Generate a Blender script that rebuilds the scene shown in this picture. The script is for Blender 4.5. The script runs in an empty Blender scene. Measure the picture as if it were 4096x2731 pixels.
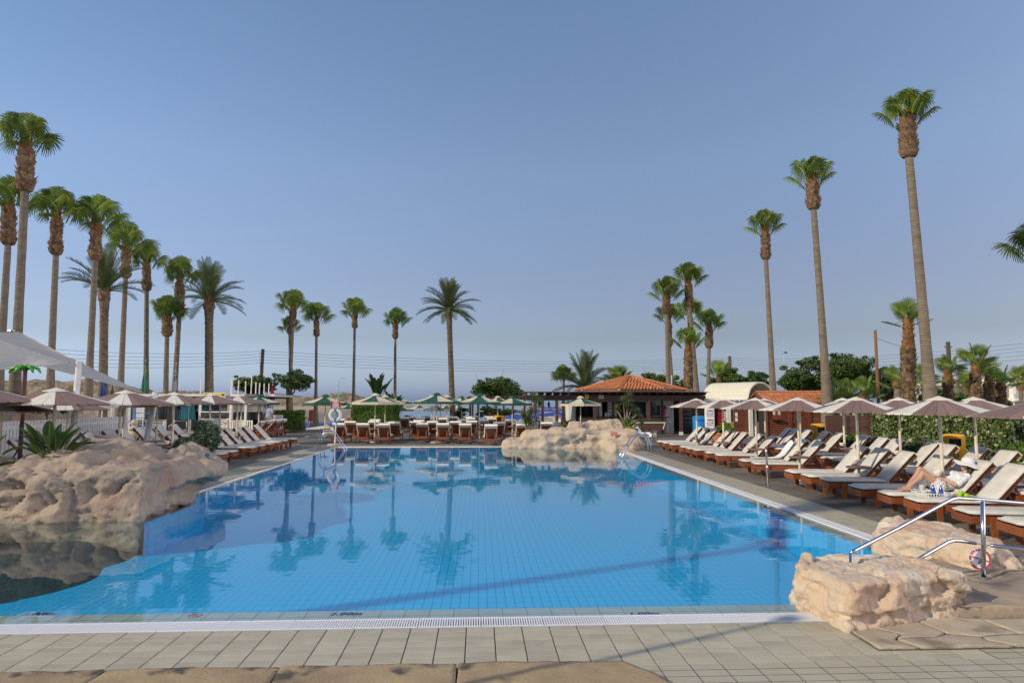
import bpy, bmesh, math, random
import numpy as np
from math import sin, cos, pi, radians, atan, atan2, sqrt, hypot
from mathutils import Vector, Matrix, Euler, noise

random.seed(7)
SC = bpy.context.scene
COL = SC.collection

# ---------------------------------------------------------------- camera, sky, sun, exposure
EYE = 2.14
FPX = 2731.0                      # focal length in photo pixels (24 mm on a 36 mm wide frame)
YAW = atan(131 / FPX)
PITCH = atan(236 / FPX)
cd = bpy.data.cameras.new('camera')
cd.lens = 24; cd.sensor_width = 36; cd.clip_start = 0.05; cd.clip_end = 20000
cam = bpy.data.objects.new('camera', cd); COL.objects.link(cam)
cam.location = (0, 0, EYE)
cam.rotation_euler = (pi / 2 + PITCH, 0, -YAW)
SC.camera = cam

SUN_EL = radians(27)
SUN_DIR = Vector((-0.90 * cos(SUN_EL), -0.436 * cos(SUN_EL), sin(SUN_EL))).normalized()
world = bpy.data.worlds.new('World'); SC.world = world; world.use_nodes = True
wn = world.node_tree; wn.nodes.clear()
sky = wn.nodes.new('ShaderNodeTexSky'); sky.sky_type = 'NISHITA'; sky.sun_disc = False
sky.sun_elevation = SUN_EL
sky.sun_rotation = -atan2(SUN_DIR.x, SUN_DIR.y)
sky.air_density = 1.0; sky.dust_density = 1.6; sky.ozone_density = 3.0; sky.altitude = 0
# morning haze: the photographed sky is greyer than a clear-air model, and dims to a lilac grey band at the sea horizon
tc = wn.nodes.new('ShaderNodeTexCoord'); sx = wn.nodes.new('ShaderNodeSeparateXYZ')
rmp = wn.nodes.new('ShaderNodeValToRGB')
hz = wn.nodes.new('ShaderNodeMix'); hz.data_type = 'RGBA'; hz.blend_type = 'MULTIPLY'; hz.inputs[0].default_value = 1.0
bg = wn.nodes.new('ShaderNodeBackground'); bg.inputs[1].default_value = 0.15
wo = wn.nodes.new('ShaderNodeOutputWorld')
L = wn.links.new
L(tc.outputs['Generated'], sx.inputs[0]); L(sx.outputs[2], rmp.inputs[0])
cr = rmp.color_ramp
cr.elements[0].position = 0.0; cr.elements[0].color = (1.03, 1.22, 2.02, 1)
cr.elements[1].position = 0.60; cr.elements[1].color = (1.24, 1.23, 1.19, 1)
e = cr.elements.new(0.035); e.color = (0.90, 0.96, 1.36, 1)
e = cr.elements.new(0.088); e.color = (0.79, 0.715, 0.79, 1)
e = cr.elements.new(0.17); e.color = (0.94, 0.79, 0.82, 1)
e = cr.elements.new(0.32); e.color = (1.18, 1.06, 1.03, 1)
L(sky.outputs[0], hz.inputs['A']); L(rmp.outputs[0], hz.inputs['B'])
L(hz.outputs['Result'], bg.inputs[0]); L(bg.outputs[0], wo.inputs[0])

sl = bpy.data.lights.new('sun', 'SUN'); sl.energy = 3.9; sl.angle = radians(0.6); sl.color = (1.0, 0.87, 0.67)
so = bpy.data.objects.new('sun', sl); COL.objects.link(so)
so.location = SUN_DIR * 60
so.rotation_euler = SUN_DIR.to_track_quat('Z', 'Y').to_euler()
SC.view_settings.view_transform = 'Standard'; SC.view_settings.look = 'None'
SC.view_settings.gamma = 1.0; SC.view_settings.exposure = 0.0
SC.view_settings.use_curve_mapping = False
SC.cycles.max_bounces = 10; SC.cycles.transparent_max_bounces = 12

# ---------------------------------------------------------------- photo pixel -> world point
_f = Vector((sin(YAW) * cos(PITCH), cos(YAW) * cos(PITCH), sin(PITCH)))
_r = Vector((cos(YAW), -sin(YAW), 0)); _u = _r.cross(_f)
def ray(px, py): return _f * FPX + _r * (px - 2048) + _u * (1365.5 - py)
def G(px, py, z=0.0):
    d = ray(px, py); t = (z - EYE) / d.z
    return Vector((d.x * t, d.y * t, z))
def AY(px, py, y):
    d = ray(px, py); t = y / d.y
    return Vector((d.x * t, y, EYE + d.z * t))

# ---------------------------------------------------------------- materials
MATS = {}
def mat(name, col, rough=0.6, metal=0.0, col2=None, scale=4.0, bump=0.0, bscale=30.0, rnd=0.0,
        stretch=(1, 1, 1), detail=4.0, lo=0.35, hi=0.65, spec=0.5, coat=0.0, translucent=0.0, alpha=1.0, vein=None):
    if name in MATS: return MATS[name]
    m = bpy.data.materials.new(name); m.use_nodes = True
    n = m.node_tree.nodes; l = m.node_tree.links.new
    p = n['Principled BSDF']; out = n['Material Output']
    p.inputs['Roughness'].default_value = rough; p.inputs['Metallic'].default_value = metal
    p.inputs['Specular IOR Level'].default_value = spec
    if coat: p.inputs['Coat Weight'].default_value = coat; p.inputs['Coat Roughness'].default_value = 0.15
    if alpha < 1: p.inputs['Alpha'].default_value = alpha
    t = n.new('ShaderNodeTexCoord'); mp = n.new('ShaderNodeMapping'); mp.inputs['Scale'].default_value = stretch
    l(t.outputs['Object'], mp.inputs['Vector'])
    oi = None
    if rnd:
        oi = n.new('ShaderNodeObjectInfo')
        mu = n.new('ShaderNodeMath'); mu.operation = 'MULTIPLY'; mu.inputs[1].default_value = 73.0
        l(oi.outputs['Random'], mu.inputs[0]); l(mu.outputs[0], mp.inputs['Location'])
    src = None
    if col2 is not None:
        no = n.new('ShaderNodeTexNoise'); no.inputs['Scale'].default_value = scale; no.inputs['Detail'].default_value = detail
        no.inputs['Roughness'].default_value = 0.65
        l(mp.outputs[0], no.inputs['Vector'])
        mr = n.new('ShaderNodeMapRange'); mr.inputs[1].default_value = lo; mr.inputs[2].default_value = hi
        l(no.outputs[0], mr.inputs[0])
        mx = n.new('ShaderNodeMix'); mx.data_type = 'RGBA'
        mx.inputs['A'].default_value = (*col, 1); mx.inputs['B'].default_value = (*col2, 1)
        l(mr.outputs[0], mx.inputs[0]); src = mx.outputs['Result']
        if vein:                                   # a third colour in scattered patches
            no2 = n.new('ShaderNodeTexNoise'); no2.inputs['Scale'].default_value = vein[1]; no2.inputs['Detail'].default_value = 6
            l(mp.outputs[0], no2.inputs['Vector'])
            mr2 = n.new('ShaderNodeMapRange'); mr2.inputs[1].default_value = vein[2]; mr2.inputs[2].default_value = vein[3]
            l(no2.outputs[0], mr2.inputs[0])
            mx2 = n.new('ShaderNodeMix'); mx2.data_type = 'RGBA'; mx2.inputs['B'].default_value = (*vein[0], 1)
            l(mr2.outputs[0], mx2.inputs[0]); l(src, mx2.inputs['A']); src = mx2.outputs['Result']
    if rnd:
        hs = n.new('ShaderNodeHueSaturation')
        mr3 = n.new('ShaderNodeMapRange'); mr3.inputs[3].default_value = 1 - rnd; mr3.inputs[4].default_value = 1 + rnd
        l(oi.outputs['Random'], mr3.inputs[0]); l(mr3.outputs[0], hs.inputs['Value'])
        if src is None: hs.inputs['Color'].default_value = (*col, 1)
        else: l(src, hs.inputs['Color'])
        src = hs.outputs[0]
    if src is None: p.inputs['Base Color'].default_value = (*col, 1)
    else: l(src, p.inputs['Base Color'])
    if bump:
        nb = n.new('ShaderNodeTexNoise'); nb.inputs['Scale'].default_value = bscale; nb.inputs['Detail'].default_value = 6
        l(mp.outputs[0], nb.inputs['Vector'])
        bp = n.new('ShaderNodeBump'); bp.inputs['Strength'].default_value = bump; bp.inputs['Distance'].default_value = 0.02
        l(nb.outputs[0], bp.inputs['Height']); l(bp.outputs[0], p.inputs['Normal'])
    if translucent:
        tr = n.new('ShaderNodeBsdfTranslucent'); ms = n.new('ShaderNodeMixShader'); ms.inputs[0].default_value = translucent
        if src is None: tr.inputs[0].default_value = (*col, 1)
        else: l(src, tr.inputs[0])
        l(p.outputs[0], ms.inputs[1]); l(tr.outputs[0], ms.inputs[2]); l(ms.outputs[0], out.inputs['Surface'])
    MATS[name] = m
    return m

# ---------------------------------------------------------------- mesh building
class MB:
    def __init__(s): s.v = []; s.f = []
    def add(s, vs, fs, M=None):
        o = len(s.v)
        s.v += [tuple(M @ Vector(q)) for q in vs] if M is not None else [tuple(q) for q in vs]
        s.f += [tuple(i + o for i in q) for q in fs]
        return s
    def box(s, c, d, M=None, bev=0.0):
        x, y, z = [q / 2 for q in d]; a, b, g = c
        if bev:
            e = bev
            vs = []
            for zz, ins in ((-z, e), (-z + e, 0), (z - e, 0), (z, e)):
                X, Y = x - ins, y - ins
                k = e * 0.999 if ins == 0 else e * 0.4
                vs += [(a - X + k, b - Y, g + zz), (a + X - k, b - Y, g + zz), (a + X, b - Y + k, g + zz), (a + X, b + Y - k, g + zz),
                       (a + X - k, b + Y, g + zz), (a - X + k, b + Y, g + zz), (a - X, b + Y - k, g + zz), (a - X, b - Y + k, g + zz)]
            fs = [tuple(range(7, -1, -1)), tuple(range(24, 32))]
            for r in range(3):
                for i in range(8): j = (i + 1) % 8; fs.append((r * 8 + i, r * 8 + j, r * 8 + 8 + j, r * 8 + 8 + i))
            return s.add(vs, fs, M)
        vs = [(a - x, b - y, g - z), (a + x, b - y, g - z), (a + x, b + y, g - z), (a - x, b + y, g - z),
              (a - x, b - y, g + z), (a + x, b - y, g + z), (a + x, b + y, g + z), (a - x, b + y, g + z)]
        return s.add(vs, [(3, 2, 1, 0), (4, 5, 6, 7), (0, 1, 5, 4), (1, 2, 6, 5), (2, 3, 7, 6), (3, 0, 4, 7)], M)
    def beam(s, p0, p1, w, h, up=(0, 0, 1)):
        p0, p1 = Vector(p0), Vector(p1); d = p1 - p0; ln = d.length; d.normalize()
        u = Vector(up); sd = d.cross(u)
        if sd.length < 1e-4: sd = d.cross(Vector((0, 1, 0)))
        sd.normalize(); uu = sd.cross(d)
        M = Matrix((( d.x, sd.x, uu.x, p0.x), (d.y, sd.y, uu.y, p0.y), (d.z, sd.z, uu.z, p0.z), (0, 0, 0, 1)))
        return s.box((ln / 2, 0, 0), (ln, w, h), M)
    def tube(s, pts, rad, n=10, caps=True, M=None, flat=1.0):
        pts = [Vector(q) for q in pts]; k = len(pts)
        rads = rad if isinstance(rad, (list, tuple)) else [rad] * k
        vs = []; ref = None
        for i, q in enumerate(pts):
            t = (pts[min(i + 1, k - 1)] - pts[max(i - 1, 0)])
            t = t.normalized() if t.length > 1e-9 else Vector((0, 0, 1))
            if ref is None: ref = Vector((1, 0, 0)) if abs(t.x) < 0.9 else Vector((0, 1, 0))
            a = (ref - t * ref.dot(t)).normalized(); b = t.cross(a); ref = a
            for j in range(n):
                w = 2 * pi * j / n
                vs.append(q + (a * cos(w) + b * sin(w) * flat) * rads[i])
        fs = []
        for i in range(k - 1):
            for j in range(n):
                j2 = (j + 1) % n
                fs.append((i * n + j, i * n + j2, i * n + n + j2, i * n + n + j))
        if caps: fs += [tuple(range(n - 1, -1, -1)), tuple(range((k - 1) * n, k * n))]
        return s.add(vs, fs, M)
    def lathe(s, prof, n=24, M=None, ang=2 * pi):
        vs = []; full = ang > 6.28; m = n if full else n + 1
        for r, z in prof:
            for j in range(m):
                w = ang * j / n; vs.append((r * cos(w), r * sin(w), z))
        fs = []
        for i in range(len(prof) - 1):
            for j in range(n):
                j2 = (j + 1) % m
                fs.append((i * m + j, i * m + j2, i * m + m + j2, i * m + m + j))
        return s.add(vs, fs, M)
    def prism(s, poly, z0, z1, M=None):
        n = len(poly)
        vs = [(x, y, z0) for x, y in poly] + [(x, y, z1) for x, y in poly]
        fs = [tuple(range(n - 1, -1, -1)), tuple(range(n, 2 * n))] + [(i, (i + 1) % n, n + (i + 1) % n, n + i) for i in range(n)]
        return s.add(vs, fs, M)
    def ball(s, c, r, n=10, m=7, sc=(1, 1, 1)):
        prof = [(sin(pi * i / m) * r, -cos(pi * i / m) * r) for i in range(m + 1)]
        prof[0] = (1e-4, -r); prof[-1] = (1e-4, r)
        return s.lathe(prof, n, Matrix.Translation(c) @ Matrix.Diagonal((*sc, 1)))
    def mesh(s, name, m=None, smooth=None):
        me = bpy.data.meshes.new(name); me.from_pydata(s.v, [], s.f); finish(me, m, smooth)
        return me
    def build(s, name, m, parent=None, smooth=None, loc=None, rot=None):
        return put(s.mesh(name, m, smooth), name, parent, loc, rot)

def finish(me, m, smooth):
    if m is not None: me.materials.append(m)
    if smooth is not None and len(me.polygons):
        me.polygons.foreach_set('use_smooth', [True] * len(me.polygons))
        if smooth < 3: me.set_sharp_from_angle(angle=smooth)
    me.update()

def npmesh(name, V, F, m, smooth=None, nside=4):
    """fast mesh from arrays: V (n,3), F (k,nside)"""
    me = bpy.data.meshes.new(name)
    V = np.asarray(V, dtype=np.float32); F = np.asarray(F, dtype=np.int32)
    me.vertices.add(len(V)); me.vertices.foreach_set('co', V.ravel())
    me.loops.add(F.size); me.loops.foreach_set('vertex_index', F.ravel())
    me.polygons.add(len(F)); me.polygons.foreach_set('loop_start', np.arange(0, F.size, nside, dtype=np.int32))
    me.polygons.foreach_set('loop_total', np.full(len(F), nside, dtype=np.int32))
    me.update(calc_edges=True); me.validate()
    finish(me, m, smooth)
    return me

KIDS = {}
def put(me, name, parent=None, loc=None, rot=None):
    o = bpy.data.objects.new(name, me); COL.objects.link(o)
    if parent is not None:
        o.parent = parent; KIDS.setdefault(parent.name, []).append(o)
    if loc is not None: o.location = loc
    if rot is not None: o.rotation_euler = rot
    return o
def tag(o, label=None, cat=None, group=None, kind=None):
    if label: o['label'] = label
    if cat: o['category'] = cat
    if group: o['group'] = group
    if kind: o['kind'] = kind
    return o
def thing(name, label, cat, loc=(0, 0, 0), rz=0.0, group=None):
    o = bpy.data.objects.new(name, None); COL.objects.link(o)
    o.empty_display_size = 0.2; o.location = loc; o.rotation_euler = (0, 0, rz)
    return tag(o, label, cat, group)
def dup(root, loc, rz=0.0, label=None, group=None, scale=None):
    def cp(o, par):
        c = o.copy(); COL.objects.link(c)
        if par is not None: c.parent = par; KIDS.setdefault(par.name, []).append(c)
        for k in KIDS.get(o.name, []): cp(k, c)
        return c
    r = cp(root, None); r.location = loc; r.rotation_euler = (0, 0, rz)
    if label: r['label'] = label
    if group: r['group'] = group
    if scale: r.scale = (scale,) * 3
    return r
def place(protos, key, maker, loc, rz, label, group=None, scale=None):
    """first use makes the thing and moves it; later uses copy it"""
    if key not in protos:
        r = maker(); protos[key] = r; r.location = loc; r.rotation_euler = (0, 0, rz); r['label'] = label
        if group: r['group'] = group
        if scale: r.scale = (scale,) * 3
        return r
    return dup(protos[key], loc, rz, label, group, scale if scale else 1.0)
PROTO = {}

def eval_mesh(o, name):
    dg = bpy.context.evaluated_depsgraph_get(); dg.update()
    me = bpy.data.meshes.new_from_object(o.evaluated_get(dg)); me.name = name
    return me
def text_mesh(body, size, m, align='CENTER', ext=0.002, bold=0.0, spacing=1.0, shear=0.0):
    c = bpy.data.curves.new('lettering', 'FONT'); c.body = body; c.size = size; c.align_x = align; c.align_y = 'CENTER'
    c.extrude = ext; c.offset = bold; c.space_character = spacing; c.resolution_u = 2; c.shear = shear
    o = bpy.data.objects.new('lettering', c); COL.objects.link(o)
    me = eval_mesh(o, 'lettering'); me.materials.clear(); me.materials.append(m)
    bpy.data.objects.remove(o); bpy.data.curves.remove(c)
    return me
def remeshed(mb, voxel, name):
    """closed shapes merged into one continuous skin"""
    me = mb.mesh('tmp'); o = bpy.data.objects.new('tmp', me); COL.objects.link(o)
    md = o.modifiers.new('r', 'REMESH'); md.mode = 'VOXEL'; md.voxel_size = voxel
    out = eval_mesh(o, name); bpy.data.objects.remove(o); bpy.data.meshes.remove(me)
    return out
def getco(me):
    a = np.empty(len(me.vertices) * 3, dtype=np.float32); me.vertices.foreach_get('co', a); return a.reshape(-1, 3)
def getno(me):
    a = np.empty(len(me.vertices) * 3, dtype=np.float32); me.vertices.foreach_get('normal', a); return a.reshape(-1, 3)
def setco(me, V):
    me.vertices.foreach_set('co', np.asarray(V, dtype=np.float32).ravel()); me.update()
def laplace(me, it=2, k=0.5):
    V = getco(me).astype(np.float64); ne = len(me.edges)
    E = np.empty(ne * 2, dtype=np.int32); me.edges.foreach_get('vertices', E); E = E.reshape(-1, 2)
    deg = np.bincount(E.ravel(), minlength=len(V)).astype(float)[:, None]; deg[deg == 0] = 1
    for _ in range(it):
        S = np.zeros_like(V)
        np.add.at(S, E[:, 0], V[E[:, 1]]); np.add.at(S, E[:, 1], V[E[:, 0]])
        V = V * (1 - k) + (S / deg) * k
    setco(me, V)
# ---------------------------------------------------------------- palette
WOOD = mat('lounger_wood', (0.28, 0.082, 0.021), 0.42, col2=(0.17, 0.046, 0.014), scale=5, stretch=(1, 6, 6), rnd=0.16, bump=0.1, bscale=20)
CUSH = mat('cushion_cloth', (0.63, 0.61, 0.565), 0.75, col2=(0.54, 0.52, 0.47), scale=3, rnd=0.06, bump=0.35, bscale=14, stretch=(2.5, 1, 1))
PIPE = mat('pale_paint', (0.78, 0.74, 0.62), 0.4, rnd=0.05)
POLE = mat('cream_pole', (0.70, 0.64, 0.50), 0.4, col2=(0.55, 0.49, 0.37), scale=6, rnd=0.06)
SLATB = mat('brown_slat', (0.25, 0.155, 0.12), 0.55, col2=(0.185, 0.11, 0.085), scale=7, stretch=(1, 8, 1), rnd=0.14)
SLATW = mat('cream_slat', (0.74, 0.70, 0.60), 0.5, col2=(0.62, 0.58, 0.48), scale=6, rnd=0.06)
GREEN = mat('green_canvas', (0.008, 0.075, 0.046), 0.8, col2=(0.012, 0.095, 0.058), scale=4, rnd=0.1, translucent=0.12)
CREAM = mat('cream_canvas', (0.66, 0.58, 0.43), 0.85, col2=(0.58, 0.50, 0.37), scale=4, rnd=0.05, translucent=0.15)
STEEL = mat('stainless_steel', (0.62, 0.63, 0.66), 0.16, metal=1.0)
WHITE = mat('white_paint', (0.78, 0.77, 0.74), 0.45, col2=(0.70, 0.69, 0.65), scale=3, rnd=0.03)
GREYW = mat('grey_white_paint', (0.62, 0.62, 0.62), 0.5, col2=(0.52, 0.52, 0.53), scale=3, rnd=0.05)
DARK = mat('dark_plastic', (0.02, 0.02, 0.024), 0.4)
BLACKM = mat('black_metal', (0.015, 0.015, 0.016), 0.35)
YELL = mat('yellow_plastic', (0.72, 0.36, 0.01), 0.35, col2=(0.62, 0.29, 0.01), scale=3)
BLUEP = mat('blue_plastic', (0.005, 0.22, 0.62), 0.35)
CONC = mat('concrete', (0.42, 0.36, 0.28), 0.9, col2=(0.3, 0.26, 0.2), scale=9, bump=0.4, bscale=40)
PERG = mat('pergola_wood', (0.10, 0.040, 0.026), 0.55, col2=(0.055, 0.022, 0.015), scale=5, stretch=(1, 5, 5), rnd=0.2)
HUTW = mat('hut_wood', (0.21, 0.062, 0.026), 0.5, col2=(0.13, 0.036, 0.016), scale=4, stretch=(1, 6, 8), rnd=0.16)
FENCEW = mat('fence_wood', (0.13, 0.056, 0.036), 0.6, col2=(0.08, 0.034, 0.022), scale=4, stretch=(1, 6, 8), rnd=0.15)
TERRA = mat('terracotta', (0.50, 0.185, 0.072), 0.8, col2=(0.36, 0.115, 0.05), scale=7, rnd=0.22)
MORTAR = mat('mortar', (0.52, 0.42, 0.31), 0.9)
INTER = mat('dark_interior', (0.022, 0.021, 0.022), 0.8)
GLASS = mat('window_glass', (0.05, 0.06, 0.065), 0.06, spec=0.8)
RED = mat('red_sign', (0.42, 0.012, 0.018), 0.45)
SIGNW = mat('sign_white', (0.78, 0.78, 0.76), 0.5)
INK = mat('dark_ink', (0.03, 0.03, 0.06), 0.6)
NAVY = mat('navy_ink', (0.02, 0.02, 0.12), 0.5)
LEAF_P = mat('fan_leaf', (0.26, 0.34, 0.05), 0.40, col2=(0.12, 0.20, 0.032), scale=2, rnd=0.3, translucent=0.36)
LEAF_D = mat('date_leaf', (0.11, 0.14, 0.05), 0.5, col2=(0.07, 0.10, 0.04), scale=2, rnd=0.2, translucent=0.2)
STALK = mat('leaf_stalk', (0.11, 0.15, 0.045), 0.5, rnd=0.2)
BOOT = mat('dead_leaf_base', (0.29, 0.185, 0.10), 0.85, col2=(0.10, 0.062, 0.036), scale=5, rnd=0.15)
BOOTO = mat('young_leaf_base', (0.34, 0.16, 0.045), 0.8, col2=(0.16, 0.085, 0.04), scale=9)
def trunk_mat(name, c1, c2, ring):
    m = mat(name, c1, 0.9, col2=c2, scale=2.2, stretch=(1, 1, 2.5), rnd=0.1)
    n = m.node_tree.nodes; l = m.node_tree.links.new
    t = n.new('ShaderNodeTexCoord'); w = n.new('ShaderNodeTexWave'); w.wave_type = 'BANDS'; w.bands_direction = 'Z'
    w.inputs['Scale'].default_value = ring; w.inputs['Distortion'].default_value = 2.5; w.inputs['Detail'].default_value = 3; w.inputs['Detail Scale'].default_value = 2
    l(t.outputs['Object'], w.inputs['Vector'])
    b = n.new('ShaderNodeBump'); b.inputs['Strength'].default_value = 0.7; b.inputs['Distance'].default_value = 0.03
    l(w.outputs['Fac'], b.inputs['Height']); l(b.outputs[0], n['Principled BSDF'].inputs['Normal'])
    return m
TRUNK = trunk_mat('palm_trunk', (0.24, 0.195, 0.14), (0.155, 0.125, 0.092), 5.0)
DTRUNK = trunk_mat('date_trunk', (0.21, 0.16, 0.105), (0.085, 0.065, 0.045), 3.0)
BARK = mat('bark', (0.16, 0.125, 0.09), 0.9, col2=(0.08, 0.06, 0.045), scale=8, bump=0.6, bscale=25, stretch=(1, 1, 0.3))
BROADL = mat('broad_leaf', (0.12, 0.19, 0.026), 0.5, col2=(0.05, 0.10, 0.018), scale=0.8, translucent=0.2, rnd=0.15)
HEDGEL = mat('hedge_leaf', (0.11, 0.20, 0.012), 0.5, col2=(0.05, 0.11, 0.012), scale=1.2, translucent=0.2)
VARIEG = mat('variegated_leaf', (0.05, 0.095, 0.016), 0.4, col2=(0.48, 0.42, 0.16), scale=14, lo=0.56, hi=0.62, translucent=0.1)
STREL = mat('paddle_leaf', (0.045, 0.105, 0.025), 0.4, col2=(0.03, 0.075, 0.02), scale=3, rnd=0.25, translucent=0.18)
STRELB = mat('bright_paddle_leaf', (0.13, 0.22, 0.04), 0.4, col2=(0.07, 0.14, 0.03), scale=3, rnd=0.2, translucent=0.25)
SUCC = mat('grey_green_leaf', (0.13, 0.17, 0.085), 0.45, col2=(0.06, 0.095, 0.04), scale=4, rnd=0.1, translucent=0.1)
YFLOW = mat('yellow_flower', (0.75, 0.42, 0.015), 0.6)
ROCK_A = mat('rock_warm', (0.54, 0.43, 0.315), 0.92, col2=(0.48, 0.305, 0.205), scale=1.3, bump=0.9, bscale=9, lo=0.42, hi=0.66,
             vein=((0.60, 0.52, 0.42), 2.2, 0.50, 0.62))
ROCK_B = mat('rock_weathered', (0.36, 0.285, 0.21), 0.92, col2=(0.25, 0.21, 0.175), scale=1.2, bump=0.9, bscale=6, lo=0.40, hi=0.62,
             vein=((0.27, 0.165, 0.12), 1.0, 0.54, 0.70))
ROCK_C = mat('rock_pale', (0.50, 0.405, 0.30), 0.92, col2=(0.45, 0.305, 0.21), scale=0.9, bump=0.9, bscale=6, lo=0.42, hi=0.64,
             vein=((0.33, 0.33, 0.29), 0.9, 0.55, 0.68))
for m_ in (ROCK_A, ROCK_B, ROCK_C):
    m_.node_tree.nodes['Bump'].inputs['Distance'].default_value = 0.05
    for q_ in m_.node_tree.nodes:
        if q_.type == 'TEX_NOISE': q_.inputs['Detail'].default_value = 10
# ---------------------------------------------------------------- ground, sea, headland
SEA_Z = -3.0
def smooth(a, b, t): t = min(1, max(0, (t - a) / (b - a))); return t * t * (3 - 2 * t)
def ground_h(x, y):
    n = noise.noise((x * .05, y * .05, 3)) * .35
    shore = 56 if x < 2 else 62
    low = -2.4 - smooth(72, 84, y) * 4.0                     # small cove in front of the headland
    beach = -1.35 - smooth(150, 240, y) * .6 + n * .5
    wb = smooth(2, 9, x - max(0, (y - 70) * .035))               # open sea -> beach
    out = low * (1 - wb) + beach * wb
    wl = smooth(38, 60, x)
    out = out * (1 - wl) + (-.1 + n) * wl
    kl = smooth(-30, -45, -abs(x)) if False else (1 - smooth(-44, -30, x))
    out = out * (1 - kl) + (-.2 + n) * kl
    w = smooth(shore, shore + 9, y)
    far = smooth(330, 420, y) if x > 60 else 0
    return (-.06 * (1 - w) + out * w) * (1 - far) + far * -6
gx = np.concatenate([np.linspace(-520, -80, 40), np.linspace(-76, 80, 53), np.linspace(90, 620, 40)])
gy = np.concatenate([np.linspace(-60, 48, 10), np.linspace(52, 150, 40), np.linspace(158, 430, 30)])
V = [(x, y, ground_h(x, y) if not (-17 < x < 7 and 5 < y < 33) else -1.6) for y in gy for x in gx]
nx = len(gx)
F = [(j * nx + i, j * nx + i + 1, (j + 1) * nx + i + 1, (j + 1) * nx + i) for j in range(len(gy) - 1) for i in range(nx - 1)]
SAND = mat('sand', (0.42, 0.34, 0.23), 0.95, col2=(0.30, 0.24, 0.16), scale=0.3, bump=0.5, bscale=2)
tag(put(npmesh('ground', V, F, SAND, 9), 'ground'), kind='structure')

SEAM = mat('sea_water', (0.035, 0.13, 0.21), 0.12, col2=(0.05, 0.16, 0.25), scale=0.02, spec=0.5, bump=0.0)
n = SEAM.node_tree.nodes; l = SEAM.node_tree.links.new
t = n.new('ShaderNodeTexCoord'); w1 = n.new('ShaderNodeTexNoise'); w1.inputs['Scale'].default_value = 0.35; w1.inputs['Detail'].default_value = 5
mpn = n.new('ShaderNodeMapping'); mpn.inputs['Scale'].default_value = (1, 2.2, 1); l(t.outputs['Object'], mpn.inputs[0]); l(mpn.outputs[0], w1.inputs['Vector'])
b = n.new('ShaderNodeBump'); b.inputs['Strength'].default_value = 0.5; b.inputs['Distance'].default_value = 0.8
l(w1.outputs[0], b.inputs['Height']); l(b.outputs[0], n['Principled BSDF'].inputs['Normal'])
mb = MB(); mb.add([(-9000, 60, SEA_Z), (9000, 60, SEA_Z), (9000, 12000, SEA_Z), (-9000, 12000, SEA_Z)], [(0, 1, 2, 3)])
tag(mb.build('sea', SEAM), kind='structure')

# rocky headland across the cove: crest heights follow the real skyline, west to east
crest = [(-430, 12.5), (-300, 12.2), (-205, 11.2), (-190, 10.6), (-180, 10.0), (-170, 9.1), (-160, 8.2), (-150, 7.0), (-146, 6.2), (-130, 5.6), (-110, 4.9),
         (-95, 4.3), (-80, 3.5), (-75, 3.7), (-68, 4.0), (-62, 4.3), (-57, 3.4), (-52, 2.8), (-49, 2.6), (-46.5, 1.6), (-44, -2.5), (-38, -6)]
cx, ch = zip(*crest)
hx = np.linspace(-425, -38, 520); hv = np.linspace(0, 1, 46)
V = []
for v in hv:
    for x in hx:
        top = float(np.interp(x, cx, ch)); y = 280 + v * 90
        prof = min(1, (v / .42) ** .62) if v < .42 else 1 - (v - .42) * .8
        a = noise.hetero_terrain((x * .09, y * .12, 1.7), 1.0, 2.1, 5, .6)
        ledge = noise.noise((x * .03, y * .03, 5)) * .12
        z = -4.0 + (top + 4.0) * min(1.03, max(0, prof + ledge * (1 - abs(2 * v - 1)))) + (a - .7) * (1.25 if v > .03 else .2) + (noise.ridged_multi_fractal((x * .28, y * .3, 4), 1, 2, 4, 1, 2) - 1.2) * .42
        V.append((x + noise.noise((x * .2, y * .2, 9)) * 1.0, y, z))
nx = len(hx)
F = [(j * nx + i, j * nx + i + 1, (j + 1) * nx + i + 1, (j + 1) * nx + i) for j in range(len(hv) - 1) for i in range(nx - 1)]
HEADM = mat('headland_rock', (0.34, 0.26, 0.17), 0.95, col2=(0.13, 0.10, 0.062), scale=0.55, bump=1.0, bscale=1.1, lo=0.42, hi=0.58,
            vein=((0.10, 0.105, 0.035), .12, .55, .66), detail=8)
HEADM.node_tree.nodes['Bump'].inputs['Distance'].default_value = 0.6
tag(put(npmesh('headland', V, F, HEADM, 9), 'headland'), kind='structure')

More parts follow.
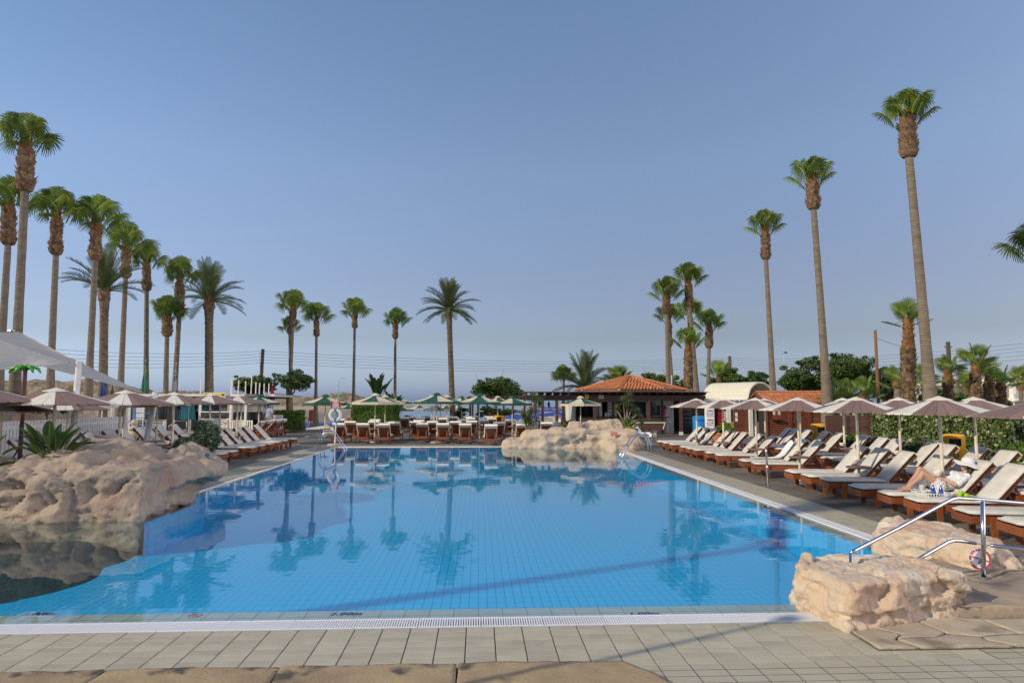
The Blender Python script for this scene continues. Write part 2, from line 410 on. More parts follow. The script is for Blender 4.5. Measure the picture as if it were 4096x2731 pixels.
# ---------------------------------------------------------------- paved deck round the pool
def deck_mat():
    m = mat('stamped_paving', (0.26, 0.225, 0.185), 0.75, col2=(0.13, 0.112, 0.095), scale=0.9, bump=0.0, lo=0.32, hi=0.68, detail=8)
    n = m.node_tree.nodes; l = m.node_tree.links.new; p = n['Principled BSDF']
    t = n.new('ShaderNodeTexCoord')
    br = n.new('ShaderNodeTexBrick'); br.inputs['Scale'].default_value = 1.0; br.inputs['Brick Width'].default_value = 0.42; br.inputs['Row Height'].default_value = 0.17
    br.inputs['Mortar Size'].default_value = 0.012; br.inputs['Color1'].default_value = (1, 1, 1, 1); br.inputs['Color2'].default_value = (.82, .82, .82, 1); br.inputs['Mortar'].default_value = (.42, .41, .40, 1)
    l(t.outputs['Object'], br.inputs['Vector'])
    src = p.inputs['Base Color'].links[0].from_socket
    mu = n.new('ShaderNodeMix'); mu.data_type = 'RGBA'; mu.blend_type = 'MULTIPLY'; mu.inputs[0].default_value = 1
    l(src, mu.inputs['A']); l(br.outputs['Color'], mu.inputs['B']); l(mu.outputs['Result'], p.inputs['Base Color'])
    # wet patches left by swimmers: smooth and a little darker
    wn_ = n.new('ShaderNodeTexNoise'); wn_.inputs['Scale'].default_value = 0.42; wn_.inputs['Detail'].default_value = 5
    l(t.outputs['Object'], wn_.inputs['Vector'])
    mr = n.new('ShaderNodeMapRange'); mr.inputs[1].default_value = .60; mr.inputs[2].default_value = .66; mr.inputs[3].default_value = 0.72; mr.inputs[4].default_value = 0.10
    l(wn_.outputs[0], mr.inputs[0]); l(mr.outputs[0], p.inputs['Roughness'])
    b = n.new('ShaderNodeBump'); b.inputs['Strength'].default_value = .5; b.inputs['Distance'].default_value = 0.008
    nb = n.new('ShaderNodeTexNoise'); nb.inputs['Scale'].default_value = 9; nb.inputs['Detail'].default_value = 6; l(t.outputs['Object'], nb.inputs['Vector'])
    ad = n.new('ShaderNodeMath'); ad.operation = 'ADD'; l(nb.outputs[0], ad.inputs[0]); l(br.outputs['Fac'], ad.inputs[1])
    inv = n.new('ShaderNodeMath'); inv.operation = 'SUBTRACT'; l(nb.outputs[0], inv.inputs[0]); l(br.outputs['Fac'], inv.inputs[1])
    l(inv.outputs[0], b.inputs['Height']); l(b.outputs[0], p.inputs['Normal'])
    return m
DECK = deck_mat()
XL, XR, YF, YB = -6.45, 5.75, 7.37, 31.85          # blue basin
XLo, XRo, YFo, YBo = -6.66, 6.25, 6.68, 32.2       # outer edge of the overflow gutter
mb = MB()
def sheet(x0, x1, y0, y1, z): mb.add([(x0, y0, z), (x1, y0, z), (x1, y1, z), (x0, y1, z)], [(0, 1, 2, 3)])
sheet(-45, 50, -8, YFo, 0); sheet(XRo, 50, YFo, 54, 0); sheet(-45, -17, YFo, 54, 0); sheet(-17, XLo, 13.2, 54, 0); sheet(XLo, XRo, YBo, 54, 0)
mb.add([(-45, 54, 0), (50, 54, 0), (50, 54, -1.5), (-45, 54, -1.5)], [(3, 2, 1, 0)])
tag(mb.build('pool_deck', DECK), kind='structure')

# ---------------------------------------------------------------- pool basin
FLOOR_Z = -0.62
POOLT = mat('pool_tile', (0.008, 0.44, 0.80), 0.3, rnd=0.05)
POOLS = mat('pool_tile_field', (0.008, 0.44, 0.80), 0.3, col2=(0.008, 0.42, 0.78), scale=3)
GROUT = mat('pool_grout', (0.008, 0.33, 0.62), 0.8)
LEDGE = mat('ledge_tile', (0.46, 0.44, 0.38), 0.35, col2=(0.38, 0.37, 0.33), scale=3)
mb = MB()
def quad(m, a, b, c, d): m.add([a, b, c, d], [(0, 1, 2, 3)])
zf = FLOOR_Z - .008
quad(mb, (-17, YF, zf), (XR, YF, zf), (XR, YB, zf), (-17, YB, zf))
pool = mb.build('pool_floor', GROUT); tag(pool, kind='structure')
# walls with their own tiles
mb = MB()
for (a, b) in (((XR, YF), (XR, YB)), ((XR, YB), (XL, YB)), ((XL, YB), (XL, 15.3)), ((-5.96, 15.4), (-5.96, 12.72)), ((-17, YF), (XR, YF))):
    a = Vector((*a, 0)); b = Vector((*b, 0)); d = (b - a); ln = d.length; d.normalize(); nrm = Vector((-d.y, d.x, 0))
    k = int(ln / .25)
    for i in range(k):
        for j in range(4):
            p = a + d * (i * .25 + .003) + nrm * .004; q = a + d * (i * .25 + .247) + nrm * .004
            z0 = FLOOR_Z + j * .145; z1 = z0 + .139
            quad(mb, (p.x, p.y, z0), (q.x, q.y, z0), (q.x, q.y, z1), (p.x, p.y, z1))
wl = mb.build('wall_tile', POOLS, pool); tag(wl, kind='stuff')
mb = MB()
for (a, b) in (((XR, YF), (XR, YB)), ((XR, YB), (XL, YB)), ((XL, YB), (XL, 15.3)), ((-5.96, 15.4), (-5.96, 12.72)), ((-17, YF), (XR, YF))):
    quad(mb, (*a, zf), (*b, zf), (*b, -.03), (*a, -.03))
mb.build('pool_wall', GROUT, pool)
# floor tiles: the three front courses piece by piece, the rest as one field
tw, tl = .125, .25
tm = MB().add([(-tw / 2 + .0025, -tl / 2 + .0025, 0), (tw / 2 - .0025, -tl / 2 + .0025, 0), (tw / 2 - .0025, tl / 2 - .0025, 0), (-tw / 2 + .0025, tl / 2 - .0025, 0),
               (-tw / 2 + .002, -tl / 2 + .002, -.007), (tw / 2 - .002, -tl / 2 + .002, -.007), (tw / 2 - .002, tl / 2 - .002, -.007), (-tw / 2 + .002, tl / 2 - .002, -.007)],
              [(0, 1, 2, 3), (4, 5, 1, 0), (5, 6, 2, 1), (6, 7, 3, 2), (7, 4, 0, 3)]).mesh('tile', POOLT)
V = []; F = []
nxt = int((XR - XL) / tw); nyt = int((YB - YF) / tl)
for j in range(nyt):
    for i in range(-84 if j < 7 else 0, nxt):
        x = XR - (nxt - i - .5) * tw; y = YF + .03 + (j + .5) * tl
        if j < 3 and 0 <= i: put(tm, 'tile', pool, (x, y, FLOOR_Z))
        else:
            o = len(V); a, c = tw / 2 - .003, tl / 2 - .003
            V += [(x - a, y - c, FLOOR_Z), (x + a, y - c, FLOOR_Z), (x + a, y + c, FLOOR_Z), (x - a, y + c, FLOOR_Z)]; F.append((o, o + 1, o + 2, o + 3))
tag(put(npmesh('floor_tile_field', V, F, POOLS), 'floor_tile_field', pool), kind='stuff')
# shallow rock-floored bay beside the big boulder
BAY = mat('bay_floor', (0.035, 0.055, 0.055), 0.9, col2=(0.018, 0.034, 0.038), scale=1.2, bump=0.5, bscale=6)  # grey-teal rock, its colour darkened further for the shade over the bay
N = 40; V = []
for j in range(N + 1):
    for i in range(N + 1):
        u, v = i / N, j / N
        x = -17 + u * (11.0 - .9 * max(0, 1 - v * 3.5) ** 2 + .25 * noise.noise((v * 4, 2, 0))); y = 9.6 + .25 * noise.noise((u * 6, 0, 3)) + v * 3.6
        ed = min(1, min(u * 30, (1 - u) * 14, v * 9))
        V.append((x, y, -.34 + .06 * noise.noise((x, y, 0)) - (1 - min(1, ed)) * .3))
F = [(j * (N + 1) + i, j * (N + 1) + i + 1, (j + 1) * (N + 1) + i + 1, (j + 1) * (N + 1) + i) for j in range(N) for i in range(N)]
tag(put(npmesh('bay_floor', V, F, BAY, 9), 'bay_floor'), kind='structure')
# submerged ledge just under the surface, all round
mb = MB(); zl = -.03
sheet(-17, XRo - .2, YFo + .29, YF, zl); sheet(XR, XRo - .22, YF, YB, zl); sheet(XLo + .1, XL, 13.2, YB, zl); sheet(XLo + .1, XRo - .22, YB, YBo - .1, zl)
led = mb.build('pool_ledge', LEDGE); tag(led, kind='structure')
# ledge joints along the front, depth marks on two of its tiles
mb = MB()
for i in range(90):
    x = XR - i * .25; mb.box((x, (YFo + .29 + YF) / 2, zl + .001), (.006, YF - YFo - .30, .002))
mb.box((-5.5, 7.17, zl + .001), (22, .006, .002))
mb.build('ledge_joint', mat('joint', (0.2, 0.19, 0.17), .9), led)
for px, s in ((1383, '1.00m'), (2573, '1.00m'), (150, '1.00m')):
    p = G(px, 2443)
    put(text_mesh(s, .13, NAVY, bold=.004, shear=.25), 'depth_mark', led, (p.x, p.y, zl + .003))
for k, (x, y) in enumerate(((6.0, 13.9), (5.88, 9.9))):
    put(text_mesh('1.00m', .12, NAVY, bold=.004, shear=.25), 'depth_mark', led, (x - .12, y, zl + .003), (0, 0, pi / 2))
mb = MB(); mb.add([(.075 * cos(a * pi / 20), .055 * sin(a * pi / 20), 0) for a in range(40)] + [(.06 * cos(a * pi / 20), .043 * sin(a * pi / 20), 0) for a in range(40)],
                  [(a, (a + 1) % 40, 40 + (a + 1) % 40, 40 + a) for a in range(40)])
mb.box((0, 0, 0), (.11, .01, .002), Matrix.Rotation(-.5, 4, 'Z'))
p = G(782, 2448); mb.build('no_diving_mark', RED, led, loc=(p.x, p.y, zl + .003))

# water surface: clear, mirror-like at low angles, with faint ripples
WATER = bpy.data.materials.new('pool_water'); WATER.use_nodes = True
n = WATER.node_tree.nodes; l = WATER.node_tree.links.new; n.clear()
out = n.new('ShaderNodeOutputMaterial'); mx = n.new('ShaderNodeMixShader'); ge = n.new('ShaderNodeNewGeometry'); dt = n.new('ShaderNodeVectorMath'); dt.operation = 'DOT_PRODUCT'
tb = n.new('ShaderNodeBsdfTransparent'); tb.inputs[0].default_value = (0.86, 0.985, 1.0, 1)
gl = n.new('ShaderNodeBsdfGlossy'); gl.inputs['Roughness'].default_value = 0.0
t = n.new('ShaderNodeTexCoord'); mp = n.new('ShaderNodeMapping'); mp.inputs['Scale'].default_value = (1.0, 1.35, 1)
n1 = n.new('ShaderNodeTexNoise'); n1.inputs['Scale'].default_value = 1.7; n1.inputs['Detail'].default_value = 2.5
b = n.new('ShaderNodeBump'); b.inputs['Strength'].default_value = 0.035; b.inputs['Distance'].default_value = 0.05
l(t.outputs['Object'], mp.inputs[0]); l(mp.outputs[0], n1.inputs['Vector']); l(n1.outputs[0], b.inputs['Height'])
l(b.outputs[0], gl.inputs['Normal'])
# reflectance of a water surface from the angle of incidence (same from both sides)
def mth(op, a, b_=None):
    q = n.new('ShaderNodeMath'); q.operation = op
    if isinstance(a, float): q.inputs[0].default_value = a
    else: l(a, q.inputs[0])
    if b_ is not None:
        if isinstance(b_, float): q.inputs[1].default_value = b_
        else: l(b_, q.inputs[1])
    return q.outputs[0]
l(ge.outputs['Incoming'], dt.inputs[0]); l(b.outputs[0], dt.inputs[1])
c_ = mth('ABSOLUTE', dt.outputs['Value']); refl = mth('ADD', mth('MULTIPLY', mth('POWER', mth('SUBTRACT', 1.0, c_), 5.0), 0.98), 0.02)
l(refl, mx.inputs[0]); l(tb.outputs[0], mx.inputs[1]); l(gl.outputs[0], mx.inputs[2]); l(mx.outputs[0], out.inputs['Surface'])
mb = MB(); zw = -.012; ya = YFo + .285
mb.add([(-17, ya, zw), (XLo + .1, ya, zw), (XRo - .2, ya, zw), (XRo - .2, YBo - .1, zw), (XLo + .1, YBo - .1, zw), (XLo + .1, 13.1, zw), (-17, 13.1, zw)],
       [(0, 1, 5, 6), (1, 2, 3, 4, 5)])
tag(mb.build('pool_water', WATER), kind='structure')

# ---------------------------------------------------------------- overflow grating (white slotted panels)
GRATE = mat('white_grating', (0.70, 0.70, 0.74), 0.45, rnd=0.04)
GUT = mat('gutter', (0.10, 0.11, 0.13), 0.8)
def grate_panel(length, width, pitch):
    mb = MB(); h = .02
    mb.box((length / 2, .014, 0), (length - .004, .028, h)); mb.box((length / 2, width - .014, 0), (length - .004, .028, h))
    k = int(length / pitch)
    for i in range(k):
        mb.box((pitch * (i + .5), width / 2, -.001), (pitch * .62, width - .05, h))
    return mb.mesh('grate_panel', GRATE)
gut = MB(); gut.add([(-17, YFo + .012, -.04), (XRo, YFo + .012, -.04), (XRo, YFo + .30, -.04), (-17, YFo + .30, -.04)], [(0, 1, 2, 3)])
gut.add([(XRo - .25, YFo + .3, -.04), (XRo, YFo + .3, -.04), (XRo, YBo, -.04), (XRo - .25, YBo, -.04)], [(0, 1, 2, 3)])
grating = gut.build('overflow_gutter', GUT); tag(grating, kind='structure')
gm = grate_panel(.60, .28, .024); x = -8.4
while x < XRo - .6:
    put(gm, 'grate_panel', grating, (x, YFo + .005, .0)); x += .602
gs = grate_panel(.60, .20, .03); y = YFo + .3
while y < YBo - .6:
    put(gs, 'grate_panel', grating, (XRo - .035, y, .0), (0, 0, pi / 2)); y += .602
mb = MB(); mb.box((XRo - .015, (YFo + YBo) / 2 + .15, 0), (.03, YBo - YFo - .3, .024)); mb.box((XLo + .05, (13.2 + YBo) / 2, 0), (.1, YBo - 13.2, .024))
mb.box(((XLo + XRo) / 2, YBo - .05, 0), (XRo - XLo - .3, .1, .024))
mb.build('edge_trim', WHITE, grating)

# ---------------------------------------------------------------- beige tiles beside the gutter
BT = mat('beige_tile', (0.43, 0.395, 0.295), 0.5, rnd=0.085, col2=(0.37, 0.33, 0.24), scale=3, bump=.08, bscale=60)
BTF = mat('beige_tile_field', (0.42, 0.38, 0.28), 0.5, col2=(0.36, 0.32, 0.23), scale=1.6)
BG = mat('dark_joint', (0.075, 0.065, 0.055), 0.9)
def tile_mesh(a, b):
    a, b = a / 2 - (.005 if a > .2 else .0035), b / 2 - .0035; e = .003
    return MB().add([(-a, -b, -.006), (a, -b, -.006), (a, b, -.006), (-a, b, -.006), (-a, -b, 0), (a, -b, 0), (a, b, 0), (-a, b, 0),
                     (-a + e, -b + e, .002), (a - e, -b + e, .002), (a - e, b - e, .002), (-a + e, b - e, .002)],
                    [(8, 9, 10, 11)] + [(i, (i + 1) % 4, 4 + (i + 1) % 4, 4 + i) for i in range(4)] + [(4 + i, 4 + (i + 1) % 4, 8 + (i + 1) % 4, 8 + i) for i in range(4)]).mesh('tile', BT)
def field(cells, a, b, name, parent):
    V = []; F = []; a, b = a / 2 - .0035, b / 2 - .0035
    for x, y in cells:
        o = len(V); V += [(x - a, y - b, .01), (x + a, y - b, .01), (x + a, y + b, .01), (x - a, y + b, .01)]; F.append((o, o + 1, o + 2, o + 3))
    tag(put(npmesh(name, V, F, BTF), name, parent), kind='stuff')
mb = MB(); sheet(-9, 7.6, 4.55, YFo, .004); front = mb.build('front_tile_strip', BG); tag(front, kind='structure')
tmesh = tile_mesh(.26, .125); cells = []; cnt = 0
for r in range(17):
    for c in range(-34, 30):
        x = c * .26 + .02; y = YFo - .004 - (r + .5) * .125
        if y < 4.6: continue
        if r < 8 and -4.9 < x < 4.4 and cnt < 300:
            o = put(tmesh, 'tile', front, (x, y, .009 + random.uniform(-.0012, .0012))); cnt += 1
            o.rotation_euler = (random.uniform(-.004, .004), random.uniform(-.003, .003), random.uniform(-.003, .003))
        else: cells.append((x, y))
field(cells, .26, .125, 'tile_field', front)
mb = MB(); sheet(XRo, 7.05, YFo, 33.1, .004); side = mb.build('side_tile_strip', BG); tag(side, kind='structure')
tms = tile_mesh(.125, .25); cells = []; cnt = 0
for r in range(102):
    for c in range(6):
        x = XRo + .035 + (c + .5) * .125; y = 7.2 + (r + .5) * .25
        if 9.0 < y and cnt < 290: put(tms, 'tile', side, (x, y, .009)); cnt += 1
        else: cells.append((x, y))
field(cells, .125, .25, 'tile_field', side)
for nm, (x0, x1, y0, y1) in dict(kiosk_side_tile_strip=(-7.7, XLo, 13.2, 33.1), far_tile_strip=(XLo, XRo, YBo, 33.1)).items():
    mb = MB(); sheet(x0, x1, y0, y1, .004); st = mb.build(nm, BG); tag(st, kind='structure')
    field([(x0 + (i + .5) * .25, y0 + (j + .5) * .125) for i in range(int((x1 - x0) / .25)) for j in range(int((y1 - y0) / .125))], .25, .125, 'tile_field', st)

# stone path along the bottom of the picture, and the crazy-paved apron at the boulder
def slab(name, poly, z0, z1, m, seed, parent=None, sub=.08, amp=.012):
    bm = bmesh.new(); vs = [bm.verts.new((x, y, z1)) for x, y in poly]; f = bm.faces.new(vs)
    r = bmesh.ops.extrude_face_region(bm, geom=[f]); 
    for q in r['geom']:
        if isinstance(q, bmesh.types.BMVert): q.co.z = z0
    bmesh.ops.recalc_face_normals(bm, faces=bm.faces)
    bmesh.ops.triangulate(bm, faces=bm.faces)
    for _ in range(6):
        ed = [e for e in bm.edges if e.calc_length() > sub]
        if not ed or len(bm.verts) > 9000: break
        bmesh.ops.subdivide_edges(bm, edges=ed, cuts=1)
        bmesh.ops.triangulate(bm, faces=bm.faces)
    for v in bm.verts:
        c = v.co
        if c.z > z1 - .004:
            c.z += amp * noise.fractal((c.x * 3 + seed, c.y * 3, seed), 1, 2, 4)
        c.x += .012 * noise.noise((c.x * 5, c.y * 5, seed)); c.y += .012 * noise.noise((c.x * 5, c.y * 5, seed + 4))
    me = bpy.data.meshes.new(name); bm.to_mesh(me); bm.free(); finish(me, m, 9)
    return put(me, name, parent)
PATHM = mat('path_stone', (0.36, 0.27, 0.155), 0.9, col2=(0.27, 0.195, 0.115), scale=2.2, bump=.5, bscale=30, vein=((0.075, 0.062, 0.05), 3.2, .56, .66), rnd=.06)
mb = MB(); sheet(-9, 1.24, 3.8, 5.66, .012); path = mb.build('stone_path', BG); tag(path, kind='structure')
xs = [-7, -4.35, -2.9, -1.55, -.16, 1.16]
for i in range(5):
    x0, x1 = xs[i] + .006, xs[i + 1] - .006
    poly = [(x0, 4.2), (x1 + (.7 if i == 4 else 0), 4.2), (x1 + (.20 if i == 4 else 0), 5.40), (x1, 5.655), (x0, 5.655 + .006 * i)]
    slab('path_slab', poly, .012, .055, PATHM, i * 3.1, path, .06, .010)
FLAGM = mat('flagstone', (0.44, 0.37, 0.27), 0.9, col2=(0.34, 0.275, 0.20), scale=3, bump=.5, bscale=35, vein=((.22, .17, .12), 2.5, .56, .68), rnd=.08)
mb = MB(); sheet(3.42, 9.5, 5.88, 7.6, .014); apron = mb.build('flagstone_apron', BG); tag(apron, kind='structure')
stones = [[(3.44, 5.90), (3.78, 5.90), (3.72, 6.02), (3.68, 6.10), (3.82, 6.22), (3.6, 6.45), (3.44, 6.45)],
          [(3.80, 5.90), (4.62, 5.90), (4.50, 6.02), (4.50, 6.12), (4.26, 6.22), (4.08, 6.12), (3.84, 6.12), (3.71, 6.09), (3.745, 6.02)],
          [(3.74, 6.125), (4.08, 6.14), (4.25, 6.24), (4.2, 6.7), (3.7, 6.8), (3.62, 6.46), (3.84, 6.22)],
          [(4.64, 5.90), (5.6, 5.90), (5.6, 6.16), (4.9, 6.17), (4.62, 6.15), (4.52, 6.11), (4.52, 6.03)],
          [(4.27, 6.24), (4.51, 6.14), (4.62, 6.17), (4.9, 6.19), (4.86, 6.6), (4.5, 6.8), (4.22, 6.72)],
          [(4.92, 6.19), (5.6, 6.18), (6.3, 6.2), (6.3, 6.62), (4.88, 6.6)]]
for i, s in enumerate(stones): slab('flagstone', s, .014, .034, FLAGM, 20 + i, apron, .06, .008)
slab('stone_platform', [(4.55, 6.72), (5.2, 6.62), (6.2, 6.66), (8.4, 6.5), (8.4, 8.6), (6.4, 8.9), (5.35, 8.5), (4.7, 7.6)], .0, .13,
     mat('platform_stone', (0.40, 0.30, 0.20), .9, col2=(.27, .22, .17), scale=1.6, bump=.6, bscale=20, vein=((.12, .10, .085), 1.3, .55, .68)), 31, None, .07, .03)['kind'] = 'structure'
# ---------------------------------------------------------------- sculpted boulders
def hull(mb, pts):
    bm = bmesh.new()
    for p in pts: bm.verts.new(p)
    r = bmesh.ops.convex_hull(bm, input=bm.verts)
    bmesh.ops.delete(bm, geom=[g for g in r['geom_interior'] if isinstance(g, bmesh.types.BMVert)], context='VERTS')
    bm.verts.index_update(); bm.verts.ensure_lookup_table()
    mb.add([v.co[:] for v in bm.verts], [[v.index for v in f.verts] for f in bm.faces]); bm.free()
def foot(poly, z0, z1, inset=.9, jit=.05, seed=0, up=None):
    """hull points of a lump: footprint at z0, slightly drawn-in copy at z1"""
    rnd = random.Random(seed); cx = sum(p[0] for p in poly) / len(poly); cy = sum(p[1] for p in poly) / len(poly)
    out = [(x, y, z0) for x, y in poly]
    for i, (x, y) in enumerate(poly):
        z = z1 if up is None else up[i]
        out.append((cx + (x - cx) * inset + rnd.uniform(-jit, jit), cy + (y - cy) * inset + rnd.uniform(-jit, jit), z + rnd.uniform(-jit, jit) * .5))
        out.append((x + rnd.uniform(-jit, jit) * .6, y + rnd.uniform(-jit, jit) * .6, z0 + (z - z0) * .72))
    return out
def rock(name, label, chunks, voxel, m, seed, big=.10, mid=.05, fine=.018, strata=.03, f=1.0, dents=()):
    mb = MB()
    for c in chunks: hull(mb, c)
    me = remeshed(mb, voxel, name); laplace(me, 2, .4)
    V = getco(me); N = getno(me); s = seed * 7.3
    nf, nn, nv = noise.fractal, noise.noise, Vector
    D = np.empty(len(V)); dirs = {}
    def plane(q, k):                                            # one tilted facet per cell; distance to the next cell gives the crack
        dd, pp = noise.voronoi(q); key = (round(pp[0].x, 3), round(pp[0].y, 3), k)
        t = dirs.get(key)
        if t is None:
            rr = random.Random(hash(key) & 0xffffff); t = dirs[key] = (nv((rr.uniform(-1, 1), rr.uniform(-1, 1), rr.uniform(-1, 1))), rr.uniform(-.25, .25))
        return t[0].dot(q - pp[0]) * .8 + t[1], min(1.0, (dd[1] - dd[0]) * 14)
    for i in range(len(V)):
        x, y, z = V[i] * f
        q = nv((x + s, y - s, z * 1.3 + s)); wq = nv((nn(q * 2.3), nn(q * 2.3 + nv((7, 0, 0))), nn(q * 2.3 + nv((0, 7, 0))))) * .22
        a, ea = plane((q + wq) * .95, 1); b_, eb = plane((q + wq * .7) * 2.3 + nv((5, 5, 5)), 2); c_, ec = plane(q * 6.5 + wq * 2, 3)
        fi = nf(q * 9, 1, 2, 4); sw = nf(q * 1.1, 1, 2, 3)
        zz = z * 7 + nn(nv((x * 1.1 + s, y * 1.1, s))) * 2.6 + nn(q * 1.7) * 1.4
        st = abs((zz - math.floor(zz)) - .5) * 2; hz_ = max(0, 1 - abs(N[i][2]) * 1.3)
        D[i] = big * (a * 1.25 + sw * .35) + mid * (b_ * .75 + (ea - 1) * .55) + fine * (c_ * 1.1 + fi * .8 + (eb - 1) * .9) + strata * (min(1, st * 2.4) - .75) * hz_
    setco(me, V + N * D[:, None] / 1.0)
    if dents:
        V = getco(me).astype(float); N = getno(me).astype(float)
        for (cx_, cy_, cz_, rx, rz_, dep) in dents:
            d2 = ((V[:, 0] - cx_) ** 2 + (V[:, 1] - cy_) ** 2) / rx ** 2 + (V[:, 2] - cz_) ** 2 / rz_ ** 2
            w_ = np.clip(1 - d2, 0, 1); dn = (N * w_[:, None]).sum(0); dn /= max(1e-6, np.linalg.norm(dn)); V -= dn[None] * (dep * .8 * w_ * w_ * (3 - 2 * w_) * np.clip((N @ dn) * 2 + .6, 0, 1))[:, None]
        setco(me, V)
    laplace(me, 1, .15)
    finish(me, m, 9)
    o = put(me, name); tag(o, label, 'rock')
    return o
# big ledge boulder by the bay
rock('boulder', 'long brown boulder with an overhanging ledge above the shaded pool corner', [
    foot([(-14, 12.75), (-11, 12.65), (-7.4, 12.72), (-7.2, 14.1), (-11, 14.2), (-14, 14.2)], -.55, .88, .95, .08, 1),
    foot([(-8.9, 12.85), (-7.4, 12.66), (-6.02, 12.74), (-6.02, 15.0), (-6.75, 17.0), (-8.7, 16.8)], .0, .95, .93, .10, 2),
    foot([(-8.9, 12.85), (-7.4, 12.70), (-6.10, 12.76), (-6.14, 15.0), (-8.7, 15.0)], -.55, .2, .98, .03, 2),
    [(-8.95, 14.2, .85), (-7.6, 13.7, .92), (-6.7, 14.2, .90), (-6.9, 16.2, .9), (-8.6, 16.4, .9), (-8.75, 14.6, 1.26), (-8.1, 14.5, 1.36), (-7.25, 14.7, 1.33), (-6.9, 15.4, 1.15), (-8.3, 15.8, 1.32)],
    [(-8.9, 13.1, .7), (-8.4, 13.0, 1.05), (-7.5, 13.2, 1.10), (-7.2, 14.3, 1.12), (-8.8, 14.4, 1.22), (-8.95, 13.8, 1.0), (-7.0, 13.0, .7)],
    [(-7.3, 13.0, .55), (-6.15, 12.95, .30), (-5.90, 13.6, .42), (-5.62, 14.6, .60), (-5.48, 15.1, .72), (-5.9, 16.4, .62), (-7.2, 16.6, .6), (-6.9, 13.2, 1.0), (-6.1, 13.7, .86), (-5.75, 15.0, .86), (-6.2, 16.2, .95), (-7.1, 15.8, 1.08)],
    [(-6.9, 15.0, .8), (-6.0, 15.4, .8), (-6.2, 16.6, .8), (-7.2, 16.6, .8), (-6.7, 15.5, 1.16), (-6.25, 15.9, 1.08), (-6.8, 16.4, 1.12)],
], .055, ROCK_B, 1, .13, .085, .03, .05, 1.0,
    [(-7.05, 14.2, 1.02, .42, .16, .30), (-6.5, 14.7, .98, .3, .12, .2), (-8.3, 12.9, .62, .4, .16, .14), (-7.7, 12.75, .35, .28, .22, .13), (-9.3, 12.7, .45, .35, .25, .14), (-8.7, 12.7, .22, .3, .14, .10), (-7.0, 12.85, .55, .2, .3, .12), (-6.55, 12.9, .5, .14, .3, .11), (-9.9, 12.75, .6, .3, .2, .12), (-7.6, 13.0, .85, .3, .10, .10), (-10.6, 12.75, .35, .4, .2, .12)])
# rockery at the far end of the pool
rock('rockery', 'pale pink rockery rising from the far end of the pool before the bar', [
    foot([(1.05, 31.5), (1.8, 31.15), (2.6, 31.2), (2.7, 33), (1.3, 32.8)], -.5, .36, .85, .08, 3),
    foot([(1.9, 31.25), (2.8, 31.1), (3.8, 31.15), (3.9, 33.4), (2.1, 33.3)], -.5, .74, .82, .08, 4),
    foot([(3.2, 31.25), (4.2, 31.1), (4.9, 31.1), (5.0, 33.6), (3.3, 33.6)], -.5, .80, .9, .10, 5),
    foot([(4.15, 32.1), (4.75, 31.9), (5.0, 33.0), (4.3, 33.1)], .2, 1.10, .7, .05, 6),
    foot([(4.3, 31.2), (5.4, 30.9), (6.4, 30.9), (6.5, 33.5), (4.5, 33.5)], -.5, .58, .95, .06, 7),
    [(4.7, 33.2, .5), (6.3, 33.0, .5), (7.3, 33.4, .4), (7.3, 35.6, .4), (5.0, 35.4, .4), (5.2, 33.9, 1.03), (6.2, 33.6, 1.12), (7.0, 34.0, 1.24), (7.05, 34.9, 1.15), (5.6, 35, 1.05)],
    foot([(5.45, 29.3), (5.65, 28.75), (6.5, 28.9), (7.1, 29.3), (7.2, 31.4), (5.7, 31.5)], -.5, .44, .92, .07, 8),
    foot([(5.5, 30.4), (6.3, 30.0), (7.15, 30.2), (7.25, 32.4), (5.8, 32.6)], .1, .80, .86, .08, 9),
], .075, ROCK_C, 2, .12, .09, .03, .06, 1.0,
    [(2.5, 31.1, .25, .4, .25, .16), (3.3, 31.1, .45, .35, .2, .15), (3.9, 31.1, .2, .4, .22, .16), (4.7, 31.0, .25, .5, .2, .18), (5.3, 30.9, .30, .35, .22, .18), (4.4, 31.6, .95, .2, .12, .12), (5.9, 33.3, .70, .7, .10, .2), (6.6, 33.4, .72, .5, .09, .2), (6.2, 29.0, .25, .4, .06, .10), (5.55, 28.9, .2, .2, .12, .10)])
# block at the near corner, and the long one with the lamp behind it
rock('boulder', 'squarish cream and orange boulder sitting on the tiles at the near pool corner', [
    foot([(3.30, 7.15), (3.36, 6.62), (3.44, 6.33), (3.62, 6.36), (3.98, 6.60), (4.4, 6.72), (4.86, 6.74), (4.80, 7.45), (4.2, 7.75), (3.5, 7.6)], -.25, .46, .95, .03, 10, up=[.43, .43, .40, .46, .47, .46, .43, .43, .42, .44]),
    foot([(3.30, 7.15), (3.40, 6.31), (3.60, 6.32), (3.7, 6.6), (3.5, 7.3)], -.25, .16, .85, .02, 11),
    [(3.75, 6.48, .30), (4.6, 6.66, .28), (4.62, 7.2, .3), (3.8, 7.2, .3), (3.8, 6.52, .475), (4.55, 6.7, .48), (4.5, 7.2, .46), (3.8, 7.2, .46)],
], .022, ROCK_A, 3, .055, .042, .012, .022, 1.6,
    [(3.72, 6.42, .30, .24, .12, .10), (4.12, 6.58, .27, .20, .14, .09), (4.5, 6.70, .30, .22, .10, .08), (3.62, 6.36, .12, .18, .08, .06), (4.3, 6.66, .10, .3, .07, .07), (4.75, 6.72, .16, .14, .12, .06), (3.36, 6.75, .24, .22, .16, .05), (3.95, 6.5, .13, .14, .06, .06)])
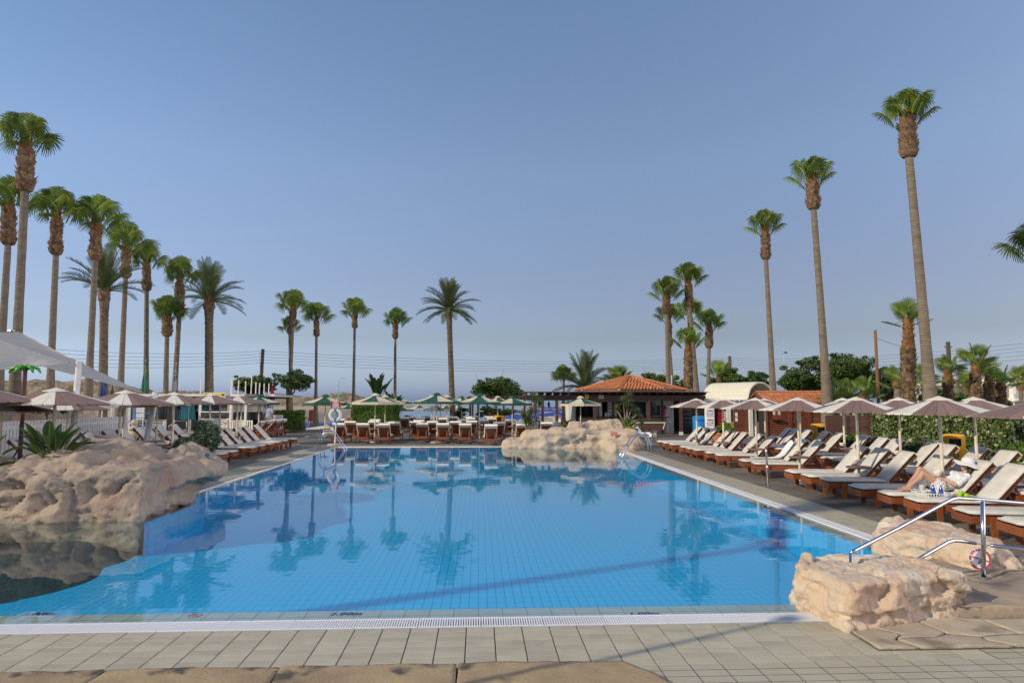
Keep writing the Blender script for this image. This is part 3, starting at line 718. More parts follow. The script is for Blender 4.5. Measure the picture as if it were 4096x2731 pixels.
rock('boulder', 'long low peach boulder with a lamp in its hollow end beside the handrail', [
    foot([(5.62, 9.75), (5.68, 9.3), (5.86, 8.35), (6.1, 8.12), (6.65, 8.12), (6.95, 8.9), (6.8, 9.9), (6.1, 10.2)], -.3, .40, .90, .03, 12, up=[.34, .40, .40, .40, .22, .34, .38, .42]),
    foot([(5.80, 8.6), (5.98, 8.14), (6.35, 8.12), (6.45, 8.7)], .0, .42, .8, .03, 13),
], .03, ROCK_A, 4, .06, .05, .015, .02, 1.4,
    [(5.66, 9.6, .22, .14, .12, .13), (6.1, 8.12, .2, .2, .12, .06), (6.4, 8.12, .25, .15, .12, .05), (5.78, 8.9, .12, .4, .1, .06), (5.95, 8.15, .32, .1, .14, .05)])
rock('rockery', 'pinkish rock bank showing above the white picket fence', [
    foot([(-18.5, 24.6), (-16.0, 24.4), (-15.95, 27.5), (-16.0, 30.6), (-18.5, 31.0)], -.2, 1.6, .9, .12, 14, up=[1.75, 1.70, 1.80, 1.35, 1.4]),
    foot([(-17.5, 25.6), (-16.1, 25.4), (-16.1, 27.4), (-17.5, 27.6)], .5, 1.95, .75, .1, 15),
], .09, ROCK_C, 5, .16, .1, .03, .05)
rock('boulder', 'rounded boulder topping the rock bank behind the picket fence', [foot([(-17.0, 29.2), (-16.2, 29.1), (-16.1, 30.0), (-17.0, 30.1)], 1.2, 1.9, .75, .05, 16)], .06, ROCK_A, 6, .08, .04, .02, .02)
for i, (px, py, s) in enumerate(((1440, 1718, .55), (2035, 1690, .3))):
    p = G(px, py); q = [(-s, -s * .5), (s * .9, -s * .6), (s * 1.2, s * .4), (-s * .8, s * .5)]
    if i == 0:
        rock('boulder', 'tan boulder lying under the clipped hedge among the loungers', [foot([(p.x + a, 42 + b_) for a, b_ in q], -.1, .55, .75, .06, 17)], .06, ROCK_A, 8, .07, .04, .02, .02)
# ---------------------------------------------------------------- wooden sun loungers
HX, BL, BA = 1.25, .80, radians(47)             # hinge, back length, back angle
def pillow(lx, ly, h, nx=14, ny=6, seed=0, chamfer=.06):
    """a stuffed mattress section with a seam line round its edge; x from 0 to lx"""
    V = []; F = []
    for top in (1, -1):
        for j in range(ny + 1):
            for i in range(nx + 1):
                u, v = i / nx, j / ny
                x = u * lx; y = (v - .5) * ly
                ed = min(min(u, 1 - u) * lx / .05, min(v, 1 - v) * ly / .05); ed = min(1, ed)
                k = chamfer * max(0, 1 - u * lx / chamfer) if chamfer else 0
                y *= 1 - 2 * k / ly * 1.0
                z = h / 2 + top * (h / 2) * (0.32 + .68 * sqrt(ed)) 
                if top > 0 and ed > .9: z += .004 * noise.noise((x * 5 + seed, y * 6, seed))
                V.append((x, y, z))
    n1 = (nx + 1) * (ny + 1)
    for j in range(ny):
        for i in range(nx):
            a = j * (nx + 1) + i; F.append((a, a + 1, a + nx + 2, a + nx + 1)); F.append((n1 + a + nx + 1, n1 + a + nx + 2, n1 + a + 1, n1 + a))
    rim = [i for i in range(nx + 1)] + [j * (nx + 1) + nx for j in range(1, ny + 1)] + [ny * (nx + 1) + i for i in range(nx - 1, -1, -1)] + [j * (nx + 1) for j in range(ny - 1, 0, -1)]
    for a, b in zip(rim, rim[1:] + rim[:1]): F.append((b, a, n1 + a, n1 + b))
    mb = MB(); mb.add(V, F); return mb
def leg_mb(x, y):
    pts = [(-.045, .34), (-.045, .03), (-.028, .006), (0, -.002), (.028, .006), (.045, .03), (.045, .34)]
    mb = MB(); n = len(pts)
    mb.add([(x + a, y - .02, b) for a, b in pts] + [(x + a, y + .02, b) for a, b in pts], [tuple(range(n)), tuple(range(2 * n - 1, n - 1, -1))] + [(i, n + i, n + (i + 1) % n, (i + 1) % n) for i in range(n)])
    return mb
def make_lounger():
    r = thing('sun_lounger', 'x', 'sun lounger')
    for s in (-1, 1): MB().box((.975, s * .285, .275), (1.95, .035, .12), bev=.006).build('side_rail', WOOD, r)
    MB().box((-.012, 0, .275), (.026, .60, .125), bev=.005).build('end_rail', WOOD, r)
    MB().box((1.962, 0, .275), (.026, .60, .125), bev=.005).build('end_rail', WOOD, r)
    for x in (.30, 1.74):
        for s in (-1, 1): leg_mb(x, s * .324).build('leg', WOOD, r)
    for i in range(5): MB().box((.12 + i * .26, 0, .325), (.13, .55, .02)).build('seat_slat', WOOD, r)
    p = pillow(1.27, .62, .085, seed=1).build('seat_cushion', CUSH, r, 9, (-.03, 0, .34))
    fr = MB()
    d = Vector((cos(BA), 0, sin(BA))); nrm = Vector((sin(BA), 0, -cos(BA)))           # rear side of the back
    o = Vector((HX, 0, .335))
    for s in (-1, 1):
        MB().beam(o + Vector((0, s * .25, 0)), o + d * BL + Vector((0, s * .25, 0)), .04, .045).build('back_stile', WOOD, r)
    for i in range(7):
        c = o + d * (.07 + i * .108)
        MB().beam(c + Vector((0, -.235, 0)) - nrm * .01, c + Vector((0, .235, 0)) - nrm * .01, .07, .018, up=nrm).build('back_slat', WOOD, r)
    MB().beam(o + d * (BL - .02) + Vector((0, -.29, 0)) + nrm * .035, o + d * (BL - .02) + Vector((0, .29, 0)) + nrm * .035, .10, .02, up=nrm).build('back_slat', WOOD, r)
    for s in (-1, 1):
        MB().beam(o + d * .46 + Vector((0, s * .20, 0)) + nrm * .03, (1.80, s * .20, .30), .05, .03).build('prop', WOOD, r)
    M = Matrix.Translation(o - nrm * .028) @ Matrix.Rotation(-BA, 4, 'Y')
    pm = pillow(BL + .06, .62, .08, 10, 6, 3, .0); pm.v = [tuple(M @ Vector(v)) for v in pm.v]
    bc = pm.build('back_cushion', CUSH, r, 9)
    fl = MB(); c = o + d * (BL - .03)
    fl.beam(c + Vector((0, -.30, 0)) + nrm * .060 - d * .005, c + Vector((0, .30, 0)) + nrm * .060 - d * .005, .12, .012, up=nrm)
    fl.build('cushion_flap', CUSH, bc)
    MB().beam(c + d * .085 + Vector((0, -.305, 0)) - nrm * .0, c + d * .085 + Vector((0, .305, 0)), .02, .115, up=nrm).build('top_fold', PIPE, bc)
    return r
ORD = ['first', 'second', 'third', 'fourth', 'fifth', 'sixth', 'seventh', 'eighth', 'ninth', 'tenth', 'eleventh', 'twelfth', 'thirteenth', 'fourteenth', 'fifteenth', 'sixteenth', 'seventeenth', 'eighteenth', 'nineteenth', 'twentieth']
def lounger(x, y, rot, label, group): return place(PROTO, 'lounger', make_lounger, (x, y, .012), radians(rot), label, group)
# poolside row before the wooden hut, far end first
rowA = [28.85, 27.96, 26.95, 25.49, 24.68, 23.93, 22.64, 21.66, 19.55, 18.68, 16.42, 15.55, 14.72, 13.46, 12.45, 11.62, 10.37, 9.38]
rotA = [-5, -6, -6, -7, -6, -7, -9, -10, -8, -11, -5, -5, -9, -6, -9, -9, -10, -9]
spec = {14: 'lounger with the sunhat woman lying on it, poolside row', 15: 'lounger holding the white drinks tray, poolside row',
        16: 'empty lounger beyond the peach boulder, its foot just behind the handrail post', 17: 'lounger half out of the picture past the handrail post',
        9: 'lounger with its foot behind the red banded steel post', 8: 'lounger beside the draped white plastic seat, poolside row'}
for i, (y, a) in enumerate(zip(rowA, rotA)):
    t = radians(a); lx, ly = .30, -.324
    lounger(7.95 - (lx * cos(t) - ly * sin(t)), y - (lx * sin(t) + ly * cos(t)), a,
            spec.get(i, f'{ORD[i]} lounger from the far end of the poolside row on the hut side'), 'loungers of the poolside row on the hut side')
rowB = [(12.60, 27.5), (12.50, 26.6), (12.62, 25.75), (12.62, 24.5), (12.6, 23.45), (12.62, 21.95), (12.3, 20.4), (12.2, 19.45), (12.2, 18.0), (12.05, 17.1), (12.15, 16.2), (11.9, 14.95), (11.95, 14.05), (12.0, 12.6), (12.1, 11.7)]
for i, (x, y) in enumerate(rowB):
    lounger(x - 1.78, y + .2, -7 + (i * 37 % 5) - 2, f'{ORD[i]} lounger from the far end of the back row along the hedge', 'loungers of the back row along the hedge')
# rows on the kiosk side
for i, y in enumerate((32.0, 30.6, 29.5, 28.45, 27.4, 26.3, 24.3, 23.3)):
    lounger(-8.72 + .30, y, 180 + (i * 23 % 5) - 1, f'{ORD[i]} shaded lounger from the far end of the row facing the pool, kiosk side', 'shaded loungers facing the pool on the kiosk side')
for i, (x, y) in enumerate(((-12.6, 33.0), (-12.6, 31.6), (-12.6, 30.5), (-12.6, 29.7), (-12.6, 28.4), (-12.5, 27.1), (-12.6, 25.9), (-12.3, 24.1), (-12.0, 21.2))):
    lounger(x, y, 180 + (i * 17 % 7) - 3, f'{ORD[i]} shaded lounger from the kiosk end of the row near the picket fence', 'shaded loungers along the picket fence')
for i, (x, y, r) in enumerate(((-9.4, 21.3, 178), (-9.3, 17.9, 176), (-10.9, 17.2, 182), (-12.2, 18.6, 185))):
    lounger(x, y, r, ['shaded lounger just behind the peak of the brown boulder', 'shaded lounger tucked behind the paddle-leaf plant', 'shaded lounger beside a cream pole behind the paddle-leaf plant', 'shaded lounger against the near boards of the picket fence'][i], 'shaded loungers behind the brown boulder')
for i in range(6):
    lounger(-13.85 + (i % 2) * .08, 38.95 + i * .82, (i * 13 % 5) - 2, f'{ORD[i]} lounger turned away from the pool in the row by the kiosk hedge', 'loungers turned toward the kiosk')
# loungers seen from behind at the far end of the pool, from the pixel of each back's top edge
rows = [('row at the water edge', [(1359, 1699.5), (1445.7, 1700), (1531.6, 1701), (1688.6, 1698), (1773.6, 1700), (1865.5, 1701), (1958.7, 1705), (2087, 1702)]),
        ('second row beyond the pool', [(1405, 1691), (1490, 1690), (1574, 1693.5), (1662, 1692), (1732, 1691), (1828, 1691), (1882.5, 1689), (1994, 1694), (2083.7, 1692), (2042, 1683), (2191, 1695.6)]),
        ('middle rows beyond the pool', [(1496, 1683), (1673, 1686), (1854, 1683), (1936.6, 1683.7), (1363, 1681)]),
        ('back rows before the sea', [(1550, 1669.7), (1614.6, 1673), (1655.4, 1669.7), (1681, 1674), (1705.6, 1669), (1761, 1670.5), (1769, 1677), (1810, 1671), (1870, 1670.5), (1884, 1676.5), (1899, 1669), (1953, 1670), (1964, 1677)])]
for nm, lst in rows:
    for i, (px, py) in enumerate(sorted(lst)):
        p = G(px, py, .92)
        if p.y > 52.1: p = AY(px, py, 52.1)
        lounger(p.x, p.y + 1.80, -90 + (i * 29 % 5) - 2, f'{ORD[i]} lounger back counted from the lifebuoy in the {nm}', 'loungers seen from behind beyond the pool')
# ---------------------------------------------------------------- slatted wooden umbrellas (brown and cream boards)
def make_slat_umbrella():
    r = thing('slatted_umbrella', 'x', 'umbrella')
    R, za, zb = 1.10, 2.19, 1.885
    MB().tube([(0, 0, 0), (0, 0, 1.0), (0, 0, 2.12)], [.034, .034, .030], 12).build('pole', POLE, r, .6)
    MB().tube([(0, 0, 1.30), (0, 0, 1.36)], .040, 12).build('collar', POLE, r, .6)
    MB().lathe([(.235, za - .058), (.225, za - .045), (.11, za - .010), (.001, za + .028)], 28).build('top_cap', SLATW, r, .6)
    n = 36; sl_ = atan2(za - zb, R)
    def slat(m):
        mb = MB(); r0, r1 = .10, R; w0 = 2 * pi * r0 / n * .86; w1 = 2 * pi * r1 / n * .93; e = .03
        pr = [(r0, -w0 / 2), (r1 - e, -w1 / 2), (r1, -w1 / 2 + e), (r1, w1 / 2 - e), (r1 - e, w1 / 2), (r0, w0 / 2)]
        zf_ = lambda x: za - (za - zb) * x / R
        k = len(pr)
        mb.add([(x, y, zf_(x)) for x, y in pr] + [(x, y, zf_(x) - .022) for x, y in pr], [tuple(range(k)), tuple(range(2 * k - 1, k - 1, -1))] + [(i, k + i, k + (i + 1) % k, (i + 1) % k) for i in range(k)])
        return mb.mesh('slat', m)
    mbn, mwh = slat(SLATB), slat(SLATW)
    for i in range(n): put(mwh if i % 9 in (0, 1, 2) else mbn, 'slat', r, (0, 0, 0), (0, 0, 2 * pi * i / n))
    for rad in (.35, .95):
        z = za - (za - zb) * rad / R - .04
        MB().lathe([(rad - .02, z), (rad + .02, z - .007), (rad + .02, z - .03), (rad - .02, z - .025), (rad - .02, z)], 36).build('frame_ring', POLE, r, .6)
    for k in range(6):
        w = k * pi / 3
        MB().beam((.03 * cos(w), .03 * sin(w), za - .06), (.95 * cos(w), .95 * sin(w), zb + .02), .03, .03).build('rib', POLE, r)
    MB().lathe([(.036, .60), (.26, .60), (.27, .61), (.27, .63), (.26, .64), (.036, .64), (.036, .60)], 24).build('table_top', SLATB, r, .6)
    a = MB().lathe([(.001, .70), (.04, .70), (.075, .745), (.08, .80), (.07, .80), (.062, .755), (.001, .745)], 14, Matrix.Translation((-.14, -.03, 0))).build('ashtray', PIPE, r, .6)
    MB().beam((-.07, -.02, .76), (0, 0, .76), .02, .02).build('ashtray_bracket', STEEL, r)
    return r
def slat_umb(x, y, label, group, rz=0, s=1.0): return place(PROTO, 'slatumb', make_slat_umbrella, (x, y, .012), rz, label, group, s)
gA = 'slatted umbrellas of the poolside row on the hut side'
for i, (x, y, rz) in enumerate(((8.57, 26.7, .2), (8.80, 24.4, .35), (8.63, 21.07, .05), (8.56, 18.06, .12), (8.62, 15.3, .20), (8.85, 12.8, .13), (8.75, 10.05, .6))):
    slat_umb(x, y, ['brown and cream slatted umbrella beside the blue bin', 'slatted umbrella before the red ice cream advert by the bushy plant', 'slatted umbrella in front of the white arched canopy', 'slatted umbrella before the wooden hut roof, poolside row',
                    'slatted umbrella directly before the banana plants, poolside row', 'large slatted umbrella over the sunhat woman', 'slatted umbrella cut by the picture edge above the handrail'][i], gA, rz)
for i, (x, y, rz) in enumerate(((11.1, 26.2, .4), (11.3, 23.7, .1), (11.57, 21.3, .3), (11.25, 17.9, .05), (11.26, 15.1, .22))):
    slat_umb(x, y, ['half hidden slatted umbrella before the hut gable', 'slatted umbrella behind the poolside one at the hut door, mostly hidden', 'slatted umbrella by the variegated hedge end, back row', 'slatted umbrella beside the tall palm trunk, back row', 'slatted umbrella before the dark board fence, back row'][i],
             'slatted umbrellas of the back row by the hedge', rz)
gB = 'slatted umbrellas on the kiosk side'
for i, (x, y, rz, s) in enumerate(((-10.45, 14.7, .3, 1.12), (-9.35, 15.6, .1, 1.09), (-8.9, 17.7, .16, 1.08), (-9.7, 22.3, .22, 1.08), (-9.75, 25.4, .05, 1.08), (-9.85, 28.5, .14, 1.08),
                                   (-10.95, 16.3, .4, 1.0), (-11.5, 19.8, .2, 1.0), (-11.3, 22.2, .0, 1.03), (-11.9, 26.0, .1, 1.03), (-11.1, 30.0, .2, 1.05), (-11.4, 33.5, .3, 1.05))):
    slat_umb(x, y, ['slatted umbrella cut by the picture edge under the shade sail', 'slatted umbrella over the paddle-leaf plant on the brown boulder', 'slatted umbrella between the two leaning white posts', 'slatted umbrella before the hanging blue wetsuits',
                    'slatted umbrella before the yellow kiosk sign', 'slatted umbrella beside the green parasol at the kiosk', 'low slatted umbrella over loungers by the white picket fence', 'slatted umbrella half hidden behind the one over the paddle-leaf plant',
                    'slatted umbrella behind the one between the leaning posts', 'slatted umbrella near the steel gate rail, mostly hidden', 'slatted umbrella by the hygiene board, mostly hidden', 'slatted umbrella closest to the green kiosk parasol, mostly hidden'][i], gB, rz, s)

# ---------------------------------------------------------------- green and cream canvas parasols
def make_parasol(val):
    def f():
        r = thing('parasol', 'x', 'parasol')
        R, za, zb = 1.15, 2.34, 2.01
        MB().tube([(0, 0, 0), (0, 0, 1.1), (0, 0, 2.32)], [.030, .030, .024], 10).build('pole', POLE, r, .6)
        MB().lathe([(.30, 0), (.30, .04), (.26, .07), (.05, .09), (.04, .12)], 20).build('base', CONC, r, .7)
        def panel(m, N=6):
            V = []; F = []; h = pi / 8
            for j in range(N + 1):
                t = j / N; rr = .07 + (R - .07) * t
                for i in range(5):
                    s = i / 4 * 2 - 1
                    y = rr * cos(h) * math.tan(h) * s; x = rr * cos(h)
                    z = za - (za - zb) * t - .045 * sin(pi * t) * 1.0 + .03 * (abs(s) ** 1.6) * sin(pi * min(1, t * .9))
                    V.append((x, y, z))
            for j in range(N):
                for i in range(4): a = j * 5 + i; F.append((a, a + 5, a + 6, a + 1))
            return MB().add(V, F).mesh('canopy_panel', m, 9)
        pg, pc = panel(GREEN), panel(CREAM)
        vg = {}
        for m, mm in ((0, GREEN), (1, CREAM)):
            h = pi / 8; x = R * cos(h); y = x * math.tan(h)
            mb = MB(); V = []; F = []
            for i in range(9):
                s = i / 8 * 2 - 1; V += [(x + .004, y * s, zb - .004), (x + .012, y * s, zb - .12 - .012 * cos(s * 9))]
            for i in range(8): F.append((2 * i, 2 * i + 1, 2 * i + 3, 2 * i + 2))
            vg[m] = mb.add(V, F).mesh('valance', mm, 9)
        for k in range(8):
            w = k * pi / 4
            put(pg if k % 2 == 0 else pc, 'canopy_panel', r, None, (0, 0, w)); put(vg[val], 'valance', r, None, (0, 0, w))
            MB().beam((.05 * cos(w + pi / 8), .05 * sin(w + pi / 8), za - .06), (R * .98 * cos(w + pi / 8), R * .98 * sin(w + pi / 8), zb - .02), .018, .018).build('rib', POLE, r)
        V = []; F = []
        for j in range(4):
            for i in range(16):
                w = 2 * pi * i / 16; rr = [.02, .09, .16, .21][j] * (1 + .07 * (i % 2)); V.append((rr * cos(w), rr * sin(w), za + [.10, .085, .03, -.02][j] + .012 * (i % 2)))
        for j in range(3):
            for i in range(16): F.append((j * 16 + i, j * 16 + 16 + i, j * 16 + 16 + (i + 1) % 16, j * 16 + (i + 1) % 16))
        MB().add(V, F).build('vent_cap', GREEN if val == 0 else CREAM, r, 9)
        MB().lathe([(.032, .66), (.25, .66), (.26, .68), (.25, .70), (.032, .70), (.032, .66)], 20).build('table_top', SLATB, r, .6)
        MB().lathe([(.001, .80), (.04, .80), (.07, .84), (.075, .90), (.066, .90), (.058, .85), (.001, .84)], 12, Matrix.Translation((.12, -.05, 0))).build('ashtray', WHITE, r, .6)
        return r
    return f
def parasol(px, py, y, val, label, rz, s=1.0, z=.012):
    p = AY(px, 1602, y); return place(PROTO, ('parasol', val), make_parasol(val), (p.x, y, z), rz, label, 'green and cream parasols', s)
for px, y, v, rz, s, lb in ((1302, 35.5, 0, .10, 1, 'green-edged parasol standing apart beside the lifebuoy'), (1501, 35.3, 1, -.1, 1.02, 'cream-edged parasol before the clipped hedge and giant leaves'),
        (1541, 40.5, 1, .45, 1, 'cream-edged parasol half hidden behind the one at the clipped hedge'), (1590, 51.5, 0, .2, 1, 'green-capped parasol beside the banana plant against the sea'),
        (1728, 42, 1, .3, 1, 'cream-edged parasol tucked behind the big green one before the date palm'), (1748, 34.9, 0, -.3, 1.03, 'large green-edged parasol between the two middle front backs'),
        (1762, 50, 1, .1, 1, 'cream-capped parasol peeping over the large green one'), (1789, 40.5, 1, .5, 1, 'cream-capped parasol with a green panel beside the date palm trunk'), (1847, 49.5, 0, .33, 1, 'small green-capped parasol just past the date palm trunk'),
        (1917, 35.6, 0, .0, 1.02, 'green-edged parasol before the bare pergola'), (1991, 47.5, 1, .2, 1, 'cream-capped parasol peeping out before the yellow bins'), (2049, 38.6, 0, .36, .98, 'half cream half green parasol beside the spiky yucca'),
        (2322, 37.2, 1, .42, .97, 'cream-edged parasol behind the rockery before the bar'), (1037, 39.0, 0, .35, 1, 'green parasol by the man at the kiosk')):
    parasol(px, 0, y, v, lb, rz, s)
tag(MB().box((-1, 66, -.85), (24, 24, .5)).build('lower_terrace', DECK), kind='structure')
for i, (px, y, v, rz) in enumerate(((1395, 76, 0, .1), (1470, 72, 0, .3), (1605, 61, 0, .2), (1679, 74, 1, .1), (1746, 58, 1, .4), (1785, 66, 1, .1), (1834, 68, 0, .3))):
    parasol(px, 0, y, v, ['parasol on the lower terrace behind the lifebuoy', 'parasol on the lower terrace behind the clipped hedge', 'parasol on the lower terrace beside the round bush', 'pale-rimmed parasol on the lower terrace against the sea',
                          'wide cream parasol on the lower terrace before the sea', 'lower terrace parasol hidden among the poles before the sea', 'lower terrace parasol with green rim before the date palm'][i], rz, .97, -.6)
# ---------------------------------------------------------------- palms
def fan_frond(elev, seed, R=.86, pet=1.0, droop=1.0, face=.80):
    """one fan leaf in the x-z half plane; gravity already applied"""
    rnd = random.Random(seed); V = []; F = []
    ca, sa = cos(elev), sin(elev)
    b0 = Vector((0, 0, 0)); tip = Vector((ca * pet, 0, sa * pet - .05 * pet * ca))
    # stalk
    pts = [b0, b0.lerp(tip, .5) + Vector((0, 0, .04 * ca)), tip]
    st = MB().tube(pts, [.028, .018, .012], 5, False)
    d = (tip - pts[1]).normalized(); e = elev * .62 + face; d = Vector((cos(e), 0, sin(e)))
    side = Vector((0, 1, 0)); nrm = d.cross(side) * -1
    if nrm.z < 0: nrm = -nrm
    n = 34; spread = radians(150)
    for i in range(n):
        a = -spread + 2 * spread * i / (n - 1); da = spread / (n - 1) * 1.0
        L_ = R * (1 - .30 * (abs(a) / spread) ** 2) * rnd.uniform(.93, 1.05)
        ribs = []; rj = rnd.random()
        for t in (0.03, .30, .58, .80, 1.0):
            w = da * (1.02 if t < .6 else (.60 if t < .9 else .10))
            w = max(w, .01)
            c = []
            for s in (-1, 0, 1):
                aa = a + w * s * (1 if t < .53 else .9)
                cup = .16 * (1 - cos(aa)) * t
                p = tip + (d * cos(aa) + side * sin(aa)) * (L_ * t) + nrm * (cup * .6 + (.020 if s == 0 else -.006) * min(1, t * 2))
                g = droop * (max(0, t - .36) ** 1.45) * 1.25 * (.8 + .4 * rj) * L_
                sag = Vector((.42 * g * max(0, cos(aa)), 0, -g)); q = p + sag
                pull = min(.8, .85 * max(0, t - .45) * droop)              # tips bend down and inward
                q.y *= (1 - pull * .30)
                c.append(q)
            ribs.append(c)
        o = len(V)
        for c in ribs: V += c
        for k in range(4):
            for s in range(2): F.append((o + k * 3 + s, o + k * 3 + s + 1, o + k * 3 + 3 + s + 1, o + k * 3 + 3 + s))
    off = len(V); V2 = [tuple(v) for v in V] + st.v; 
    me = bpy.data.meshes.new('frond'); me.from_pydata(V2, [], F + [tuple(i + off for i in f) for f in st.f])
    me.materials.append(LEAF_P); me.materials.append(STALK)
    me.polygons.foreach_set('material_index', [0] * len(F) + [1] * len(st.f)); me.update()
    return me
FAN = {}
for k, el in enumerate((8, 26, 42, 57, 70, 84)):
    FAN[k] = [fan_frond(radians(el), 10 * k + j, droop=[.8, .95, 1.05, 1.1, 1.0, .8][k]) for j in range(3)]
FANS = {k: [fan_frond(radians(el), 100 + 10 * k + j, R=.85, pet=.9, droop=.28, face=.62) for j in range(2)] for k, el in enumerate((-5, 12, 32, 52, 70, 84))}
def date_frond(elev, seed, L_=2.5, arch=1.0):
    rnd = random.Random(seed); V = []; F = []; N = 46
    pts = []; x = z = 0; a = elev
    for i in range(N + 1):
        pts.append(Vector((x, 0, z))); s = L_ / N; x += cos(a) * s; z += sin(a) * s; a -= arch * (1.15 / N) * (.35 + 1.3 * i / N) * (.35 + .75 * abs(cos(elev)))
    for i in range(4, N):
        t = i / N; d = (pts[min(i + 1, N)] - pts[i - 1]).normalized(); up = Vector((-d.z, 0, d.x))
        ln = .50 * sin(pi * min(1, .12 + t * .88)) ** .6 + .06
        for s in (-1, 1):
            v = (d * .75 + Vector((0, s * .78, 0)) + up * (.38 + rnd.uniform(-.15, .15))).normalized()
            p = pts[i]; q = p + v * ln * rnd.uniform(.85, 1.1) + Vector((0, 0, -.10 * ln)); m_ = p.lerp(q, .5) + Vector((0, 0, .03 * ln)); wv = d * .017
            o = len(V); V += [p - wv, p + wv, m_ + wv * 1.2, m_ - wv * 1.2, q]; F += [(o, o + 1, o + 2, o + 3), (o + 3, o + 2, o + 4)]
    st = MB().tube([pts[i] for i in range(0, N + 1, 6)], [.035 * (1 - i / (N + 6)) + .004 for i in range(0, N + 1, 6)], 5, False)
    off = len(V)
    me = bpy.data.meshes.new('frond'); me.from_pydata([tuple(v) for v in V] + st.v, [], F + [tuple(i + off for i in f) for f in st.f])
    me.materials.append(LEAF_D); me.materials.append(STALK)
    me.polygons.foreach_set('material_index', [0] * len(F) + [1] * len(st.f)); me.update()
    return me
DATE = {k: [date_frond(radians(el), 50 + 10 * k + j, arch=[.6, .8, .9, .9, .7, .5][k]) for j in range(2)] for k, el in enumerate((-12, 12, 34, 55, 72, 84))}
def boots(path, r0, r1, n, seed, size, m):
    """old leaf bases: overlapping wedges spiralling round the stem; path = list of centres bottom to top"""
    rnd = random.Random(seed); mb = MB(); k = len(path) - 1
    for i in range(n):
        t = i / n; f = t * k; j = min(k - 1, int(f)); c = path[j].lerp(path[j + 1], f - j); ax = (path[j + 1] - path[j]).normalized()
        w = i * 2.39996 + rnd.uniform(-.2, .2); rad = (r0 + (r1 - r0) * t) * (1 + .10 * sin(t * 9))
        out = Vector((cos(w), sin(w), 0)); tan = Vector((-sin(w), cos(w), 0))
        s = size * rnd.uniform(.7, 1.25); b = c + out * rad * .82
        tipv = b + ax * s * 1.15 + out * s * rnd.uniform(.15, .75) + tan * s * rnd.uniform(-.25, .25)
        wd = s * .48
        mb.add([b - tan * wd - out * .03, b + tan * wd - out * .03, b + tan * wd * .9 + ax * s * .5 + out * s * .22, b - tan * wd * .9 + ax * s * .5 + out * s * .22, tipv + tan * wd * .28, tipv - tan * wd * .28,
                b + ax * s * .45 - out * .05],
               [(0, 1, 2, 3), (3, 2, 4, 5), (1, 6, 2), (0, 3, 6), (2, 6, 4), (3, 5, 6), (6, 5, 4)])
    return mb
def fan_palm(label, g, sk, base, y, rt, rs, n=12, s=1.0, stiff=False, group='tall fan palms', seed=0, lean=0.0, low=0, name='fan_palm', nb=None):
    """g: pixel of the growing point, sk: pixel y where the shaggy skirt ends, base: pixel x at the ground, y: distance"""
    rnd = random.Random(seed); rs *= 1.06
    top = AY(g[0], g[1], y); q = AY(g[0] + (base - g[0]) * .10, sk, y); gr = AY(base, 1700, y); gr.z = 0
    root = thing(name, label, 'palm', gr, 0, group)
    rel = lambda v: v - gr
    N = 14; P = []
    for i in range(N + 1):
        t = i / N; z = q.z * t; w = t ** (1.0 + lean)
        P.append(Vector((gr.x + (q.x - gr.x) * w, y, z)))
    rr = [rt * (1.30 * (1 - t) ** 6 + 1.06 - .26 * t + .03 * sin(t * 40 + seed)) for t in [i / N for i in range(N + 1)]]
    if q.z > .6: MB().tube([rel(p) for p in P], rr, 14, False).build('trunk', TRUNK, root, 9)
    S = [q.lerp(top, i / 6) for i in range(7)]
    prof = [.78, 1.0, 1.02, .96, .88, .72, .45]
    MB().tube([rel(p) for p in S], [rs * .8 * a for a in prof], 10, True).build('skirt_core', BOOT, root, 9)
    nb = nb or int(70 + 60 * (top.z - q.z))
    half = S[:5]; tag(boots([rel(p) for p in S[:5]], rs * 1.02, rs * .85, int(nb * .9), seed, rs * .80, BOOT).build('leaf_base', BOOT, root), kind='stuff')
    tag(boots([rel(p) for p in S[4:]], rs * .85, rs * .42, int(nb * .4), seed + 1, rs * .7, BOOTO).build('young_leaf_base', BOOTO, root), kind='stuff')
    lib = FANS if stiff else FAN; s = s * (1 if stiff else .84)
    c = rel(top)
    for i in range(n):
        t = i / n; k = min(5, int(t * 6.2)) if not low else min(5, int(t * 6.4))
        if k == 0 and i > 1 and not low: k = 1
        w = i * 2.39996 + rnd.uniform(-.25, .25)
        f = put(rnd.choice(lib[k]), 'frond', root, c + Vector((0, 0, -.10 * s)) + Vector((cos(w), sin(w), 0)) * rs * .25, (rnd.uniform(-.08, .08), rnd.uniform(-.08, .08), w))
        f.scale = (s * rnd.uniform(.92, 1.08),) * 3
    return root
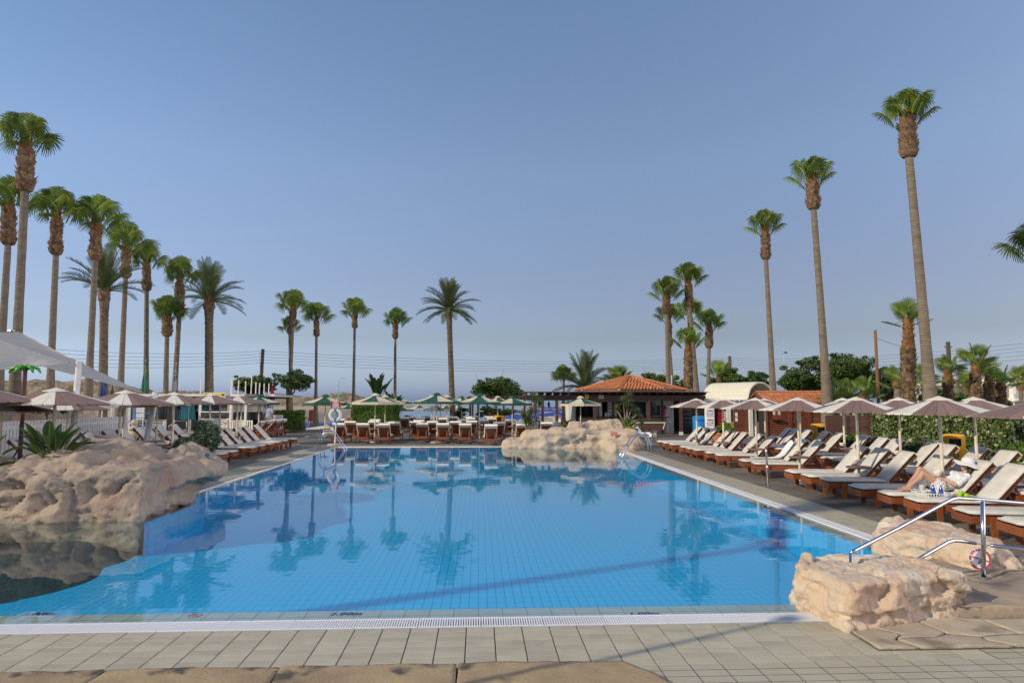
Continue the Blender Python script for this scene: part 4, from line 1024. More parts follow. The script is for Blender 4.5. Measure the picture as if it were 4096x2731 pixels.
def date_palm(label, g, base, y, rt, n=44, s=1.0, seed=0, name='date_palm', low=0.0):
    rnd = random.Random(seed); top = AY(g[0], g[1], y); gr = AY(base, 1700, y); gr.z = 0
    root = thing(name, label, 'palm', gr, 0, 'date palms')
    P = [Vector((0, 0, 0)).lerp(top - gr, i / 12) for i in range(13)]
    MB().tube(P, [rt * (1.12 - .2 * i / 12 + (.22 if i > 10 else 0)) for i in range(13)], 12, True).build('trunk', DTRUNK, root, 9)
    tag(boots(P, rt * 1.08, rt * .95, int(26 * (top.z)), seed, rt * .62, BOOT).build('leaf_base', BOOT, root), kind='stuff')
    tag(boots([P[-1] - Vector((0, 0, .7)), P[-1] + Vector((0, 0, .15))], rt * 1.25, rt * .9, 60, seed + 3, rt * 1.1, BOOT).build('old_leaf_base', BOOT, root), kind='stuff')
    for i in range(n):
        t = i / n; k = min(5, int((low + t * (1 - low)) * 6.2)); w = i * 2.39996 + rnd.uniform(-.3, .3)
        f = put(rnd.choice(DATE[k]), 'frond', root, P[-1] + Vector((0, 0, .05)), (rnd.uniform(-.1, .1), rnd.uniform(-.1, .1), w)); f.scale = (s * rnd.uniform(.85, 1.1),) * 3
    return root
D = 4096 / 2352.0
def fp(label, gx, gy, sk, bx, y, rt, rs, **k): return fan_palm(label, (gx * D, gy * D), sk * D, bx * D, y, rt, rs, **k)
# kiosk side, from the picture edge inward
first_palm = fp('tallest fan palm of the kiosk side, its trunk ringed where the shade sail is tied', 60, 325, 440, 30, 30, .19, .30, s=1.12, seed=1)
fp('fan palm half cut by the picture edge beside the tallest one', 21, 466, 563, -8, 36, .19, .29, seed=2, s=1.25)
fp('fan palm between the tallest one and the bushy-headed pair, kiosk side', 130, 487, 586, 112, 39, .19, .28, seed=3, s=1.28)
fp('fan palm standing before the tall date palm, kiosk side', 221, 504, 597, 199, 41, .19, .28, seed=4, s=1.38)
fp('slim fan palm just past the tall date palm with the green flag nearby', 290, 561, 639, 273, 48, .19, .28, seed=5, s=1.42)
fp('fan palm behind the furled green flag', 337, 599, 668, 335, 53, .19, .28, seed=6, s=1.28)
fp('short fan palm with curled dead leaf under its head, above the kiosk', 384, 720, 773, 379, 50, .185, .29, seed=7, s=1.15)
fp('fan palm with long shaggy neck beside the hanging wetsuits', 413, 634, 728, 396, 51, .20, .30, seed=8, s=1.32)
date_palm('tall date palm among the fan palms of the kiosk side', (240 * D, 671 * D), 236 * D, 45, .25, 34, 1.15, 9, low=.25)
date_palm('date palm above the kiosk with one hanging frond', (480 * D, 692 * D), 481 * D, 48, .27, 36, 1.15, 10, low=.12)
fp('fan palm with forked trunks beside the power pole tree', 673, 701, 750, 662, 53, .155, .24, seed=11, s=1.20)
fp('shorter partner of the forked fan palm, its head hanging below', 665, 752, 768, 669, 54, .13, .16, seed=12, s=.8, n=8)
fp('fan palm whose trunk rises beside the lifebuoy pole', 727, 728, 773, 725, 55, .125, .20, seed=13, s=1.04)
fp('fan palm with orange neck standing behind the clipped hedge', 815, 716, 754, 811, 57, .125, .20, seed=14, s=1.12)
fp('small-headed fan palm before the open sea next to the giant leaf plant', 908, 737, 778, 907, 57, .125, .20, seed=15, s=.98)
date_palm('date palm alone against the sky before the open sea', (1031 * D, 713 * D), 1041 * D, 55, .215, 52, 1.05, 16)
# one more of the row stands outside the picture; its trunk's shadow crosses the pool floor
def dup_palm(src, loc, label): r = dup(src, loc, 1.0, label, 'tall fan palms'); return r
# behind the bar
dup_palm(first_palm, (-15.6, 2.9, 0), 'fan palm outside the picture beside the hotel wing')
def fq(label, gx, gy, sk, bx, y, rt, rs, **k): return fan_palm(label, (2550 + gx / 2.6125, 1000 + gy / 2.6125), 1000 + sk / 2.6125, 2550 + bx / 2.6125, y, rt, rs, **k)
fq('fan palm over the bar roof with the widest drooping leaf', 300, 450, 670, 333, 52, .18, .27, seed=17, s=1.15)
fq('shaded-necked fan palm directly behind the one over the bar roof', 330, 690, 1010, 390, 60, .17, .22, seed=18, s=1.15)
fq('highest fan palm behind the bar, its trunk bowed', 530, 300, 590, 640, 52, .18, .27, seed=19, s=1.22, lean=.5)
fq('fan palm head showing behind the highest one at the bar', 550, 650, 900, 575, 62, .17, .22, seed=20, s=1.3)
fq('short fan palm with a shaggy yellow beard behind the bar', 530, 950, 1440, 550, 50, .20, .28, seed=21, s=1.0, nb=240)
fq('fan palm between the bar and the white arched canopy', 750, 770, 1025, 728, 55, .18, .27, seed=22, s=1.12)
fan_palm('little fan palm behind the bar pergola', (2255, 1508), 1523, 2254, 62, .13, .15, n=16, s=1.0, seed=23)
fan_palm('tiny fan palm crown poking over the bar roof', (2472, 1518), 1545, 2472, 66, .2, .25, n=14, s=1.0, seed=24, stiff=True)
date_palm('low spreading date palm behind the tiled bar roof', (2338, 1556), 2338, 58, .3, 40, 1.25, 25, low=.1)
# hut side
fp('slim tall fan palm rising behind the white arched canopy', 1757, 520, 596, 1779, 47, .19, .28, seed=26, s=1.12, lean=.4)
fp('very tall fan palm standing before the wooden hut', 1865, 405, 481, 1903, 36.5, .20, .30, seed=27, s=1.04, lean=.4)
fp('tallest fan palm of the hut side with orange shaggy neck, by the hedge', 2082, 260, 362, 2142, 26.2, .19, .29, seed=28, s=.90, lean=.35, n=14)
fan_palm('stout shaggy fan palm close behind the tallest trunk', (3633, 1278), 1690, 3645, 30, .2, .27, n=8, s=.66, seed=29, stiff=True, nb=420, group='stout shaggy fan palms')
fan_palm('fan palm at the picture edge with only its drooping leaf tips showing', (4175, 985), 1080, 4200, 30, .19, .28, n=15, s=1.25, seed=30)
for i, (gx, gy, bx, y, n, s, lb) in enumerate(((1400, 670, 1440, 36, 9, 1.12, 'stout young palm beside the street lamp'), (1715, 570, 1755, 36, 12, 1.3, 'stout young palm with the highest leaves near the white hotel'),
                                               (1870, 745, 1875, 37, 9, 1.1, 'young palm with darker trunk before the white hotel'), (1998, 800, 2012, 38, 9, 1.15, 'young palm before the hotel balcony'))):
    fan_palm(lb, (3300 + gx / 2.85, 1250 + gy / 2.85), 1250 + 1040 / 2.85, 3300 + bx / 2.85, y, .2, .24, n=max(6, n - 2), s=s * .60, seed=40 + i, stiff=True, nb=200, group='stout young palms by the hotel')
for i, (px, py, y, s, lb) in enumerate(((3865, 1545, 62, 1.1, 'small palm with a shaggy trunk right before the hotel front'), (4085, 1515, 60, 1.1, 'small palm in front of the hotel terrace at the picture edge'), (2880, 1500, 60, 1.25, 'yellowish palm tuft beside the wires pole trees'))):
    fan_palm(lb, (px, py), py + 45, px, y, .22, .28, n=9, s=s * .8, seed=50 + i, stiff=True, group='small palms farther off')
for i, (px, py, y, s) in enumerate(((3345, 1585, 37, 1.1), (3395, 1580, 38, 1.15), (3455, 1575, 37, 1.1), (3590, 1530, 34, 1.15), (3700, 1520, 35, 1.05), (4030, 1630, 48, .8))):
    fan_palm(['low fan palm sprouting beside the hut roof', 'low fan palm with wide leaves next to the hut roof', 'low fan palm by the banana plants', 'low fan palm half behind the stout shaggy trunk', 'low fan palm leaves behind the tall trunk', 'low palm tuft near the garden lantern'][i],
             (px, py), py + 25, px, y, .2, .2, n=7, s=s * .62, seed=60 + i, stiff=True, group='low fan palms over the fence')
# ---------------------------------------------------------------- broad-leaved trees, hedges, garden plants
def leaf_cloud(blobs, n, size, seed, shell=.55, flat=.5, clump=.0, aspect=1.8):
    """leaf-sized quads spread through ellipsoid lobes; returns V,F"""
    rg = np.random.default_rng(seed)
    vol = np.array([b[3] * b[4] * b[5] for b in blobs]); pr = vol ** .75; pr /= pr.sum()
    idx = rg.choice(len(blobs), n, p=pr); B = np.array(blobs)[idx]
    d = rg.normal(size=(n, 3)); d /= np.linalg.norm(d, axis=1)[:, None]
    r = (shell + (1 - shell) * rg.random(n)) ** .8
    P = B[:, :3] + d * r[:, None] * B[:, 3:6]
    if clump: P += clump * np.sin(P * 5.3 + seed) * .6
    nrm = d * .6 + rg.normal(size=(n, 3)) * .6; nrm[:, 2] = np.abs(nrm[:, 2]) + flat; nrm /= np.linalg.norm(nrm, axis=1)[:, None]
    a = np.cross(nrm, rg.normal(size=(n, 3))); a /= np.linalg.norm(a, axis=1)[:, None]; b = np.cross(nrm, a)
    s = size * (.65 + .7 * rg.random(n))[:, None]
    bend = nrm * s * .18
    V = np.stack([P - a * s, P - b * s / aspect + bend, P + a * s, P + b * s / aspect + bend], 1).reshape(-1, 3)
    return V, np.arange(n * 4).reshape(-1, 4)
def limbs(start, ends, r, seed, mb=None):
    rnd = random.Random(seed); mb = mb or MB()
    for e in ends:
        e = Vector(e); s = Vector(start); m1 = s.lerp(e, .35) + Vector((rnd.uniform(-.2, .2), rnd.uniform(-.2, .2), rnd.uniform(.0, .4))); m2 = s.lerp(e, .7) + Vector((rnd.uniform(-.2, .2), rnd.uniform(-.2, .2), .15))
        mb.tube([s, m1, m2, e], [r, r * .7, r * .45, r * .15], 6, False)
    return mb
def tree(label, px0, px1, top, bot, y, seed, n=5200, size=.13, m=BROADL, trunk_px=None, dens=9, airy=.6, name='broadleaf_tree', cat='tree', group=None, twigs=0):
    """crown fills the pixel window px0..px1, top..bot at distance y"""
    rnd = random.Random(seed)
    A = AY(px0, bot, y); B = AY(px1, top, y); w = B.x - A.x; h = B.z - A.z; cx = (A.x + B.x) / 2
    tx = AY(trunk_px, bot, y).x if trunk_px else cx
    root = thing(name, label, cat, (tx, y, 0), 0, group)
    blobs = []
    for i in range(dens):
        u = (i + .5) / dens * 2 - 1 + rnd.uniform(-.1, .1); v = rnd.uniform(.15, .95) * (1 - .55 * u * u)
        br = rnd.uniform(.16, .26) * min(w, h * 1.6)
        bx = cx + u * (w / 2 - br) - tx; bz = A.z + br * .5 + v * max(.1, (h - br * 1.15))
        blobs.append((bx, rnd.uniform(-.35, .35) * w, bz, br * rnd.uniform(.9, 1.25), br * 1.1, br * rnd.uniform(.55, .85)))
    sub = []
    for b in blobs:                                             # smaller sprays round each lobe keep the outline ragged
        for k in range(5):
            a = rnd.uniform(0, 2 * pi); e = rnd.uniform(-.4, 1.0)
            sub.append((b[0] + cos(a) * b[3] * .95, b[1] + sin(a) * b[4] * .9, b[2] + e * b[5] * .95, b[3] * .34, b[4] * .34, b[5] * .30))
    mb = MB(); H = A.z + .2; big_ = 1.0 if name == 'broadleaf_tree' else .22; n = int(n * 1.8) if big_ == 1 else n; size = size * (.68 if big_ == 1 else 1)
    V, F = leaf_cloud(blobs + sub, n, size, seed, .3, .45)
    mb.tube([(0, 0, -.1), (.05, 0, H * .5), (0, .05, max(.6, H))], [.17 * big_, .13 * big_, .11 * big_], 8, False)
    limbs((0, 0, max(.5 * big_, H * .85)), [b[:3] for b in blobs], .09 * big_, seed, mb)
    if twigs:
        for k in range(twigs):
            b = rnd.choice(blobs); mb.tube([b[:3], (b[0] + rnd.uniform(-.6, .6), b[1], b[2] + b[5] + rnd.uniform(.2, .8))], [.02, .006], 4, False)
    mb.build('trunk', BARK, root, 9)
    put(npmesh('crown', V, F, m), 'crown', root)
    return root
tree('dark feathery tree behind the kiosk flagpoles', 945, 1110, 1465, 1600, 52, 1, 7000, .11, trunk_px=1060, dens=10)
tree('open-branched leaning tree beside the forked fan palm', 1100, 1248, 1460, 1585, 50, 2, 2800, .11, trunk_px=1150, dens=8)
tree('feathery tree over the bare pergola', 1880, 2100, 1500, 1600, 58, 3, 6500, .12, trunk_px=1980, dens=10, twigs=5)
tree('low drooping tree growing through the bare pergola', 1895, 2060, 1610, 1672, 51, 4, 2200, .10, trunk_px=1975, dens=7)
tree('thin bush with round leaves beside the date palm trunk', 1815, 1880, 1622, 1690, 50, 5, 900, .09, trunk_px=1836, dens=5, name='bush', cat='bush')
tree('round green bush among the far loungers', 1612, 1650, 1655, 1688, 50, 6, 1500, .07, dens=5, m=HEDGEL, name='bush', cat='bush')
tree('dark tree behind the bar roof with bare twigs above it', 2530, 2700, 1478, 1560, 56, 7, 5200, .12, dens=9, twigs=7)
tree('bushy tree just behind the bar palms', 2690, 2760, 1515, 1572, 57, 8, 2500, .12, dens=5)
tree('round topped tree behind the white arched canopy', 2840, 3085, 1462, 1560, 60, 9, 9000, .14, dens=11)
tree('spreading tree with sprays of bright leaf behind the hut palm', 3110, 3320, 1420, 1580, 52, 10, 9500, .14, dens=11)
tree('large umbrella-shaped tree behind the wooden hut', 3270, 3500, 1402, 1560, 50, 11, 11000, .14, dens=12, trunk_px=3370)
tree('dark pine-like tree behind the brown pole', 3460, 3640, 1462, 1620, 44, 12, 9000, .09, dens=11, m=mat('pine_leaf', (.03, .055, .016), .6, col2=(.02, .038, .012), scale=1, translucent=.1))
tree('dense dark shrub before the white hotel by the street lamp', 3695, 3830, 1545, 1625, 40, 13, 6000, .10, dens=8, name='shrub', cat='shrub')
tree('dark shrub between the young palms by the hotel', 3800, 3900, 1560, 1620, 41, 14, 3500, .10, dens=6, name='shrub', cat='shrub')
tree('green shrub by the garden lantern below the hotel', 3930, 4050, 1580, 1630, 48, 15, 2500, .1, dens=6, name='shrub', cat='shrub')
tree('leafy potted bush with feathery yellow-green leaves by the kiosk notice column', 2850, 2925, 1683, 1745, 33, 16, 3200, .045, dens=8, m=mat('feathery_leaf', (.22, .33, .02), .5, col2=(.12, .22, .015), scale=3, translucent=.3), name='potted_bush', cat='bush')
tree('shrubs along the rock bank behind the picket fence', 120, 250, 1630, 1655, 25, 17, 900, .06, dens=5, name='shrub', cat='shrub')
for i, (px0, px1, t, bt, y) in enumerate(((3180, 3215, 1705, 1745, 30), (3225, 3270, 1720, 1775, 28.5), (3330, 3395, 1725, 1800, 26), (3380, 3430, 1735, 1800, 25), (3650, 3710, 1735, 1810, 20), (3900, 3970, 1760, 1830, 19))):
    tree(['oleander shoots at the hut door', 'oleander beside the yellow bin by the hut', 'thin-leaved oleander beside the terracotta pot', 'oleander behind the back row cushions', 'straggly oleander at the foot of the tallest trunk', 'oleander with small pink buds before the hedge'][i],
         px0, px1, t, bt, y, 70 + i, 420, .05, dens=5, m=SUCC, name='oleander_bush', cat='bush', group='oleander bushes by the hedge')
def hedge(label, x0, y0, x1, y1, z0, h, th, n, seed, m=HEDGEL, size=.05, name='hedge', ragged=.06):
    root = thing(name, label, 'hedge', ((x0 + x1) / 2, (y0 + y1) / 2, 0))
    d = Vector((x1 - x0, y1 - y0, 0)); ln = d.length; d.normalize(); nr = Vector((-d.y, d.x, 0)); rg = np.random.default_rng(seed)
    mb = MB(); M = Matrix(((d.x, nr.x, 0, 0), (d.y, nr.y, 0, 0), (0, 0, 1, 0), (0, 0, 0, 1)))
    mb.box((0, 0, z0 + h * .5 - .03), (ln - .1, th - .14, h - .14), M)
    mb.build('shade_core', mat('hedge_shade', (.014, .022, .006), .9), root)  # solid dark box; shade between the leaves is put into its colour
    u = (rg.random(n) - .5) * ln; face = rg.random(n); A2 = ln * h * 2; At = ln * th; tot = A2 + At + th * h * 2
    v = (rg.random(n) - .5) * th; z = z0 + rg.random(n) * h
    top = face < At / tot; sd = (face >= At / tot) & (face < (At + A2) / tot); en = face >= (At + A2) / tot
    z[top] = z0 + h; v[sd] = np.where(rg.random(sd.sum()) < .65, -1, 1) * th / 2; u[en] = np.sign(u[en]) * ln / 2
    nn = np.zeros((n, 3)); nn[top, 2] = 1; nn[sd, 1] = np.sign(v[sd]); nn[en, 0] = np.sign(u[en])
    L0 = np.stack([u, v, z], 1)
    bump_ = np.array([noise.noise((a * 2.2, b * 2.2, c * 2.2 + seed)) for a, b, c in L0])
    L0 += nn * (bump_[:, None] * ragged * 1.6 + (rg.random((n, 1)) - .6) * ragged)
    R_ = np.array([[d.x, nr.x, 0], [d.y, nr.y, 0], [0, 0, 1]])
    P = L0 @ R_.T; N_ = nn @ R_.T + rg.normal(size=(n, 3)) * .55; N_[:, 2] += .25; N_ /= np.linalg.norm(N_, axis=1)[:, None]
    a = np.cross(N_, rg.normal(size=(n, 3))); a /= np.linalg.norm(a, axis=1)[:, None]; b = np.cross(N_, a); s = size * (.7 + .6 * rg.random((n, 1)))
    V = np.stack([P - a * s, P - b * s * .55 + N_ * s * .15, P + a * s, P + b * s * .55 + N_ * s * .15], 1).reshape(-1, 3)
    lf = put(npmesh('foliage', V, np.arange(4 * n).reshape(-1, 4), m), 'foliage', root); lf['kind'] = 'stuff'
    return root
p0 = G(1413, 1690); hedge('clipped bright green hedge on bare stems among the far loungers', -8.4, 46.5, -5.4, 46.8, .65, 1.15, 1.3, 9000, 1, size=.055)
mb = MB()
for i in range(9): mb.tube([(-8.1 + i * .32, 46.6, 0), (-8.1 + i * .32 + random.uniform(-.15, .15), 46.6, .8)], .025, 5)
tag(mb.build('hedge_stems', BARK), 'bare brown stems under the clipped hedge', 'stems', None, 'stuff')
hedge('short dark-sided hedge beside the kiosk ramp', -14.2, 47.5, -12.0, 47.6, .1, 1.35, 1.2, 5000, 2, size=.05)
hedge('low clipped hedge before the boards behind the back row', 14.2, 26.6, 17.0, 22.3, 0, .82, .9, 8000, 3, size=.05)
hedge('tall variegated hedge round the tallest hut side trunk', 14.9, 24.6, 16.9, 20.6, 0, 1.72, 1.5, 13000, 4, VARIEG, .07, 'variegated_hedge', .12)
hedge('low clipped hedge beyond the yellow bin at the picture edge', 15.2, 19.0, 17.4, 14.2, 0, .9, 1.1, 9000, 5, size=.06)

def paddle(L_, W, seed, bend=.5, stalk=.5, tear=0):
    """one big paddle leaf on its stalk, growing up from the origin and leaning towards +x"""
    rnd = random.Random(seed); V = []; F = []; N = 12; pts = []
    x = z = 0; a = pi / 2 - .08
    tot = stalk + L_
    for i in range(N + 1):
        pts.append(Vector((x, 0, z))); s = tot / N; x += cos(a) * s; z += sin(a) * s; a -= bend / N * (.4 + 1.2 * i / N)
    st = MB().tube(pts, [.018 * (1 - .8 * i / N) + .003 for i in range(N + 1)], 5, False)
    n = 14; k0 = stalk / tot
    for i in range(n + 1):
        t = i / n; f = (k0 + (1 - k0) * t) * N; j = min(N - 1, int(f)); c = pts[j].lerp(pts[j + 1], f - j); d = (pts[j + 1] - pts[j]).normalized(); up = Vector((-d.z, 0, d.x))
        w = W * (sin(pi * min(1, t ** .75)) ** .8) * .5 + .003
        for s in (-1, -.5, 0, .5, 1):
            ww = w * s * (rnd.uniform(.8, 1.02) if tear and abs(s) == 1 else 1)
            V.append(c + Vector((0, ww, 0)) + up * abs(s) * w * .55 + Vector((0, 0, -.12 * abs(ww) if tear else 0)))
    for i in range(n):
        for s in range(4):
            if tear and s in (0, 3) and rnd.random() < .22: continue
            a_ = i * 5 + s; F.append((a_, a_ + 1, a_ + 6, a_ + 5))
    off = len(V)
    me = bpy.data.meshes.new('leaf'); me.from_pydata([tuple(v) for v in V] + st.v, [], F + [tuple(i + off for i in f) for f in st.f])
    return me, len(F), len(st.f)
def paddle_mesh(L_, W, seed, m, **k):
    me, a, b = paddle(L_, W, seed, **k); me.materials.append(m); me.materials.append(STALK)
    me.polygons.foreach_set('material_index', [0] * a + [1] * b); me.polygons.foreach_set('use_smooth', [True] * (a + b)); me.update(); return me
PADS = [paddle_mesh(.46, .15, i, STREL, bend=b, stalk=.55) for i, b in enumerate((.25, .5, .8, 1.1, .4))]
PADB = [paddle_mesh(.46, .17, 10 + i, STRELB, bend=b, stalk=.3) for i, b in enumerate((.3, .6, .9))]
PADG = [paddle_mesh(1.25, .55, 20 + i, STREL, bend=b, stalk=1.0, tear=1) for i, b in enumerate((.25, .55, .9))]
def paddle_plant(label, loc, lib, n, s, seed, name='paddle_leaf_plant', fan=False, lean=.28, rz=0, group=None):
    rnd = random.Random(seed); root = thing(name, label, 'plant', loc, rz, group)
    for i in range(n):
        if fan: w = 0 if i % 2 == 0 else pi; tilt = (i / n - .0) * .5; rot = (rnd.uniform(-.25, .25), (tilt if w == 0 else -tilt) * 0 + tilt, w + rnd.uniform(-.3, .3))
        else: w = i * 2.39996; rot = (rnd.uniform(-.1, .1), lean * (.15 + 1.1 * (1 - i / n)) + rnd.uniform(-.08, .08), w)
        o = put(lib[i % len(lib)], 'leaf', root, (rnd.uniform(-.08, .08) * s, rnd.uniform(-.08, .08) * s, 0), None)
        o.rotation_mode = 'XYZ'; o.rotation_euler = rot; o.scale = (s * rnd.uniform(.75, 1.1),) * 3
    return root
b = AY(200, 1860, 13.9)
paddle_plant('big dark paddle-leaf plant growing from the brown boulder', (b.x, 13.9, b.z - .10), PADS, 40, 1.02, 1, lean=.50)
b = AY(-10, 1880, 13.4); paddle_plant('paddle-leaf plant with only two leaf tips inside the picture edge', (b.x - .3, 13.4, b.z - .1), PADS, 12, .8, 2, lean=.8)
b = AY(2262, 1712, 33.2); paddle_plant('pale paddle-leaf plant with drooping leaves on the rockery', (b.x, 33.2, b.z - .05), PADB, 13, .75, 3, lean=.75)
b = AY(2518, 1718, 31); paddle_plant('upright paddle-leaf plant on the rockery over the yellow flowers', (b.x, 31.2, .75), PADB, 12, .95, 4, lean=.42)
b = AY(1506, 1640, 49); paddle_plant('giant paddle-leaf plant with pale torn fan of leaves behind the clipped hedge', (b.x, 49, 1.75), PADG, 14, 1.02, 5, 'giant_paddle_leaf_plant', lean=.24)
b = AY(1545, 1640, 48.5); paddle_plant('dark banana-like plant leaning beside the giant leaf fan', (b.x + .35, 48.5, 1.0), PADG, 9, .98, 6, 'giant_paddle_leaf_plant', lean=.5)
b = AY(3190, 1590, 38); paddle_plant('yellow-green banana leaves over the hut ridge', (b.x, 42.5, 1.6), [paddle_mesh(1.0, .36, 40 + i, mat('yellow_banana_leaf', (.42, .42, .02), .5, translucent=.3), bend=.3, stalk=.3) for i in range(2)], 4, .95, 7, 'banana_plant', lean=.55)
for i, (px, py, y) in enumerate(((3530, 1600, 33), (3560, 1610, 32), (3490, 1615, 33))):
    b = AY(px, py, y); paddle_plant(['large banana plant in front of the brown pole', 'broad banana clump near the stout shaggy trunk', 'banana plant with hanging leaves over the fence'][i], (b.x, y, .6), PADG, 9, .78, 30 + i, 'banana_plant', lean=.5, group='banana plants over the fence')
# yucca-like spiky plants
def rosette(n, L_, seed):
    rnd = random.Random(seed); V = []; F = []
    for i in range(n):
        w = i * 2.39996; e = radians(80 - 105 * (1 - i / n)) ; e = e if e > -.6 else -.6
        d = Vector((cos(w) * cos(e), sin(w) * cos(e), sin(e))); sd = Vector((-sin(w), cos(w), 0)); l_ = L_ * rnd.uniform(.8, 1.1); o = len(V)
        for t in (0, .35, .7, 1.0):
            c = d * l_ * t + Vector((0, 0, -.18 * l_ * t * t * cos(e))); wd = .02 * (1 - t ** 3) * (1.1 if t else .7) + .001; V += [c - sd * wd, c + sd * wd]
        for k in range(3): F.append((o + 2 * k, o + 2 * k + 1, o + 2 * k + 3, o + 2 * k + 2))
    return MB().add(V, F).mesh('leaf_rosette', mat('spiky_leaf', (.15, .185, .055), .5, col2=(.08, .12, .03), scale=6, translucent=.2))
ROS = [rosette(64, .52, 1), rosette(60, .40, 2)]
def yucca(label, loc, heads, s=1.0):
    root = thing('yucca', label, 'plant', loc)
    for x, z, h in heads:
        mb = MB(); mb.tube([(x * .25, 0, 0), (x * .55, .02, z * .55), (x, 0, z)], [.035, .028, .022], 6); mb.build('stem', mat('pale_stem', (.36, .31, .24), .9, col2=(.25, .21, .16), scale=8), root, 9)
        o = put(ROS[h], 'leaf_rosette', root, (x, 0, z), (0, 0, x * 9)); o.scale = (s,) * 3
    return root
b = AY(2107, 1732, 33.4)
yucca('spiky yucca with blue-green tufts at the low end of the rockery', (b.x, 32.4, .42), [(-.22, .95, 0), (.15, 1.1, 0), (.0, .8, 0), (.28, 1.75, 0), (.55, 1.5, 0), (.1, .62, 1), (-.1, .7, 1)])
b = AY(2500, 1680, 34.2)
yucca('many-headed yucca on the rockery in front of the bar window', (b.x, 34.0, .9), [(.18, 1.35, 0), (-.12, 1.15, 0), (-.45, .78, 1), (.30, .85, 1), (.62, .62, 1), (.75, .35, 1), (.05, .85, 0), (.8, .05, 1)], .85)
def flowers(label, cx, cy, z, rx, ry, n, seed, fm=YFLOW, lm=HEDGEL, nf=40):
    root = thing('flower_patch', label, 'flowers', (cx, cy, z))
    V, F = leaf_cloud([(0, 0, .06, rx, ry, .12)], n, .03, seed, .2, .6); tag(put(npmesh('foliage', V, F, lm), 'foliage', root), kind='stuff')
    rnd = random.Random(seed); mb = MB()
    for i in range(nf):
        a = rnd.uniform(0, 2 * pi); r = sqrt(rnd.random()); x, y = rx * r * cos(a), ry * r * sin(a); zz = .07 + .12 * sqrt(max(0, 1 - r * r)) + .02
        mb.add([(x + .025 * cos(k * pi / 3), y + .025 * sin(k * pi / 3), zz + (.012 if k % 2 else 0)) for k in range(6)], [(0, 1, 2, 3, 4, 5)])
    tag(mb.build('blossom', fm, root), kind='stuff')
b = AY(2520, 1722, 31); flowers('yellow flowers spilling over the rockery edge under the upright paddle leaves', b.x, 31.0, .74, .42, .5, 1400, 1)
b = AY(2140, 1731, 32); flowers('low yellow flowers at the foot of the blue-green yucca', b.x + .1, 32.2, .60, .45, .3, 700, 2, nf=16)
b = AY(2250, 1710, 33); flowers('yellow flowers round the drooping paddle-leaf plant', b.x, 32.9, .80, .45, .3, 700, 3, nf=25)
b = AY(195, 1860, 13.8); flowers('small green and magenta bedding plants at the foot of the paddle leaves', b.x, 13.65, .86, .32, .2, 600, 4, mat('magenta_flower', (.45, .02, .12), .6), nf=10)
b = AY(3900, 1855, 19); flowers('orange flowers before the low hedge at the picture edge', 14.0, 18.6, .1, .5, .5, 800, 5, mat('orange_flower', (.65, .10, .02), .6), nf=30)
b = AY(1930, 1678, 48); flowers('dark red and pink flowers behind the far loungers', b.x, 50, .5, .7, .4, 1200, 6, mat('rose_flower', (.35, .02, .05), .6), nf=16)
# round succulent bush on the brown boulder
root = thing('bush', 'grey-green rounded bush growing behind the brown boulder', 'bush', (-8.1, 17.6, 0))
rnd = random.Random(5)
cent = [AY(870 - 60, 1745, 17.6), AY(845, 1760, 17.6), AY(770, 1775, 17.3), AY(735, 1778, 17.2), AY(820, 1790, 17.5), AY(840, 1725, 17.8), AY(815, 1710, 17.9)]
bl = []
for c in cent: bl.append((c.x + 8.1, c.y - 17.6, c.z, .26, .30, .20))
V, F = leaf_cloud(bl, 7500, .036, 9, .45, .5, aspect=2.2); put(npmesh('foliage', V, F, SUCC), 'foliage', root)['kind'] = 'stuff'
limbs((0, 0, .3), [q[:3] for q in bl], .03, 3).build('stem', BARK, root, 9)
# ---------------------------------------------------------------- pool bar with octagonal tiled roof
def tile_piece(w=.115, ln=.40, n=6):
    mb = MB(); V = []; F = []
    for k, (t, r) in enumerate(((0, w), (1, w * .82))):
        for i in range(n + 1):
            a = pi * i / n; V.append((r * cos(a), t * ln, r * sin(a) * .85))
    for k, (t, r) in enumerate(((0, w - .018), (1, w * .82 - .018))):
        for i in range(n + 1):
            a = pi * i / n; V.append((r * cos(a), t * ln, r * sin(a) * .85))
    m = n + 1
    for i in range(n): F.append((i, i + 1, m + i + 1, m + i)); F.append((2 * m + i, i, i + 1, 2 * m + i + 1)[::-1])
    return mb.add(V, F).mesh('tile', TERRA, 9)
TILE = tile_piece()
def tiled_face(parent, o, ux, up, half, slope, limit, extra, tri=True, colw=.215, row=.33):
    """o eave centre, ux along the eave, up unit vector up the slope"""
    ux, up = Vector(ux).normalized(), Vector(up).normalized(); nz = ux.cross(up)
    rows = int(slope / row)
    for r in range(rows):
        v = r * row; hw = half * (1 - v / slope) if tri else half
        n = int(2 * hw / colw)
        for c in range(n):
            u = (c - (n - 1) / 2) * colw; p = o + ux * u + up * v + nz * (.012 + random.uniform(-.006, .006))
            M = Matrix(((ux.x, up.x, nz.x, p.x), (ux.y, up.y, nz.y, p.y), (ux.z, up.z, nz.z, p.z), (0, 0, 0, 1))) @ Matrix.Rotation(-.06 + random.uniform(-.02, .02), 4, 'X') @ Matrix.Rotation(random.uniform(-.03, .03), 4, 'Z')
            if limit[0] > 0: t = put(TILE, 'tile', parent); t.matrix_local = M; limit[0] -= 1
            else:
                for w in TILE.vertices: pass
                extra.append(M)
def extra_tiles(parent, extra):
    if not extra: return
    V0 = np.c_[getco(TILE), np.ones(len(TILE.vertices))]; F0 = np.array([list(p.vertices) for p in TILE.polygons]); V = []; F = []
    for i, M in enumerate(extra): V.append((V0 @ np.array(M).T)[:, :3]); F.append(F0 + i * len(V0))
    tag(put(npmesh('tile_field', np.concatenate(V), np.concatenate(F), TERRA, 9), 'tile_field', parent), kind='stuff')
